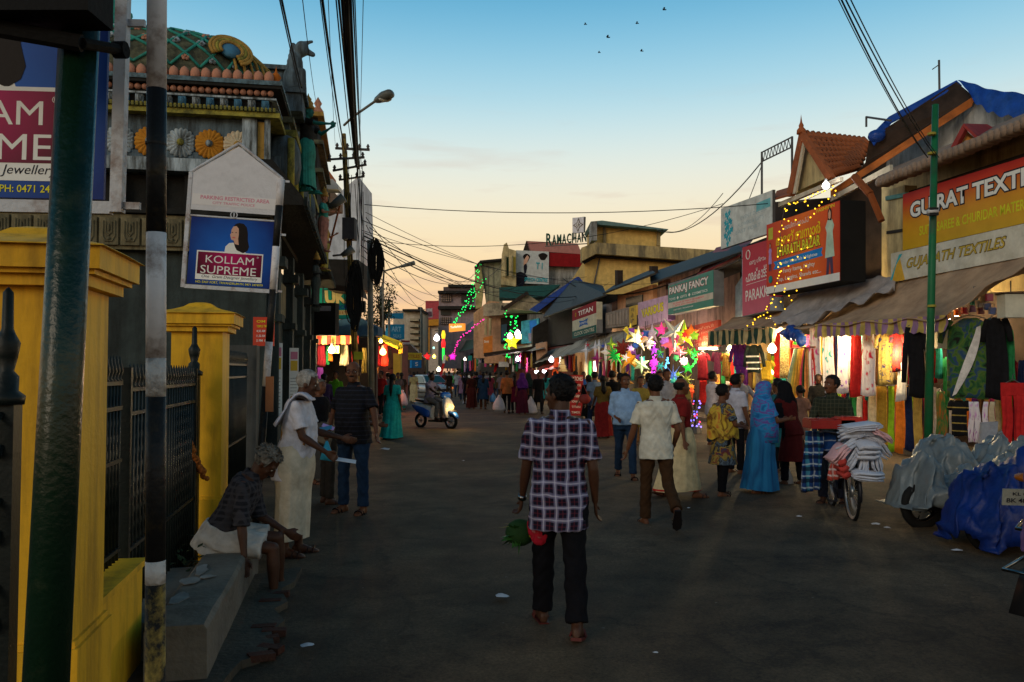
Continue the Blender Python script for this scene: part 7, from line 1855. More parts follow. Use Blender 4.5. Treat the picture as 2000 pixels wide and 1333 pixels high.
def scooter(label,loc,yaw):
 t=thing('scooter',label,'scooter',M=Matrix.Translation(loc)@Matrix.Rotation(yaw,4,'Z')@Matrix.Rotation(R(-4),4,'Y'))
 wp=mat('scooter_white',(.60,.62,.64),rough=.3,spec=.8,bump=0);bp=mat('scooter_blue',(.01,.09,.42),rough=.3,spec=.8,bump=0)
 wheel(t,(0,.62,.235),.235,.09);wheel(t,(0,-.60,.235),.235,.09)
 mb=MB()
 mb.loft([ering((0,.46+dy,z),rx,ry,18,p=2.6)for z,rx,ry,dy in((.34,.12,.06,.06),(.45,.19,.08,.03),(.62,.21,.10,.01),(.76,.20,.11,-.02),(.88,.14,.09,-.06),(.94,.08,.06,-.08))])
 remeshed(mb,'front_apron',wp,t,.02,3)
 mb=MB();mb.loft([ering((0,y,z),rx,rz,14,Vector((1,0,0)),Vector((0,0,1)))for y,z,rx,rz in((.42,.42,.07,.05),(.56,.50,.10,.06),(.74,.46,.10,.06),(.86,.36,.07,.03))]);mb.build('front_mudguard',bp,t,True)
 mb=MB();mb.loft([ering((0,.34,z),rx,ry,16)for z,rx,ry in((.88,.12,.08),(.96,.20,.11),(1.04,.20,.11),(1.08,.12,.07))]);mb.build('handlebar_cowl',bp,t,True)
 mb=MB();mb.tube([(-.36,.22,1.0),(-.2,.32,1.02),(.2,.32,1.02),(.36,.22,1.0)],.02,8);mb.build('handlebar',blackpl,t,True)
 for sx_ in(-1,1):
  mb=MB();mb.ball((sx_*.075,.575,.66),(.05,.035,.065),10,8);mb.build('headlight',glow('headlamp',(1,.62,.12),4),t,True)
  mb=MB();mb.ball((sx_*.30,.20,1.20),(.06,.02,.04),10,6);mb.tube([(sx_*.28,.22,1.02),(sx_*.30,.21,1.18)],.008,5);mb.build('mirror',blackpl,t,True)
 mb=MB();mb.b2((-.16,-.15,.20),(.16,.42,.26));mb.build('footboard',blackpl,t)
 mb=MB();mb.loft([ering((0,y,z),rx,rz,18,Vector((1,0,0)),Vector((0,0,1)),2.5)for y,z,rx,rz in((-.10,.46,.13,.20),(-.25,.52,.17,.20),(-.50,.58,.18,.17),(-.75,.66,.14,.12),(-.88,.72,.06,.06))]);remeshed(mb,'rear_body',wp,t,.02,3)
 for sx_ in(-1,1):
  mb=MB();mb.loft([ering((sx_*.165,y,z),.035,rz,10,Vector((1,0,0)),Vector((0,0,1)))for y,z,rz in((-.12,.42,.10),(-.35,.48,.13),(-.65,.58,.09),(-.82,.66,.04))]);mb.build('side_panel',bp,t,True)
 mb=MB();mb.loft([ering((0,y,z),rx,.05,14,Vector((1,0,0)),Vector((0,0,1)))for y,z,rx in((-.02,.72,.09),(-.2,.76,.14),(-.5,.80,.15),(-.78,.84,.11))]);mb.build('seat',blackpl,t,True)
 mb=MB();mb.ball((-.15,-.80,.64),(.04,.04,.05),8,6);mb.build('tail_light',glow('tail_lamp',(1,.16,.01),3),t,True)
 MB().b2((-.09,.735,.52),(.09,.745,.57)).build('number_plate',blackpl,t)
 return t
sp=on_ground(850,838);s_yaw=-R(128)
scooter('blue and white scooter with its headlamp lit turning in the street',sp,s_yaw)
lamp_light(Matrix.Translation(sp)@Matrix.Rotation(s_yaw,4,'Z')@Vector((0,.85,.6)),4,(1,.6,.2))
def car(label,loc,yaw):
 t=thing('parked_car',label,'car',M=Matrix.Translation(loc)@Matrix.Rotation(yaw,4,'Z'))
 pm=mat('car_silver',(.42,.46,.48),rough=.3,metal=.3,spec=.6,bump=0)
 mb=MB();rings=[]
 for y,w,z0,z1 in((1.9,.62,.35,.62),(1.75,.78,.25,.74),(1.2,.82,.22,.84),(.8,.84,.22,.92),(0,.85,.22,.95),(-1.0,.85,.22,.97),(-1.6,.82,.24,.97),(-1.8,.74,.3,.85)):
  rings.append([(-w,y,z0),(w,y,z0),(w*1.02,y,(z0+z1)/2),(w*.94,y,z1),(-w*.94,y,z1),(-w*1.02,y,(z0+z1)/2)])
 mb.loft(rings);o=mb.build('body',pm,t,True);b=o.modifiers.new('b','SUBSURF');b.levels=b.render_levels=2
 mb=MB();mb.loft([[(-w,y0,z),(w,y0,z),(w,y1,z),(-w,y1,z)]for z,w,y0,y1 in((.93,.76,-1.62,.85),(1.40,.60,-1.25,.05),(1.45,.55,-1.15,-.05))]);o=mb.build('roof',pm,t)
 gl=mat('car_glass',(.02,.07,.075),rough=.1,spec=.9,bump=0,var=.1)
 mb=MB();mb.add([(-.70,.80,.96),(.70,.80,.96),(.57,.08,1.38),(-.57,.08,1.38)],[(0,1,2,3)],Matrix.Translation((0,.03,.01)));mb.build('windscreen',gl,t)
 for sx_ in(-1,1):
  mb=MB();mb.add([(sx_*.765,.62,.97),(sx_*.765,-1.45,.97),(sx_*.63,-1.15,1.36),(sx_*.63,.0,1.36)],[(0,1,2,3)],Matrix.Translation((sx_*.012,0,0)));mb.build('side_window',gl,t)
  MB().ball((sx_*.60,1.80,.62),(.15,.08,.08),10,6).build('headlight',glow('car_lamp',(1,.25,.05),1.2 if sx_>0 else .4),t,True)
  for y in(1.25,-1.2):wheel(t,(sx_*.76,y,.29),.29,.18)
 MB().b2((-.5,1.90,.42),(.5,1.93,.56)).build('grille',blackpl,t);MB().b2((-.24,1.94,.34),(.24,1.955,.42)).build('number_plate',white_print,t)
 return t
car('silver hatchback parked nose out behind the scooter rider',on_ground(842,776),-R(150))
def bicycle(label,loc,yaw):
 t=thing('bicycle',label,'bicycle',M=Matrix.Translation(loc)@Matrix.Rotation(yaw,4,'Z'))
 r=.345;rim=mat('rim_steel',(.4,.4,.4),rough=.3,metal=.8,bump=0)
 wheel(t,(0,.52,r),r,.038,rimm=rim,spokes=28);wheel(t,(0,-.52,r),r,.038,rimm=rim,spokes=28)
 fm=mat('bike_frame',(.015,.015,.02),rough=.35,bump=0)
 for nm,pts,rr in(('top_tube',[(0,.36,.84),(0,-.12,.86)],.015),('down_tube',[(0,.36,.78),(0,-.05,.30)],.016),('seat_tube',[(0,-.05,.30),(0,-.14,.92)],.015),('chain_stay',[(0,-.05,.30),(.05,-.52,r)],.011),('chain_stay',[(0,-.05,.30),(-.05,-.52,r)],.011),('seat_stay',[(0,-.13,.82),(.05,-.52,r)],.010),('seat_stay',[(0,-.13,.82),(-.05,-.52,r)],.010),('fork',[(0,.36,.84),(.05,.42,.62),(.05,.52,r)],.012),('fork',[(0,.36,.84),(-.05,.42,.62),(-.05,.52,r)],.012),('handlebar',[(-.27,.18,.98),(-.24,.33,1.0),(0,.36,.97),(.24,.33,1.0),(.27,.18,.98)],.012),('stem',[(0,.36,.8),(0,.36,.98)],.013)):
  MB().tube(pts,rr,8).build(nm,fm,t,True)
 for y in(.52,-.52):
  MB().tube([(0,y+(r+.03)*math.cos(R(a)),r+(r+.03)*math.sin(R(a)))for a in range(-10,175,12)],.022,6).build('mudguard',fm,t,True)
 mb=MB();mb.ball((0,-.18,.95),(.08,.13,.035),10,6);mb.build('saddle',blackpl,t,True)
 mb=MB();mb.b2((-.10,-.80,.735),(.10,-.28,.75));mb.tube([(.08,-.7,.74),(.05,-.52,r)],.006,5);mb.tube([(-.08,-.7,.74),(-.05,-.52,r)],.006,5);mb.build('carrier',fm,t)
 mb=MB();mb.tube([(.07,-.05,.30),(.07,.08,.18)],.012,6);mb.box((.11,.09,.17),(.09,.08,.02));mb.tube([(-.07,-.05,.30),(-.07,-.18,.42)],.012,6);mb.box((-.11,-.19,.43),(.09,.08,.02));mb.lathe([(.09,-.01),(.09,.01)],16,Matrix.Translation((.05,-.05,.30))@Matrix.Rotation(R(90),4,'Y'));mb.build('crank',fm,t)
 return t
bw=on_ground(1700,1020)
by=math.atan2(-(on_ground(1700,1020)-on_ground(1636,952)).x*-1,1)
bicycle('black bicycle with its rear wheel to the camera, loaded with folded towels',bw+Vector((-.12,.52,0)),R(180-9))
tw_w=mat('towel_white',(.50,.53,.62),rough=.95,var=.15,bump=.6,bscale=60);tw_p=mat('towel_pink',(.62,.36,.38),rough=.95,var=.2,bump=.6,bscale=60);tw_r=mat('towel_red',(.45,.05,.04),rough=.95,bump=.6,bscale=60)
hc=at(1688,878,8.95)
def towel(p,w,d,h,rot,m,label,seed):
 rs=random.Random(seed);mb=MB();n=3
 for k in range(n):
  z=(k-1)*h/n*1.05
  rg=[]
  for j in range(9):
   f=j/8;y=(f-.5)*d;sq=math.sin(math.pi*min(1,max(0,(f+.02)*8)))if f<.06 else 1
   rg.append([(x*w/2*(1-.04*rs.random()),y+.006*rs.random(),z+zz*h/n*.48+.012*math.sin(x*5+k+seed)+.01*math.cos(y*20))for x,zz in((-1,-.5),(-.5,-1),(.5,-1),(1,-.5),(1,.5),(.5,1),(-.5,1),(-1,.5))])
  mb.loft(rg)
 t=thing('towel',label,'towel',M=Matrix.Translation(p)@Euler(rot).to_matrix().to_4x4(),group='folded towels heaped on the bicycle')
 mb.build('folds',m,t,True)
 return t
spots=('at the very top of the heap','at the upper right of the heap','at the right edge of the heap','at the lower right of the heap','at the bottom of the heap','at the lower left of the heap','at the left edge of the heap','at the upper left of the heap')
for k in range(8):
 a=R(90-k*45);rx_,rz_=.17,.19
 towel(hc+Vector((rx_*math.cos(a),.05,rz_*math.sin(a)+.02)),.26,.22,.10,(R(8),a*0+math.sin(a)*0,0)if False else(R(10),-(a-R(90))*.55,R(random.uniform(-14,14))),tw_w if k not in(4,9)else tw_w,'white folded towel '+spots[k],k)
towel(hc+Vector((0,-.06,.0)),.24,.16,.16,(R(25),0,0),tw_w,'crumpled white towel in the middle of the heap facing the street',21)
towel(hc+Vector((-.04,.0,.25)),.40,.26,.05,(R(4),R(-6),0),tw_w,'broad white towel with a faint red border laid over the top of the heap',22)
towel(hc+Vector((.16,-.04,.16)),.22,.24,.06,(R(4),R(32),0),tw_p,'pale pink edged towel sliding off the right shoulder of the heap',23)
towel(hc+Vector((-.28,.03,-.05)),.24,.2,.10,(R(10),R(-50),0),tw_p,'pink and white folded towel hanging at the left of the heap',24)
towel(hc+Vector((-.24,.02,-.20)),.10,.16,.22,(R(5),R(-20),0),tw_r,'orange red towel hanging below the pink one',25)
towel(hc+Vector((.0,-.02,-.27)),.34,.2,.08,(R(10),R(4),0),tw_w,'off white towel hanging lowest over the wheel',26)
mb=MB()
for k in range(5):mb.tube([(.115-.008*k,-.13,-.10+.055*k),(.0,-.155,-.12+.055*k),(-.11+.01*k,-.12,-.09+.055*k)],.006,5)
for k,(px,py,w_,h_,m,lb)in enumerate(((1618,828,.52,.10,mat('tray_red',(.26,.010,.008),rough=.35,spec=.6),'wide red tray of goods before the vendor in the dark checked shirt'),(1655,822,.26,.07,mat('tray_red2',(.42,.02,.012),rough=.35,spec=.6),'smaller bright red packet on the right end of the wide red tray'),(1672,833,.28,.04,mat('tray_cream',(.5,.4,.25)),'cream folded cloth beside the red packet'))):
 p=at(px,py,9.9);t=thing('goods_tray',lb,'tray',loc=p);MB().b2((-w_/2,-.15,-h_/2),(w_/2,.15,h_/2)).build('tray',m,t)
 mb=MB();
 for j in range(5):mb.box((-w_*.4+w_*.2*j,random.uniform(-.05,.05),h_/2+.008),(w_*.17,.2,.016))
 mb.build('packets',m,t);t.children[-1]['kind']='stuff'
for(px,y0,y1,w_,m,Y,lb)in((1590,842,958,36,plaid('lungi_blue',(.01,.04,.16),[(0,(.05,.25,.35),0,.25,.7),(2,(.35,.45,.55),.2,.12,.9),(0,(.4,.45,.5),.5,.08,.7),(2,(.004,.006,.02),.6,.35,.8)],.14),10.0,'blue checked lungi hanging from the vendor stand'),(1618,842,880,50,plaid('lungi_blue2',(.01,.05,.20),[(2,(.35,.4,.5),.2,.1,.8)],.12),10.1,'dark blue folded lungi beside the checked one'),(1640,888,935,30,plaid('lungi_red',(.5,.08,.06),[(2,(.6,.5,.5),.2,.3,.9),(0,(.6,.5,.5),.3,.2,.6)],.08),9.6,'red and white checked cloth left of the towels')):
 p=at(px,y0,Y);s=Y/1600;t=thing('lungi',lb,'lungi',loc=p);mb=MB();drape(mb,w_*s,w_*s*1.1,(y1-y0)*s,.05,3,-.05,px);mb.build('cloth',m,t,True)
silver=mat('silver_cover',(.13,.155,.165),rough=.42,metal=.0,var=.25,scale=3,spec=.8,bump=.9,bscale=9);bluec=mat('blue_cover',(.004,.02,.14),rough=.5,var=.5,scale=4,spec=.4,bump=.9,bscale=9)
def covered(label,loc,yaw,m,humps,wheels=True,hem=None,wr=.26,seed=0,bunch=True):
 t=thing('covered_scooter',label,'scooter',M=Matrix.Translation(loc)@Matrix.Rotation(yaw,4,'Z'))
 wheel(t,(0,.62,wr),wr,.10,spokes=5);wheel(t,(0,-.62,wr),wr,.10,spokes=5)
 mb=MB();mb.b2((-.12,-.5,.2),(.12,.5,.45));mb.build('chassis',blackpl,t)
 rows=[];n=110;L0,L1=-.98,.92
 for i in range(n+1):
  y=L0+(L1-L0)*i/n
  top=max(hz*math.exp(-((y-hy)/hw)**2)for hy,hz,hw in humps)
  wt=.37+.10*math.exp(-((y-.35)/.2)**2);hm=(hem(y)if hem else .22)+.02*math.sin(y*17+seed)
  row=[]
  for j in range(49):
   f=(j/48-.5)*2;a=f*math.pi*.5;fold=.035*math.sin(y*23+seed+5*abs(f))*abs(f)+.025*math.sin(y*41+f*7+seed)+.03*math.sin(y*9+f*11)
   x=math.sin(a)*wt*(.75+.25*abs(f))+fold*math.copysign(1,f)*.8
   z=hm+(top-hm)*max(0,math.cos(a))**.62+fold*.5+.03*math.sin(y*13+f*5+seed)
   q=Vector((y*3.2+seed,f*2.1,y*f*2));rd=abs(mnoise.noise(q))+.5*abs(mnoise.noise(q*2.3))+.25*abs(mnoise.noise(q*5.1));k_=(.34-rd)*.16
   x+=k_*f;z+=k_*(1-abs(f)*.5)
   row.append((x,y+.03*math.sin(f*4+y*8),max(hm,z)))
  if i in(0,n):
   row=[(p[0]*.5,p[1],hm+(p[2]-hm)*.6)for p in row]
  rows.append(row)
 mb=MB();mb.grid(rows);o=mb.build('cover',m,t,True);sf=o.modifiers.new('t','SOLIDIFY');sf.thickness=.01
 if bunch:
  mb=MB();
  for k in range(7):
   a=k*.9;mb.ball((.12*math.cos(a),-.82+.10*math.sin(a*1.3),humps[-1][1]+.02+.04*math.sin(a*2)),(.10,.05,.13),9,7,E=Euler((a,a*.7,a)).to_matrix().to_4x4())
  remeshed(mb,'bunched_cloth',m,t,.016,1,.012)
 return t
covered('scooter under a crumpled silver cover, nearest the towel bicycle',Vector((5.0,9.0,0)),R(104),silver,[(.62,.80,.24),(.05,.62,.45),(-.6,.76,.3)],hem=lambda y:.36-.10*y,seed=1)
covered('scooter under a smooth silver cover behind the other two',Vector((5.75,10.2,0)),R(98),silver,[(.45,.93,.5),(-.35,.90,.6),(-.8,.85,.3)],hem=lambda y:.3,seed=5,bunch=False)
t=covered('scooter under a bright blue cover at the right edge',Vector((5.06,7.95,0)),R(108),bluec,[(.55,.84,.34),(.05,.98,.35),(-.62,1.20,.38)],hem=lambda y:.16-.08*y,seed=9,bunch=False)
t=thing('motorcycle','motorcycle with a white number plate at the right frame edge','motorcycle',M=Matrix.Translation(Vector((4.03,5.5,0)))@Matrix.Rotation(R(-62),4,'Z'))
wheel(t,(0,-.62,.30),.30,.11,spokes=5);wheel(t,(0,.68,.30),.30,.10,spokes=5)
mb=MB();mb.loft([ering((0,y,z),rx,rz,16,Vector((1,0,0)),Vector((0,0,1)))for y,z,rx,rz in((-.92,.66,.03,.03),(-.75,.64,.09,.07),(-.45,.62,.13,.10),(-.1,.60,.12,.09))]);mb.build('tail_fairing',mat('moto_white',(.22,.20,.20),rough=.3,spec=.8,bump=0),t,True)
mb=MB();mb.loft([ering((sx_*0,y,z),rx,rz,12,Vector((1,0,0)),Vector((0,0,1)))for sx_,y,z,rx,rz in((1,-.85,.64,.05,.015),(1,-.6,.63,.125,.02),(1,-.3,.60,.14,.02))]);mb.build('red_stripe',mat('moto_red',(.35,.02,.02),rough=.3,bump=0),t,True)
mb=MB();mb.loft([ering((0,y,z),rx,rz,16,Vector((1,0,0)),Vector((0,0,1)))for y,z,rx,rz in((.05,.72,.10,.09),(.25,.80,.16,.13),(.5,.80,.15,.12),(.62,.76,.06,.05))]);mb.build('tank',mat('moto_red',(0,0,0)),t,True)
mb=MB();mb.loft([ering((0,y,z),rx,.045,14,Vector((1,0,0)),Vector((0,0,1)))for y,z,rx in((-.8,.76,.08),(-.4,.74,.13),(0,.74,.11))]);mb.build('seat',blackpl,t,True)
MB().tube([(-.16,-.35,.70),(-.17,-.75,.74),(-.10,-.95,.72),(.10,-.95,.72),(.17,-.75,.74),(.16,-.35,.70)],.013,8).build('grab_rail',chrome,t,True)
MB().tube([(-.16,-.25,.48),(-.20,-.7,.50),(-.16,-1.0,.46),(.16,-1.0,.46),(.2,-.7,.5),(.16,-.25,.48)],.012,8).build('guard_rail',chrome,t,True)
o=MB().b2((-.11,-.008,-.055),(.11,.0,.055)).build('number_plate',mat('plate_dull',(.26,.27,.24),dirt=.4,dscale=9),t);o.location=(-.22,-.70,.88);o.rotation_euler=(R(10),0,R(52))
tt=text('KL 01',.10,.022,frame((-.05,-.010,.012),(1,0,0)),ink,o,bold=.02);tt=text('BK 4827',.17,.03,frame((-.085,-.010,-.036),(1,0,0)),ink,o,bold=.02)
mb=MB();mb.ball((-.14,-.78,1.02),(.07,.05,.03),8,6);mb.build('indicator',mat('indicator_amber',(.30,.09,.01),rough=.3),t,True);MB().tube([(-.14,-.75,.75),(-.14,-.78,1.05)],.012,6).build('mirror_stalk',blackpl,t)
mb=MB();mb.grid([[(-.07,-.80,.60),(.07,-.80,.60)],[(-.075,-.98,.42),(.075,-.98,.42)],[(-.08,-1.08,.22),(.08,-1.08,.22)]]);o=mb.build('rear_mudguard',blackpl,t,True);o.modifiers.new('t','SOLIDIFY').thickness=.01
mb=MB();mb.b2((-.10,-.3,.25),(.10,.3,.55));mb.tube([(0,.68,.3),(0,.5,.85)],.03,8);mb.tube([(.14,.1,.25),(.16,-.7,.32)],.045,10);mb.tube([(-.33,.38,1.0),(0,.48,.96),(.33,.38,1.0)],.014,6);mb.build('engine_block',blackpl,t)
# -- the people
BLACK=cloth((.006,.006,.008),'cl_black');JEANS=cloth((.012,.028,.060),'cl_jeans');BROWN=cloth((.045,.022,.010),'cl_brown');IVORY=cloth((.52,.47,.36),'cl_ivory');WHITE=cloth((.56,.55,.60),'cl_white')
away,facecam,right_,left_=0.0,math.pi,-math.pi/2,math.pi/2
stepL=dict(leg_l=(17,8,2),leg_r=(-14,14,2),foot_r=R(0)*0+22,arm_l=(-12,10,16,0),arm_r=(14,10,20,0));stepR=dict(leg_r=(17,8,2),leg_l=(-14,14,2),foot_l=22,arm_r=(-12,10,16,0),arm_l=(14,10,20,0))
def gp(px,py):return on_ground(px,py)
def held(label,name,cat,loc,builder,group=None):
 t=thing(name,label,cat,loc=loc,group=group);builder(t);return t
def carrier_bag(label,p,h=.42,w=.26,c=(.55,.55,.62)):
 def b(t):
  mb=MB();n=20;rg=[]
  for z,r in((0,.5),(-.12,.12),(-.3,.30),(-.6,.46),(-.9,.50),(-1,.38)):
   rg.append([(w*r*math.cos(2*math.pi*k/n)*(1+.1*math.sin(k*2.3+z*4))*(.15 if z==0 else 1),w*r*.55*math.sin(2*math.pi*k/n)*(1+.12*math.sin(k*1.7)),z*h)for k in range(n)])
  mb.loft(rg);mb.build('bag',mat('bag_%d%d%d'%tuple(int(v*50)for v in c),c,rough=.4,spec=.5,bump=.8,bscale=18),t,True)
  MB().tube([(-.04,0,-.05),(0,0,.05),(.04,0,-.05)],.006,5).build('handle',steel,t)
 return held(label,'carrier_bag','bag',p,b)
pl=plaid('shirt_plaid',(.010,.008,.020),[(0,(.16,.025,.035),.0,.08,.5),(2,(.14,.02,.035),.0,.08,.45),(0,(.22,.20,.32),.5,.36,.5),(2,(.22,.20,.32),.5,.36,.5),(0,(.60,.58,.70),.5,.10,.5),(2,(.60,.58,.70),.5,.10,.5)],.080)
P=dict(sh=1.10,fat=1.08,arm_l=(8,9,14,4),arm_r=(-8,8,26,10),leg_l=(15,6,2),leg_r=(-12,10,2),foot_r=14,hyaw=52,hpitch=-4,side=1,grip_l=50)
t1,S1=person('man seen from behind in a purple and white plaid shirt and black trousers',gp(1092,1236),R(-1),1.645,P,top=pl,bottom=BLACK,skin=SKIN_D,hair=('short',HAIR_K),near=2,hem=-.235,belly=.03,eyes=True,shoes=mat('sandal_red',(.09,.015,.012),rough=.5),sleeve=.60,trouser_w=1.12)
M1=t1.matrix_basis;hnd=M1@(S1.wr_l+S1.fd_l*.12)
mb=MB(S1 and Matrix.Identity(4));mb.tube([S1.wr_l-S1.fd_l*.02,S1.wr_l+S1.fd_l*.012],.031,14);mb.build('wristwatch',chrome,t1,True)
def parcel(t):
 rs=random.Random(3);mb=MB()
 for k in range(26):
  a=rs.uniform(0,6.28);d=Vector((math.cos(a),math.sin(a)*.6,rs.uniform(-.9,.5))).normalized();e=d.cross(Vector((rs.uniform(-1,1),rs.uniform(-1,1),1))).normalized()*.022;c=Vector((0,0,-.10));L_=rs.uniform(.08,.13)
  mb.add([c,c+d*L_*.5+e,c+d*L_,c+d*L_*.5-e],[(0,1,2,3)])
 mb.build('leaves',mat('leaf_green',(.03,.11,.02),rough=.5),t)
 mb=MB()
 for k in range(9):
  a=rs.uniform(0,6.28);d=Vector((math.cos(a),math.sin(a)*.6,rs.uniform(-1.2,.3))).normalized();e=d.cross(UP).normalized()*.008;c=Vector((0,0,-.06));L_=rs.uniform(.1,.16)
  mb.add([c-e,c+e,c+d*L_],[(0,1,2)])
 mb.build('straw_tie',mat('leaf_yellow',(.45,.38,.03)),t)
 mb=MB();mb.ball((0,0,-.10),(.075,.06,.07),10,8);mb.build('bundle',mat('leaf_dark',(.015,.05,.012)),t,True)
held('green leaf wrapped parcel tied with yellow straw in the plaid shirted man\'s hand','leaf_parcel','parcel',hnd+Vector((.0,-.03,.0)),parcel).scale=(1.35,1.35,1.3)
def redbag(t):
 mb=MB();mb.ball((0,0,-.11),(.095,.06,.12),12,9,E=Euler((0,R(-28),0)).to_matrix().to_4x4());mb.ball((.05,0,-.15),(.05,.05,.05),8,6);mb.capsule((-.03,0,-.02),(0,0,.04),.02,.012,6)
 remeshed(mb,'bag',blotch('redbag',[(.34,.008,.02),(.40,.01,.03),(.30,.01,.02),(.45,.25,.28)],12),t,.012,1,.006)
held('red and white plastic bag carried beside the leaf parcel','plastic_bag','bag',hnd+Vector((.115,-.16,.02)),redbag).scale=(.72,.7,.95)
P=dict(sh=1.08,fat=1.04,arm_l=(8,14,8,0),arm_r=(-6,14,40,25),leg_l=(8,4,2),leg_r=(-12,42,4),foot_r=60,hyaw=4)
person('man in a cream short sleeved shirt and brown trousers walking away',gp(1282,1030),R(4),1.63,P,top=cloth((.52,.50,.42),'sh_cream'),bottom=BROWN,skin=SKIN,near=2,hem=-.15,shoes=mat('shoe_black',(.012,.01,.01),rough=.4))
P=dict(stepL,sh=1.1,fat=1.15,arm_l=(6,14,10,0),arm_r=(-4,10,70,30),hyaw=10)
person('heavy man with a moustache in a light blue rolled sleeve shirt and jeans',gp(1222,938),R(176),1.63,P,top=cloth((.22,.34,.52),'sh_blue'),bottom=JEANS,near=1,hem=-.04,belly=.10,sleeve=.92,mous=True,eyes=True,shoes=BLACK)
t4,S4=person('balding man in a maroon shirt and a cream dhoti with a red hem',gp(1330,976),R(-80),1.58,dict(stepR,fat=1.05,hemz=.14),top=cloth((.16,.012,.012),'sh_maroon'),bottom=cloth((.52,.42,.24),'dh_cream'),kind='dhoti',hair=('bald',HAIR_K),near=1,mous=True,eyes=True,hem=-.15)
foot_c=(S4.an_l+S4.an_r)/2;spread=abs(S4.an_l.y-S4.an_r.y)/2;mb=MB()
mb.loft([[(foot_c.x+(.225)*math.cos(q),foot_c.y+(spread+.118)*math.sin(q),z)for q in[2*math.pi*k/40 for k in range(40)]]for z in(.14,.165)],cap=False);mb.build('red_hem',cmat('red'),t4,True)
person('young woman in a yellow and brown printed scarf and patchwork tunic',gp(1412,972),R(-70),1.50,dict(leg_l=(6,4,2),leg_r=(-5,4,2),arm_l=(25,8,60,30),arm_r=(20,8,60,30),kurta_len=.40),kind='kurta',top=blotch('p_patch',[(.02,.02,.03),(.10,.14,.18),(.01,.01,.02),(.30,.22,.05),(.14,.02,.02),(.03,.05,.09)],8),bottom=BLACK,near=1,eyes=True)
mb=MB();c=gp(1412,972)
def shawl(t):
 rings=[]
 for z,rx,ry in((1.24,.10,.09),(1.18,.16,.13),(1.05,.20,.16),(.92,.205,.17),(.80,.21,.175)):rings.append([(rx*(1+.06*math.sin(k*1.3+z*9))*math.cos(2*math.pi*k/36),ry*(1+.06*math.sin(k*1.9))*math.sin(2*math.pi*k/36),z+.02*math.sin(k*1.1))for k in range(36)])
 mb=MB();mb.loft(rings,cap=False);mb.build('cloth',blotch('p_ybrown',[(.55,.38,.04),(.50,.34,.03),(.12,.04,.01),(.5,.35,.04),(.40,.05,.02)],5),t,True)
held('yellow and brown printed shawl wrapped round the young woman in the patchwork tunic','shawl','shawl',c,shawl)
person('man in a pale pink white shirt holding a black bag by the price card',gp(1392,872),R(-75),1.66,dict(arm_l=(20,8,90,30),arm_r=(20,8,100,40)),top=cloth((.50,.44,.46),'sh_palep'),bottom=JEANS,near=1,sleeve=.9,hem=-.2)
person('shopkeeper in a grey blue shirt under the purple track suit',gp(1448,868),R(175),1.62,dict(arm_l=(30,30,30,0),arm_r=(20,35,20,0)),top=cloth((.10,.11,.15),'sh_greyb'),bottom=BLACK,near=1,sleeve=.9)
person('man in a white shirt half hidden behind the young woman in yellow',gp(1438,928),R(-60),1.62,dict(arm_l=(15,8,50,30)),top=cloth((.42,.42,.50),'sh_w2'),bottom=BLACK,near=1)
sari_blue=blotch('sari_blue',[(.01,.10,.30),(.015,.17,.42),(.02,.22,.50),(.12,.04,.26),(.02,.2,.46),(.01,.13,.36)],5,stretch=(1,1,2.2))
person('woman wrapped in a bright blue sari with a violet border drawn over her head',gp(1487,966),R(-78),1.54,dict(leg_l=(8,4,2),leg_r=(-8,5,2),arm_l=(30,8,60,20),arm_r=(25,8,70,20),lean=6,flare=.05),kind='saree',top=sari_blue,bottom=blotch('sari_blue2',[(.01,.09,.24),(.015,.16,.36),(.01,.07,.2)],4,stretch=(1,1,.2)),scarf=(sari_blue,-.78),near=1,eyes=True,seed=4)
person('woman in a black headscarf and maroon dress bending to the leggings',gp(1548,950),R(30),1.55,dict(lean=14,leg_l=(6,4,3),leg_r=(-4,4,3),arm_l=(50,10,40,0),arm_r=(45,10,40,0),kurta_len=.50),kind='kurta',top=cloth((.07,.008,.008),'sh_darkmar'),bottom=BLACK,scarf=(BLACK,-.62),near=1,sleeve=.9)
person('woman in teal behind the blue sari reaching to the stall',gp(1522,925),R(40),1.55,dict(arm_l=(30,10,40,0)),kind='kurta',top=cloth((.015,.10,.12),'sh_teal'),bottom=BLACK,near=1,hair=('long',HAIR_K))
person('vendor in a dark green checked shirt standing behind the red trays',gp(1628,985),R(150),1.62,dict(sh=1.08,arm_l=(15,14,60,30),arm_r=(20,14,55,30),hyaw=-38,leg_l=(4,4,3),leg_r=(12,10,3)),top=plaid('sh_vendor',(.018,.022,.014),[(0,(.05,.05,.03),0,.2,.7),(2,(.05,.05,.03),0,.2,.7)],.05),bottom=cloth((.02,.02,.03),'tr_vendor'),near=2,mous=True,eyes=True,sleeve=.9)
P=dict(hunch=14,lean=5,hyaw=-2,hpitch=2,arm_r=(14,6,42,6),arm_l=(26,8,50,10),leg_l=(3,3,1),leg_r=(-3,3,1),fat=1.2,hemz=.17,grip_r=55)
t11,S11=person('white haired man in profile in a white shirt and ivory dhoti holding leaflets',gp(574,1086),R(-86),1.70,P,top=WHITE,bottom=IVORY,kind='dhoti',skin=SKIN_D,hair=('buzz',HAIR_G),near=2,hem=-.24,eyes=True,belly=.05)
M11=t11.matrix_basis
H11=M11@(S11.wr_r+S11.fd_r*.14)
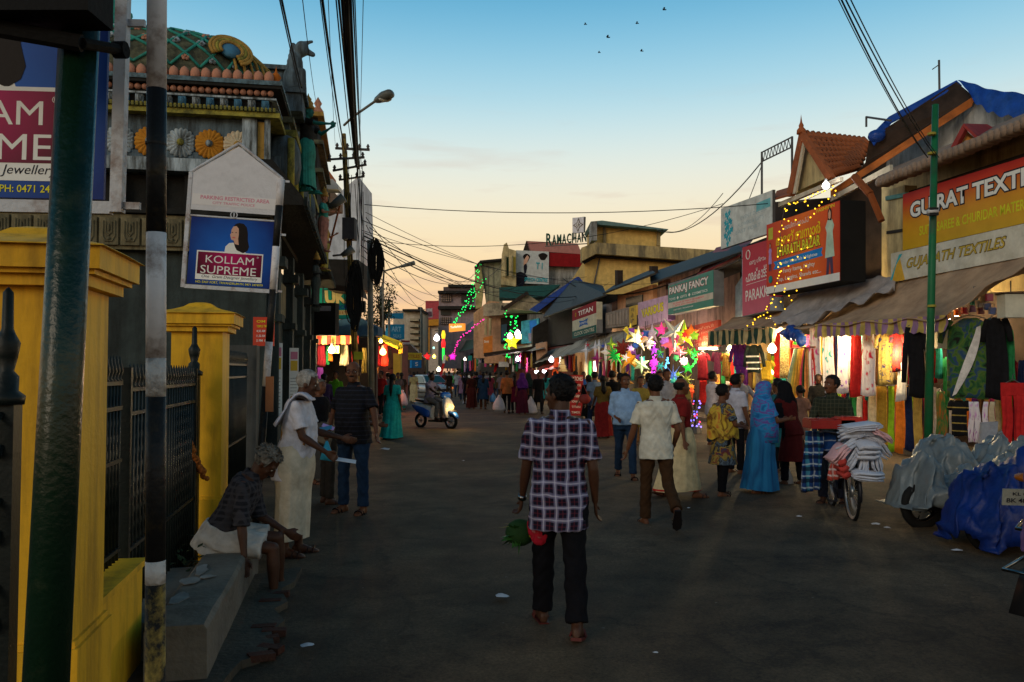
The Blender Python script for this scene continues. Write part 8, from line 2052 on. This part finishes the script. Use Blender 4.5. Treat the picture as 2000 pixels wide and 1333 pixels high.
mb=MB();a=S11.tor(Vector((-.05,-.10,.50)))+Vector((0,0,S11.dz));mb.tube([S11.tor(Vector((.10,-.11,.12)))+Vector((0,0,S11.dz)),S11.tor(Vector((.02,-.13,.36)))+Vector((0,0,S11.dz)),S11.tor(Vector((-.06,-.09,.515)))+Vector((0,0,S11.dz)),S11.tor(Vector((-.04,.06,.515)))+Vector((0,0,S11.dz)),S11.tor(Vector((.06,.135,.34)))+Vector((0,0,S11.dz)),S11.tor(Vector((.17,.10,.10)))+Vector((0,0,S11.dz))],.014,6,sx=1.6)
mb.build('shoulder_strap',mat('strap_tan',(.28,.15,.05)),t11,True)
def tcloth(t):
 mb=MB();P_=[]
 for j in range(12):
  f=j/11;row=[]
  for i in range(9):
   g=(i/8-.5);x=g*.26;back=f>.45
   y=(.13-.3*f)if f<.5 else-.02-.27*(f-.5)-.03;z=.0+.05*math.sin(math.pi*min(1,f*1.6))-(.42*max(0,f-.45))-.05*max(0,.2-f)
   row.append((x+.015*math.sin(f*9),y-.02*math.cos(g*20)*f,z+.012*math.sin(g*25+f*4)))
  P_.append(row)
 mb.grid(P_);o=mb.build('cloth',cloth((.50,.52,.62),'shoulder_cloth'),t,True);o.modifiers.new('t','SOLIDIFY').thickness=.012
tc_=thing('shoulder_cloth','pale cloth lying over the white haired man\'s back and shoulder','cloth',M=M11@Matrix.Translation(S11.tor(Vector((.10,.0,.505)))+Vector((0,0,S11.dz))));tcloth(tc_)
for k,(dx,dz_,rz,c,lb)in enumerate(((.07,.0,.15,(.55,.55,.58),'white leaflet in the white haired man\'s lowered hand'),)):
 t=thing('leaflet',lb,'leaflet',M=Matrix.Translation(H11+Vector((dx,0,dz_)))@Euler((R(12),R(10),R(10))).to_matrix().to_4x4());MB().b2((-.09,-.05,-.001),(.09,.05,.001)).build('paper',paint(c),t)
for(px,py,Y,w_,c,lb,ry)in((632,838,7.9,.16,(.10,.35,.50),'blue and yellow leaflet between the two men',-12),(641,834,9.4,.14,(.50,.32,.62),'violet paper held by the man in the black polo shirt',20)):
 t=thing('leaflet',lb,'leaflet',M=Matrix.Translation(at(px,py,Y))@Euler((R(18),R(ry),R(8))).to_matrix().to_4x4());MB().b2((-w_/2,-.05,-.001),(w_/2,.05,.001)).build('paper',paint(c),t)
def tri(t):
 MB().loft([[(-.01,0,0),(.01,0,0),(.01,.02,0),(-.01,.02,0)],[(-.05,-.01,-.12),(.05,-.01,-.12),(.05,.04,-.12),(-.05,.04,-.12)],[(-.07,-.01,-.20),(.065,-.01,-.22),(.065,.05,-.22),(-.07,.05,-.20)]]).build('bag',mat('bag_cyan',(.03,.30,.45),rough=.35,spec=.6),t,True)
held('small light blue plastic bag hanging between the two men on the left','plastic_bag','bag',at(638,862,9.0),tri)
seatM=LF(3.05,.14);sl=seatM.translation
P=dict(seat=.455,lean=27,hunch=10,leg_l=(86,84,20),leg_r=(80,78,4),arm_r=(2,12,6,0),arm_l=(12,2,48,10),hyaw=-4,hpitch=-16,foot_l=0,fat=1.06)
t12,S12=person('grey haired man in a dark checked shirt and white dhoti sitting on the kerb block',Vector((sl.x-.02,sl.y,0)),R(-84),1.66,P,top=plaid('sh_seat',(.016,.016,.020),[(0,(.05,.048,.055),0,.4,.7),(2,(.05,.048,.055),0,.4,.7)],.045),bottom=cloth((.50,.48,.44),'dh_white'),kind='dhotiup',skin=SKIN_D,hair=('curly',HAIR_S),near=2,sleeve=.78,hem=-.12,eyes=True,trouser_w=1)
P=dict(sh=1.12,fat=1.14,arm_l=(14,26,12,0),arm_r=(-6,24,50,45),leg_l=(3,3,6),leg_r=(0,3,6),hyaw=22)
t13,S13=person('bald man with glasses in a black polo shirt and jeans',gp(690,1003),R(158),1.79,P,top=stripes('sh_polo',(.006,.006,.009),(.016,.018,.03),.05,2,.8),bottom=JEANS,skin=SKIN,hair=('bald',HAIR_K),near=2,belly=.10,eyes=True,mous=True,hem=-.14,shoes=BLACK)
H=head_matrix(S13);mb=MB()
for sx_ in(-1,1):mb.tube([H@Vector((sx_*.031+.022*math.cos(a),.094,.018+.016*math.sin(a)))for a in[R(30*k)for k in range(13)]],.0022,5)
mb.tube([H@Vector((-.009,.098,.02)),H@Vector((.009,.098,.02))],.002,5)
for sx_ in(-1,1):mb.tube([H@Vector((sx_*.053,.092,.02)),H@Vector((sx_*.076,.0,.015))],.002,5)
mb.build('glasses',BLACK,t13)
MB().tube([S13.wr_r-S13.fd_r*.02,S13.wr_r+S13.fd_r*.02],.032,12).build('wrist_band',paint((.6,.6,.62)),t13,True)
person('old man in a beige shirt bending over between the two standing men',gp(640,985),R(-60),1.55,dict(lean=30,hunch=20,arm_l=(60,5,30,10),arm_r=(50,10,30,10)),top=cloth((.16,.13,.09),'sh_beige'),bottom=cloth((.03,.025,.02),'tr_dk'),skin=SKIN_D,hair=('short',HAIR_S),near=1)
person('woman in black with grey hair behind the bending old man',gp(622,945),R(-120),1.55,dict(),kind='saree',top=BLACK,bottom=cloth((.08,.07,.06),'sari_dk'),hair=('bun',HAIR_S),near=1)
TQ=cloth((.015,.33,.29),'cl_turq')
t14,S14=person('woman in a turquoise dress with a long plait walking away',gp(766,858),R(-10),1.60,dict(stepR,flare=.06,hemz=.06),kind='skirt',top=TQ,bottom=TQ,hair=('plait',HAIR_K),near=1)
G=[(655,838,175,1.66,'shirt',(.12,.42,.02),None,'short',None,'shopkeeper in a lime green shirt in the shop beyond the temple'),(632,850,20,1.60,'kurta',(.05,.03,.10),None,'bun',None,'woman in a dark violet tunic before the shop beyond the temple'),(768,835,170,1.50,'shirt',(.03,.05,.06),None,'short',None,'youth in a green cap beyond the turquoise dress'),(744,815,150,1.68,'shirt',(.38,.02,.02),None,'short',None,'man in a bright red shirt under the yellow awning'),(757,812,10,1.62,'shirt',(.20,.20,.24),None,'short',None,'man in a pale grey shirt next to the red shirted man'),(729,808,190,1.60,'shirt',(.02,.02,.02),None,'short',None,'man in black just right of the bald man\'s shoulder'),(784,803,5,1.60,'kurta',(.05,.035,.03),(.02,.2,.2),'long',None,'woman with a teal shawl carrying a white bag'),(777,806,185,1.60,'kurta',(.10,.10,.12),None,'long',None,'woman in a grey tunic beside the white carrier bag'),(808,787,0,1.62,'dhoti',(.45,.38,.18),(.38,.32,.18),'short',None,'man in a pale yellow shirt walking away near the silver car'),(797,775,180,1.60,'shirt',(.28,.30,.30),None,'short',None,'man in a light grey shirt beyond the pale yellow one'),(893,776,0,1.66,'shirt',(.42,.46,.52),(.02,.04,.09),'short',None,'man in a white blue shirt at the left edge of the far crowd'),(877,778,20,1.66,'shirt',(.02,.012,.01),None,'short',None,'man in dark brown right of the silver car'),(868,770,180,1.64,'shirt',(.12,.02,.02),None,'short',None,'man in dull red beyond the silver car'),(903,785,0,1.58,'kurta',(.30,.18,.30),None,'long',None,'woman in a pink and white tunic in the far crowd'),(912,790,0,1.60,'kurta',(.02,.015,.02),None,'long',None,'woman in black carrying a small white bag in the far crowd'),(921,800,0,1.60,'saree',(.05,.015,.012),(.05,.012,.01),'bun',None,'woman in a dark maroon sari left of the blue tunic'),(931,792,10,1.62,'shirt',(.012,.012,.014),None,'short',None,'man in black between the maroon sari and the blue tunic'),(944,801,0,1.62,'kurta',(.015,.055,.12),None,'long',None,'woman in a slate blue tunic seen from behind'),(957,790,0,1.60,'kurta',(.35,.05,.09),(.01,.01,.015),'long',None,'woman in a rose top right of the blue tunic'),(969,786,-10,1.64,'shirt',(.06,.06,.035),(.02,.03,.06),'short',None,'man in an olive shirt left of the orange shirt'),(979,790,10,1.62,'shirt',(.28,.22,.24),None,'short',None,'man in a dusty pink shirt behind the orange shirt'),(990,809,-4,1.69,'shirt',(.60,.20,.06),(.008,.008,.01),'short',None,'man in a bright orange shirt seen from behind'),(1005,808,5,1.56,'kurta',(.16,.012,.05),(.012,.01,.01),'plait',None,'woman in a dark crimson tunic right of the orange shirt'),(1020,811,0,1.60,'saree',(.05,.012,.09),(.055,.008,.022),'short',(.07,.015,.14),'woman in a violet headscarf and plum dress seen from behind'),(1032,806,10,1.58,'kurta',(.02,.03,.03),None,'bun',(.01,.02,.02),'woman in a dark headscarf right of the violet one'),(1052,810,185,1.64,'kurta',(.012,.014,.014),(.008,.008,.01),'bun',None,'woman in sleeveless black facing the camera by the twin bulbs'),(1150,845,20,1.56,'kurta',(.012,.012,.014),(.01,.01,.012),'plait',None,'woman in black with a maroon shoulder bag behind the plaid shirt'),(1162,850,10,1.66,'shirt',(.22,.32,.46),(.015,.03,.08),'short',None,'man in a sky blue shirt left of the mustard blouse'),(1178,858,5,1.56,'skirt',(.20,.13,.03),(.16,.012,.012),'long',None,'woman in a mustard top and red skirt seen from behind'),(1196,854,-10,1.68,'shirt',(.012,.012,.018),(.01,.01,.012),'short',None,'tall man in black right of the mustard blouse'),(1252,872,170,1.55,'kurta',(.40,.30,.06),(.2,.1,.04),'bun',None,'woman in a yellow tunic behind the cream shirted man\'s shoulder'),(1268,862,20,1.62,'shirt',(.14,.22,.40),None,'short',None,'man in a mid blue shirt under the magenta light star'),(1290,868,170,1.66,'shirt',(.03,.03,.04),None,'short',None,'man in dark grey directly behind the cream shirted man\'s head'),(1303,880,190,1.70,'shirt',(.42,.42,.46),None,'short',None,'man in a white shirt behind the balding maroon shirted man'),(1330,878,0,1.55,'kurta',(.35,.28,.08),None,'long',None,'woman in a pale yellow shawl behind the balding man'),(1212,850,30,1.62,'shirt',(.05,.02,.02),None,'short',None,'man in dark maroon behind the light blue shirted man'),(1095,818,160,1.62,'kurta',(.14,.02,.02),None,'plait',None,'woman in dark red half behind the plaid shirted man\'s head'),(1600,868,160,1.60,'shirt',(.02,.02,.025),None,'short',None,'shop assistant in black behind the vendor at the tie dyed row'),(1565,900,20,1.40,'kurta',(.30,.16,.12),None,'bun',None,'child in peach between the black headscarf and the blue sari'),]
shared={}
for i,(px,py,yw,h,kind,tc_,bc,hs,sc,lab)in enumerate(G):
 base=stepL if i%2 else stepR
 P=dict(base,fat=1.0+.12*((i*7)%5)/4,sh=1+.04*(i%3-1))
 if i%3==0:P.update(arm_r=(20,10,60,20))
 if kind in('saree','skirt'):P.update(leg_l=(6,4,2),leg_r=(-6,5,2),foot_l=0,foot_r=0,flare=.03)
 bt=cloth(bc)if bc else(BLACK,JEANS,BROWN)[i%3]
 person(lab,gp(px,py),R(yw),h,P,top=cloth(tuple(v*.55 for v in tc_)),bottom=bt,kind=kind,skin=(SKIN,SKIN_D,SKIN)[i%3],hair=(hs,HAIR_K),near=1 if py>835 else 0,scarf=(cloth(sc),-.45)if sc else None,seed=i,sleeve=.9 if i%4==1 else .55,hem=-.14)
rs=random.Random(12);names=list(COLOURS)
k=0
for px,py in((786,768),(793,765),(801,764),(815,763),(822,760),(829,762),(838,758),(846,760),(853,763),(860,762),(886,768),(898,770),(908,772),(918,774),(928,776),(938,778),(950,777),(963,779),(1068,800),(1084,802),(1124,812),(1140,815),(776,772),(770,776),(752,782),(740,790)):
 c=('white','maroon','navy','grey','cream','teal','purple','brown','blue','pink','green','orange','lilac')[k%13]
 where=('left of the silver car' if px<825 else 'behind the silver car' if px<865 else 'deep in the crowd by the balcony' if px<1000 else 'beside the red notice')
 kd='kurta' if k%3==0 else 'shirt'
 person('distant %s in %s %s'%('woman' if kd=='kurta' else 'man',c,where),gp(px,py),R(rs.choice((0,180,10,170,-30))),rs.uniform(1.56,1.70),stepL if k%2 else stepR,top=cmat(c),bottom=(BLACK,JEANS,BROWN)[k%3],kind=kd,skin=SKIN_D,hair=('long' if kd=='kurta' else 'short',HAIR_K),near=0,seed=k,group='distant passers-by')
 k+=1
Ms=Matrix.Translation(sp)@Matrix.Rotation(s_yaw,4,'Z')
person('scooter rider in a violet grey shirt sitting on the blue and white scooter',Ms@Vector((0,-.22,0)),s_yaw,1.66,dict(seat=.90,lean=4,leg_l=(72,78,6),leg_r=(72,78,6),arm_l=(52,8,14,0),arm_r=(52,8,14,0)),top=cloth((.24,.20,.26),'sh_rider'),bottom=cloth((.18,.15,.13),'tr_rider'),near=1,skin=SKIN_D)
person('person in a violet top at the right frame edge beside the motorcycle',Vector((3.10,4.75,0)),R(-150),1.40,dict(arm_l=(4,8,10,0),arm_r=(6,6,14,0),fat=1.1),top=cloth((.14,.08,.20),'sh_edge'),bottom=BLACK,near=2,skin=SKIN_D)
carrier_bag('white carrier bag held left of the orange shirted man',at(975,772,32.5),.62,.5)
carrier_bag('white carrier bag right of the plum dress',at(1037,775,32),.66,.5)
carrier_bag('white paper bag with a red mark carried near the turquoise dress',at(786,762,33),.62,.44,(.50,.44,.55))
carrier_bag('small white bag low in the far crowd',at(909,774,42),.5,.26)
carrier_bag('blue carrier bag between the rose top and the orange shirt',at(963,768,36),.4,.3,(.05,.22,.45))
carrier_bag('green carrier bag behind the plum dress',at(1034,762,34),.4,.24,(.04,.35,.08))
carrier_bag('white bag between the black headscarf and the blue sari',at(1536,905,12.2),.36,.2,(.42,.36,.32))
def sbag(t):
 mb=MB();mb.ball((0,0,0),(.16,.06,.13),12,8);mb.build('bag',mat('bag_red',(.30,.04,.03),rough=.5),t,True);MB().tube([(-.12,0,.06),(-.06,0,.45),(.1,0,.06)],.01,5).build('strap',mat('bag_red',(0,0,0)),t)
held('maroon and cream shoulder bag on the woman in black behind the plaid shirt','shoulder_bag','bag',at(1142,780,21.5),sbag)
def cap_(t):MB().lathe([(.001,.10),(.07,.085),(.10,.03),(.105,0),(.17,-.01),(.17,-.02),(.10,-.02)],16).build('cap',mat('cap_green',(.05,.10,.04)),t,True)
held('green cap on the youth beyond the turquoise dress','cap','cap',gp(768,835)+Vector((0,0,1.44)),cap_)
# -- poles, wires, lamps, birds, litter, trees
wire_m=mat('wire',(.010,.010,.010),bump=0);concp=mat('concrete_pole',(.16,.16,.14),dirt=.6);rustp2=mat('rusty_pole',(.42,.27,.06),dirt=1,dirtcol=(.05,.03,.015),dscale=2.5,dth=.50,bump=.3)
def pole(label,pxb,Y,px_top,py_top,r0,r1,m):
 top=at(px_top,py_top,Y);base=Vector((at(pxb,725,Y).x,Y,0));t=thing('utility_pole',label,'pole',loc=base);MB().tube([(0,0,0),top-base],[r0,r1],14).build('shaft',m,t,True);return t,base,top
tR,bR,topR=pole('rusty yellow painted utility pole carrying cross arms and the big wire bundle',702,23.5,671,262,.10,.07,rustp2)
tG,bG,topG=pole('grey steel pole right beside the rusty yellow one',727,25,722,470,.10,.08,concp)
def lamp_arm(t,base_w,pts,head_a,head_b,label=None):
 o=t.location;mb=MB();mb.tube([Vector(p)-o for p in pts],.035,8);mb.build('lamp_arm',concp,t,True)
 a,b=Vector(head_a)-o,Vector(head_b)-o;mb=MB();d=b-a;pts2=[a+d*f for f in(0,.15,.55,.9,1)];mb.tube(pts2,[.05,.09,.14,.12,.03],12,sx=1.2);mb.build('lamp_head',mat('lamp_case',(.10,.11,.10),rough=.4),t,True)
 mb=MB();mb.ball(a+d*.62+Vector((0,0,-.07)),(.18,.10,.09),10,6);mb.build('lamp_glass',mat('lamp_glass',(.35,.36,.33),rough=.2,spec=.7,bump=0),t,True)
lamp_arm(tR,None,[at(672,245,23.4),at(690,228,22.8),at(733,198,21.8)],at(733,198,21.8),at(765,182,21.2))
tl=thing('street_lamp','street lamp on a thin bent pole further along the left side','street lamp',loc=Vector((at(748,725,40).x,40,0)))
o=tl.location;MB().tube([(0,0,0),at(748,560,40)-o,at(750,530,40)-o,at(785,520,39.5)-o],.05,8).build('pole',concp,tl,True);MB().tube([at(783,521,39.5)-o,at(809,514,39.2)-o],[.07,.11],8).build('lamp_head',mat('lamp_case',(0,0,0)),tl,True)
for(pa,pb,Y,r,lb)in(((655,290),(722,293),23.5,.04,'top cross arm'),((640,312),(712,308),23.3,.035,''),((650,334),(716,322),23.6,.035,''),((662,352),(712,345),23.6,.03,'')):
 a,b=at(*pa,Y)-tR.location,at(*pb,Y)-tR.location
 MB().tube([a,b],r,6).build('cross_arm',steel,tR)
 for f in(.05,.35,.7,.95):
  mb=MB();p=a.lerp(b,f);mb.lathe([(.02,0),(.05,.03),(.03,.06),(.055,.09),(.03,.13),(.02,.16)],8,o=p);mb.build('insulator',mat('insulator',(.06,.05,.05),rough=.3),tR,True)
for(x0,y0,x1,y1,lb)in((668,425,692,467,'transformer box on the rusty pole'),):
 a,b=at(x0,y1,23.2),at(x1,y0,23.2);mb=wmb(tR);mb.b2((a.x,a.y,a.z),(b.x,a.y+.4,b.z));mb.build('junction_box',mat('box_grey',(.05,.05,.055)),tR)
for(ya,yb,x,lb)in((470,560,735,'a'),(520,640,692,'b')):
 mb=wmb(tG);rs=random.Random(x)
 for k in range(30):
  c=at(x+rs.uniform(-4,4),(ya+yb)/2+rs.uniform(-8,8),24.6 if x>700 else 23.2);rz=rs.uniform(.45,.75)*(yb-ya)/90;rx_=rs.uniform(.04,.22)
  mb.tube([c+Vector((rx_*math.cos(q),rs.uniform(-.02,.02),rz*math.sin(q)))for q in[2*math.pi*j/18 for j in range(19)]],.016,4,cap=False)
 o=mb.build('cable_coil',wire_m,tG if x>700 else tG);o['kind']='stuff'
for(pts,ha,hb,Y,lb)in(([(602,418),(628,418),(645,405)],(645,405),(672,386),19,'flood lamp on a bracket above the street beside the rusty pole'),([(650,500),(668,498)],(668,500),(690,486),22.5,'lower flood lamp left of the cable coil')):
 t=thing('flood_lamp',lb,'lamp',loc=at(*pts[0],Y));o=t.location;MB().tube([at(*p,Y)-o for p in pts],.03,6).build('bracket',steel,t,True)
 MB().tube([at(*ha,Y)-o,at(*hb,Y)-o],[.07,.12],10).build('lamp_head',mat('lamp_case',(0,0,0)),t,True)
t=thing('leaning_rod','thin rusty rod leaning against the pale wall beyond the temple','rod',loc=at(640,495,24));MB().tube([(0,0,0),at(664,400,24)-t.location],.03,6).build('rod',mat('pipe_orange',(0,0,0)),t)
gpm=mat('green_pole_r',(.012,.13,.05),rough=.45,dirt=.7,dirtcol=(.06,.07,.05),dscale=2.0,dth=.56)
base=Vector((at(1808,725,14.6).x,14.6,0));topP=at(1827,205,base.y+.1)
tP=thing('utility_pole','thin green utility pole in front of the nearest textile stall','pole',loc=base);MB().tube([(0,0,0),topP-base],[.075,.055],14).build('shaft',gpm,tP,True)
mb=MB();MB().tube([at(1812,414,base.y-.1)-base,at(1832,413,base.y-.1)-base],.04,8).build('isolator',mat('insulator_w',(.55,.55,.55)),tP,True);MB().box(at(1822,414,base.y-.08)-base,(.16,.10,.14)).build('clamp',blackpl,tP)
for py in(598,262,300):MB().tube([at(1820,py,base.y)-base+Vector((0,0,-.02)),at(1820,py,base.y)-base+Vector((0,0,.02))],.072,12).build('band',mat('band_yel',(.30,.26,.04)),tP)
def wire(label,a,b,sag=.4,r=.012,group=None,n=16,knots=0):
 a,b=Vector(a),Vector(b);t=thing('wire',label,'wire',loc=a,group=group);P=[a.lerp(b,i/n)-a+Vector((0,0,-sag*4*(i/n)*(1-i/n)))for i in range(n+1)]
 mb=MB();mb.tube(P,r,5);mb.build('strand',wire_m,t,True)
 return t
rs=random.Random(5)
B=[(541,603,222,.012,6),(545,606,215,.020,7),(588,622,215,.008,6.5),(622,672,300,.010,7),(626,676,300,.026,7),(654,690,300,.014,7),(659,692,300,.022,7),(667,694,320,.04,7.5),(673,698,330,.05,7.5),(680,700,330,.045,7.5),(684,703,340,.02,7.5),(688,706,330,.016,7),(692,706,300,.012,7),(710,702,300,.008,8),(640,655,285,.007,7),(677,700,360,.03,7)]
where=['far left of the overhead bundle','left of the bundle and thicker','thin one left of the bundle','thin one beside the second heavy strand','second heavy strand from the left','slim strand at the bundle edge','medium strand at the bundle edge','heavy strand in the bundle','heaviest strand in the bundle middle','heavy strand right of the middle','medium strand right in the bundle','slim strand right in the bundle','outer right strand of the bundle','lone thin strand right of the bundle','faint strand left of the bundle','lowest strand in the bundle']
for(x0,x1,y1,r,Y0),w_ in zip(B,where):
 a=at(x0,-25,Y0);b=at(x1,y1,23.4);wire('black overhead wire, '+w_,a,b,rs.uniform(.05,.25),r*Y0/13*.8 if False else r*.55,n=20)
for k in range(16):
 x=rs.uniform(672,712);y0=rs.uniform(290,380);y1=rs.uniform(470,690);a=at(x,y0,23.3);b=at(x+rs.uniform(-6,14),y1,23.2);mb=MB()
 wire('thin black cable dangling among many down the rusty yellow pole',a,b,0,.010,group='cables dangling down the rusty pole')
tgt=('the upper right roofs, nearly level','the blue tarpaulin gable','the yellow building parapet','the lower roofs by the clock sign','the balcony parapet','the pinkish block roof','the red far billboard','the yellow tower, lowest of all','the rusty roof of the pink shop','the white floral board, rising','the olive corner building wall','the lattice block slab','the gable peak, thin','the pinkish block window','the grey bay of the billboard building','the teal sheet roof','the peach framed window')
fan=[((712,400),(1500,398),24,22,.5,.016),((706,430),(1146,541),24,60,1.5,.016),((706,450),(1400,520),24,60,3,.012),((712,455),(1100,560),24,70,2,.018),((712,470),(1010,560),24,75,2,.02),((715,425),(900,575),24,85,3,.016),((715,440),(860,605),24,90,3,.014),((720,520),(832,588),25,120,2,.02),((712,462),(1180,566),24,58,2.2,.03),((725,470),(1412,398),24,24,1.2,.012),((705,480),(940,520),24,86,3,.02),((706,500),(925,535),24,86,3.5,.014),((714,415),(1130,552),24,60,1.5,.012),((712,490),(870,570),24,110,3,.02),((730,480),(985,512),24.5,80,3,.02),((722,445),(1020,552),24.5,72,2.6,.018),((718,470),(1190,552),24.5,60,3.4,.016)]
for k,(p,q,Ya,Yb,sag,r)in enumerate(fan):
 wire('overhead wire from the grey steel pole to '+tgt[k],at(*p,Ya),at(*q,Yb),sag*.5,r*.75,group='wires fanning across the far street',n=24)
for wd,(x0,x1,y1,r)in zip(('leftmost','second','third','rightmost'),((1628,1748,212,.008),(1634,1752,216,.014),(1642,1768,214,.012),(1652,1774,216,.010))):
 a=at(x0,-20,8);b=at(x1+60,y1+92,base.y);wire('%s of the four overhead wires coming down to the thin green pole'%wd,a,b,.12,r*.7,group='wires to the thin green pole')
wire('thick sagging cable from the right roofs to the far street',PT((1487,318,.3)),at(1280,448,45),.9,.02);wire('guy wire of the empty roof frame',PT((1487,325,.3)),PT((1462,392,.6)),.02,.012)
wire('cable ending at the white floral board',PT((1412,378,.8)),at(1290,447,44),.6,.012)
wire('cable crossing in front of the yellow building',PT((1440,498,1)),at(1100,545,60),1.2,.03)
for(px,py,s_,a,lb)in((1297,19,13,20,'highest bird, near the top edge of the sky'),(1143,48,10,-15,'bird at the upper left of the flock'),(1244,46,11,0,'small bird between the highest one and the left ones'),(1187,73,13,25,'bird in the middle of the flock with raised wings'),(1170,103,9,-10,'lowest bird on the left of the flock'),(1253,100,11,15,'lowest bird on the right of the flock')):
 p=at(px,py,60);s=s_*60/1600;mb=MB()
 mb.ball((0,0,0),(s*.28,s*.10,s*.10),8,6,E=Matrix.Rotation(R(a),4,'Y'));mb.ball((s*.28,0,-s*.02),s*.09,6,5)
 t=thing('bird',lb,'bird',loc=p);mb.build('body',wire_m,t,True)
 for sg in(-1,1):
  mb=MB();mb.add([(s*.12,0,0),(-s*.12,0,0),(-s*.16,sg*s*.35,s*.18),(-s*.05,sg*s*.62,s*.10),(s*.10,sg*s*.33,s*.22)],[(0,1,2,3,4)]);mb.add([(s*.12,0,-s*.03),(-s*.12,0,-s*.03),(-s*.16,sg*s*.35,s*.15),(-s*.05,sg*s*.62,s*.10),(s*.10,sg*s*.33,s*.19)],[(4,3,2,1,0)]);mb.build('wing',wire_m,t)
lit=mat('litter_white',(.55,.55,.58),bump=0)
for(px,py,w_,lb)in((980,1178,.075,'crumpled white paper scrap on the road left of the plaid man'),(601,1277,.06,'white paper scrap near the broken brick edge'),(751,883,.13,'flat white paper scrap near the bald man'),(1869,1086,.06,'white scrap on the road right of the towel bicycle'),(1733,1040,.05,'white scrap near the silver covered scooter'),(1712,1033,.06,'pale scrap under the bicycle wheel'),(1280,1290,.02,'tiny scrap low on the road'),(1345,1000,.03,'tiny white scrap by the maroon shirted man'),(905,905,.03,'faint speck of paper in the middle of the road'),(1560,1017,.04,'tiny scrap before the vendor'),(1070,1160,.012,'speck by the plaid man')):
 p=on_ground(px,py)+Vector((0,0,.045));rs=random.Random(px);n=9;mb=MB()
 rim=[(w_*rs.uniform(.6,1)*math.cos(2*math.pi*k/n),w_*.8*rs.uniform(.6,1)*math.sin(2*math.pi*k/n),rs.uniform(0,w_*.22))for k in range(n)]
 mb.add([(0,0,w_*.35)]+rim,[(0,k+1,(k+1)%n+1)for k in range(n)]);t=thing('paper_scrap',lb,'litter',loc=p);mb.build('paper',lit,t)
rs=random.Random(8);mb=MB()
for k in range(260):
 x=rs.uniform(-3,7);y=rs.uniform(3.5,26);s=rs.uniform(.004,.014);p=Vector((x,y,.04+0));q=rs.uniform(0,6.28)
 mb.add([p+Vector((s*math.cos(q+j*1.57),s*math.sin(q+j*1.57),.004*(j%2)))for j in range(4)],[(0,1,2,3)])
stuff(mb,'debris',mat('debris',(.15,.13,.11),bump=0),'small specks of grit and paper strewn over the road','debris')
def leafy(label,px0,px1,py0,py1,Y,n,seed,pal=False):
 rs=random.Random(seed);c=at((px0+px1)/2,(py0+py1)/2,Y);base=Vector((c.x,Y,0));t=thing('tree',label,'tree',loc=base);s=Y/1600;rx,rz=(px1-px0)/2*s,(py1-py0)/2*s
 mb=MB();mb.tube([(0,0,0),(.1,0,c.z*.6),(0,0,c.z)],[.16,.12,.06],8)
 cl=[]
 for k in range(9):
  a=rs.uniform(0,6.28);d=Vector((rx*.7*math.cos(a),rx*.5*math.sin(a),rz*rs.uniform(-.7,.8)));cl.append(Vector((0,0,c.z))+d);mb.tube([(0,0,c.z*.8),Vector((0,0,c.z*.9))+d*.4,cl[-1]],[.06,.04,.015],6)
 mb.build('trunk',darkwood,t,True);mb=MB()
 for k in range(n):
  q=rs.choice(cl)+Vector((rs.gauss(0,rx*.28),rs.gauss(0,rx*.28),rs.gauss(0,rz*.22)));d=Vector((rs.uniform(-1,1),rs.uniform(-1,1),rs.uniform(-1,.6))).normalized()*rs.uniform(.12,.30);e=d.cross(UP).normalized()*.05
  mb.add([q,q+d*.5+e,q+d,q+d*.5-e],[(0,1,2,3)])
 o=mb.build('crown',mat('leaf_dk',(.035,.05,.02),var=.5),t);return t
leafy('dark leafy tree rising behind the pole on the left side of the street',725,768,548,655,44,900,3)
leafy('lower dark tree between the poles and the blue sari board',700,742,600,680,46,600,5)
for(px,y0,Y,lb)in((744,560,48,'slim dark pole left of the sari boards'),(760,590,52,'short pole with a cross arm near the sari boards'),(857,640,90,'thin pole in front of the beige tower'),(822,600,100,'thin corner pole at the edge of the beige far building')):
 b=Vector((at(px,725,Y).x,Y,0));t=thing('utility_pole',lb,'pole',loc=b);MB().tube([(0,0,0),at(px,y0,Y)-b],.08,8).build('shaft',concp,t,True)
 MB().tube([at(px-8,y0+6,Y)-b,at(px+8,y0+5,Y)-b],.05,6).build('cross_arm',steel,t)
finish()
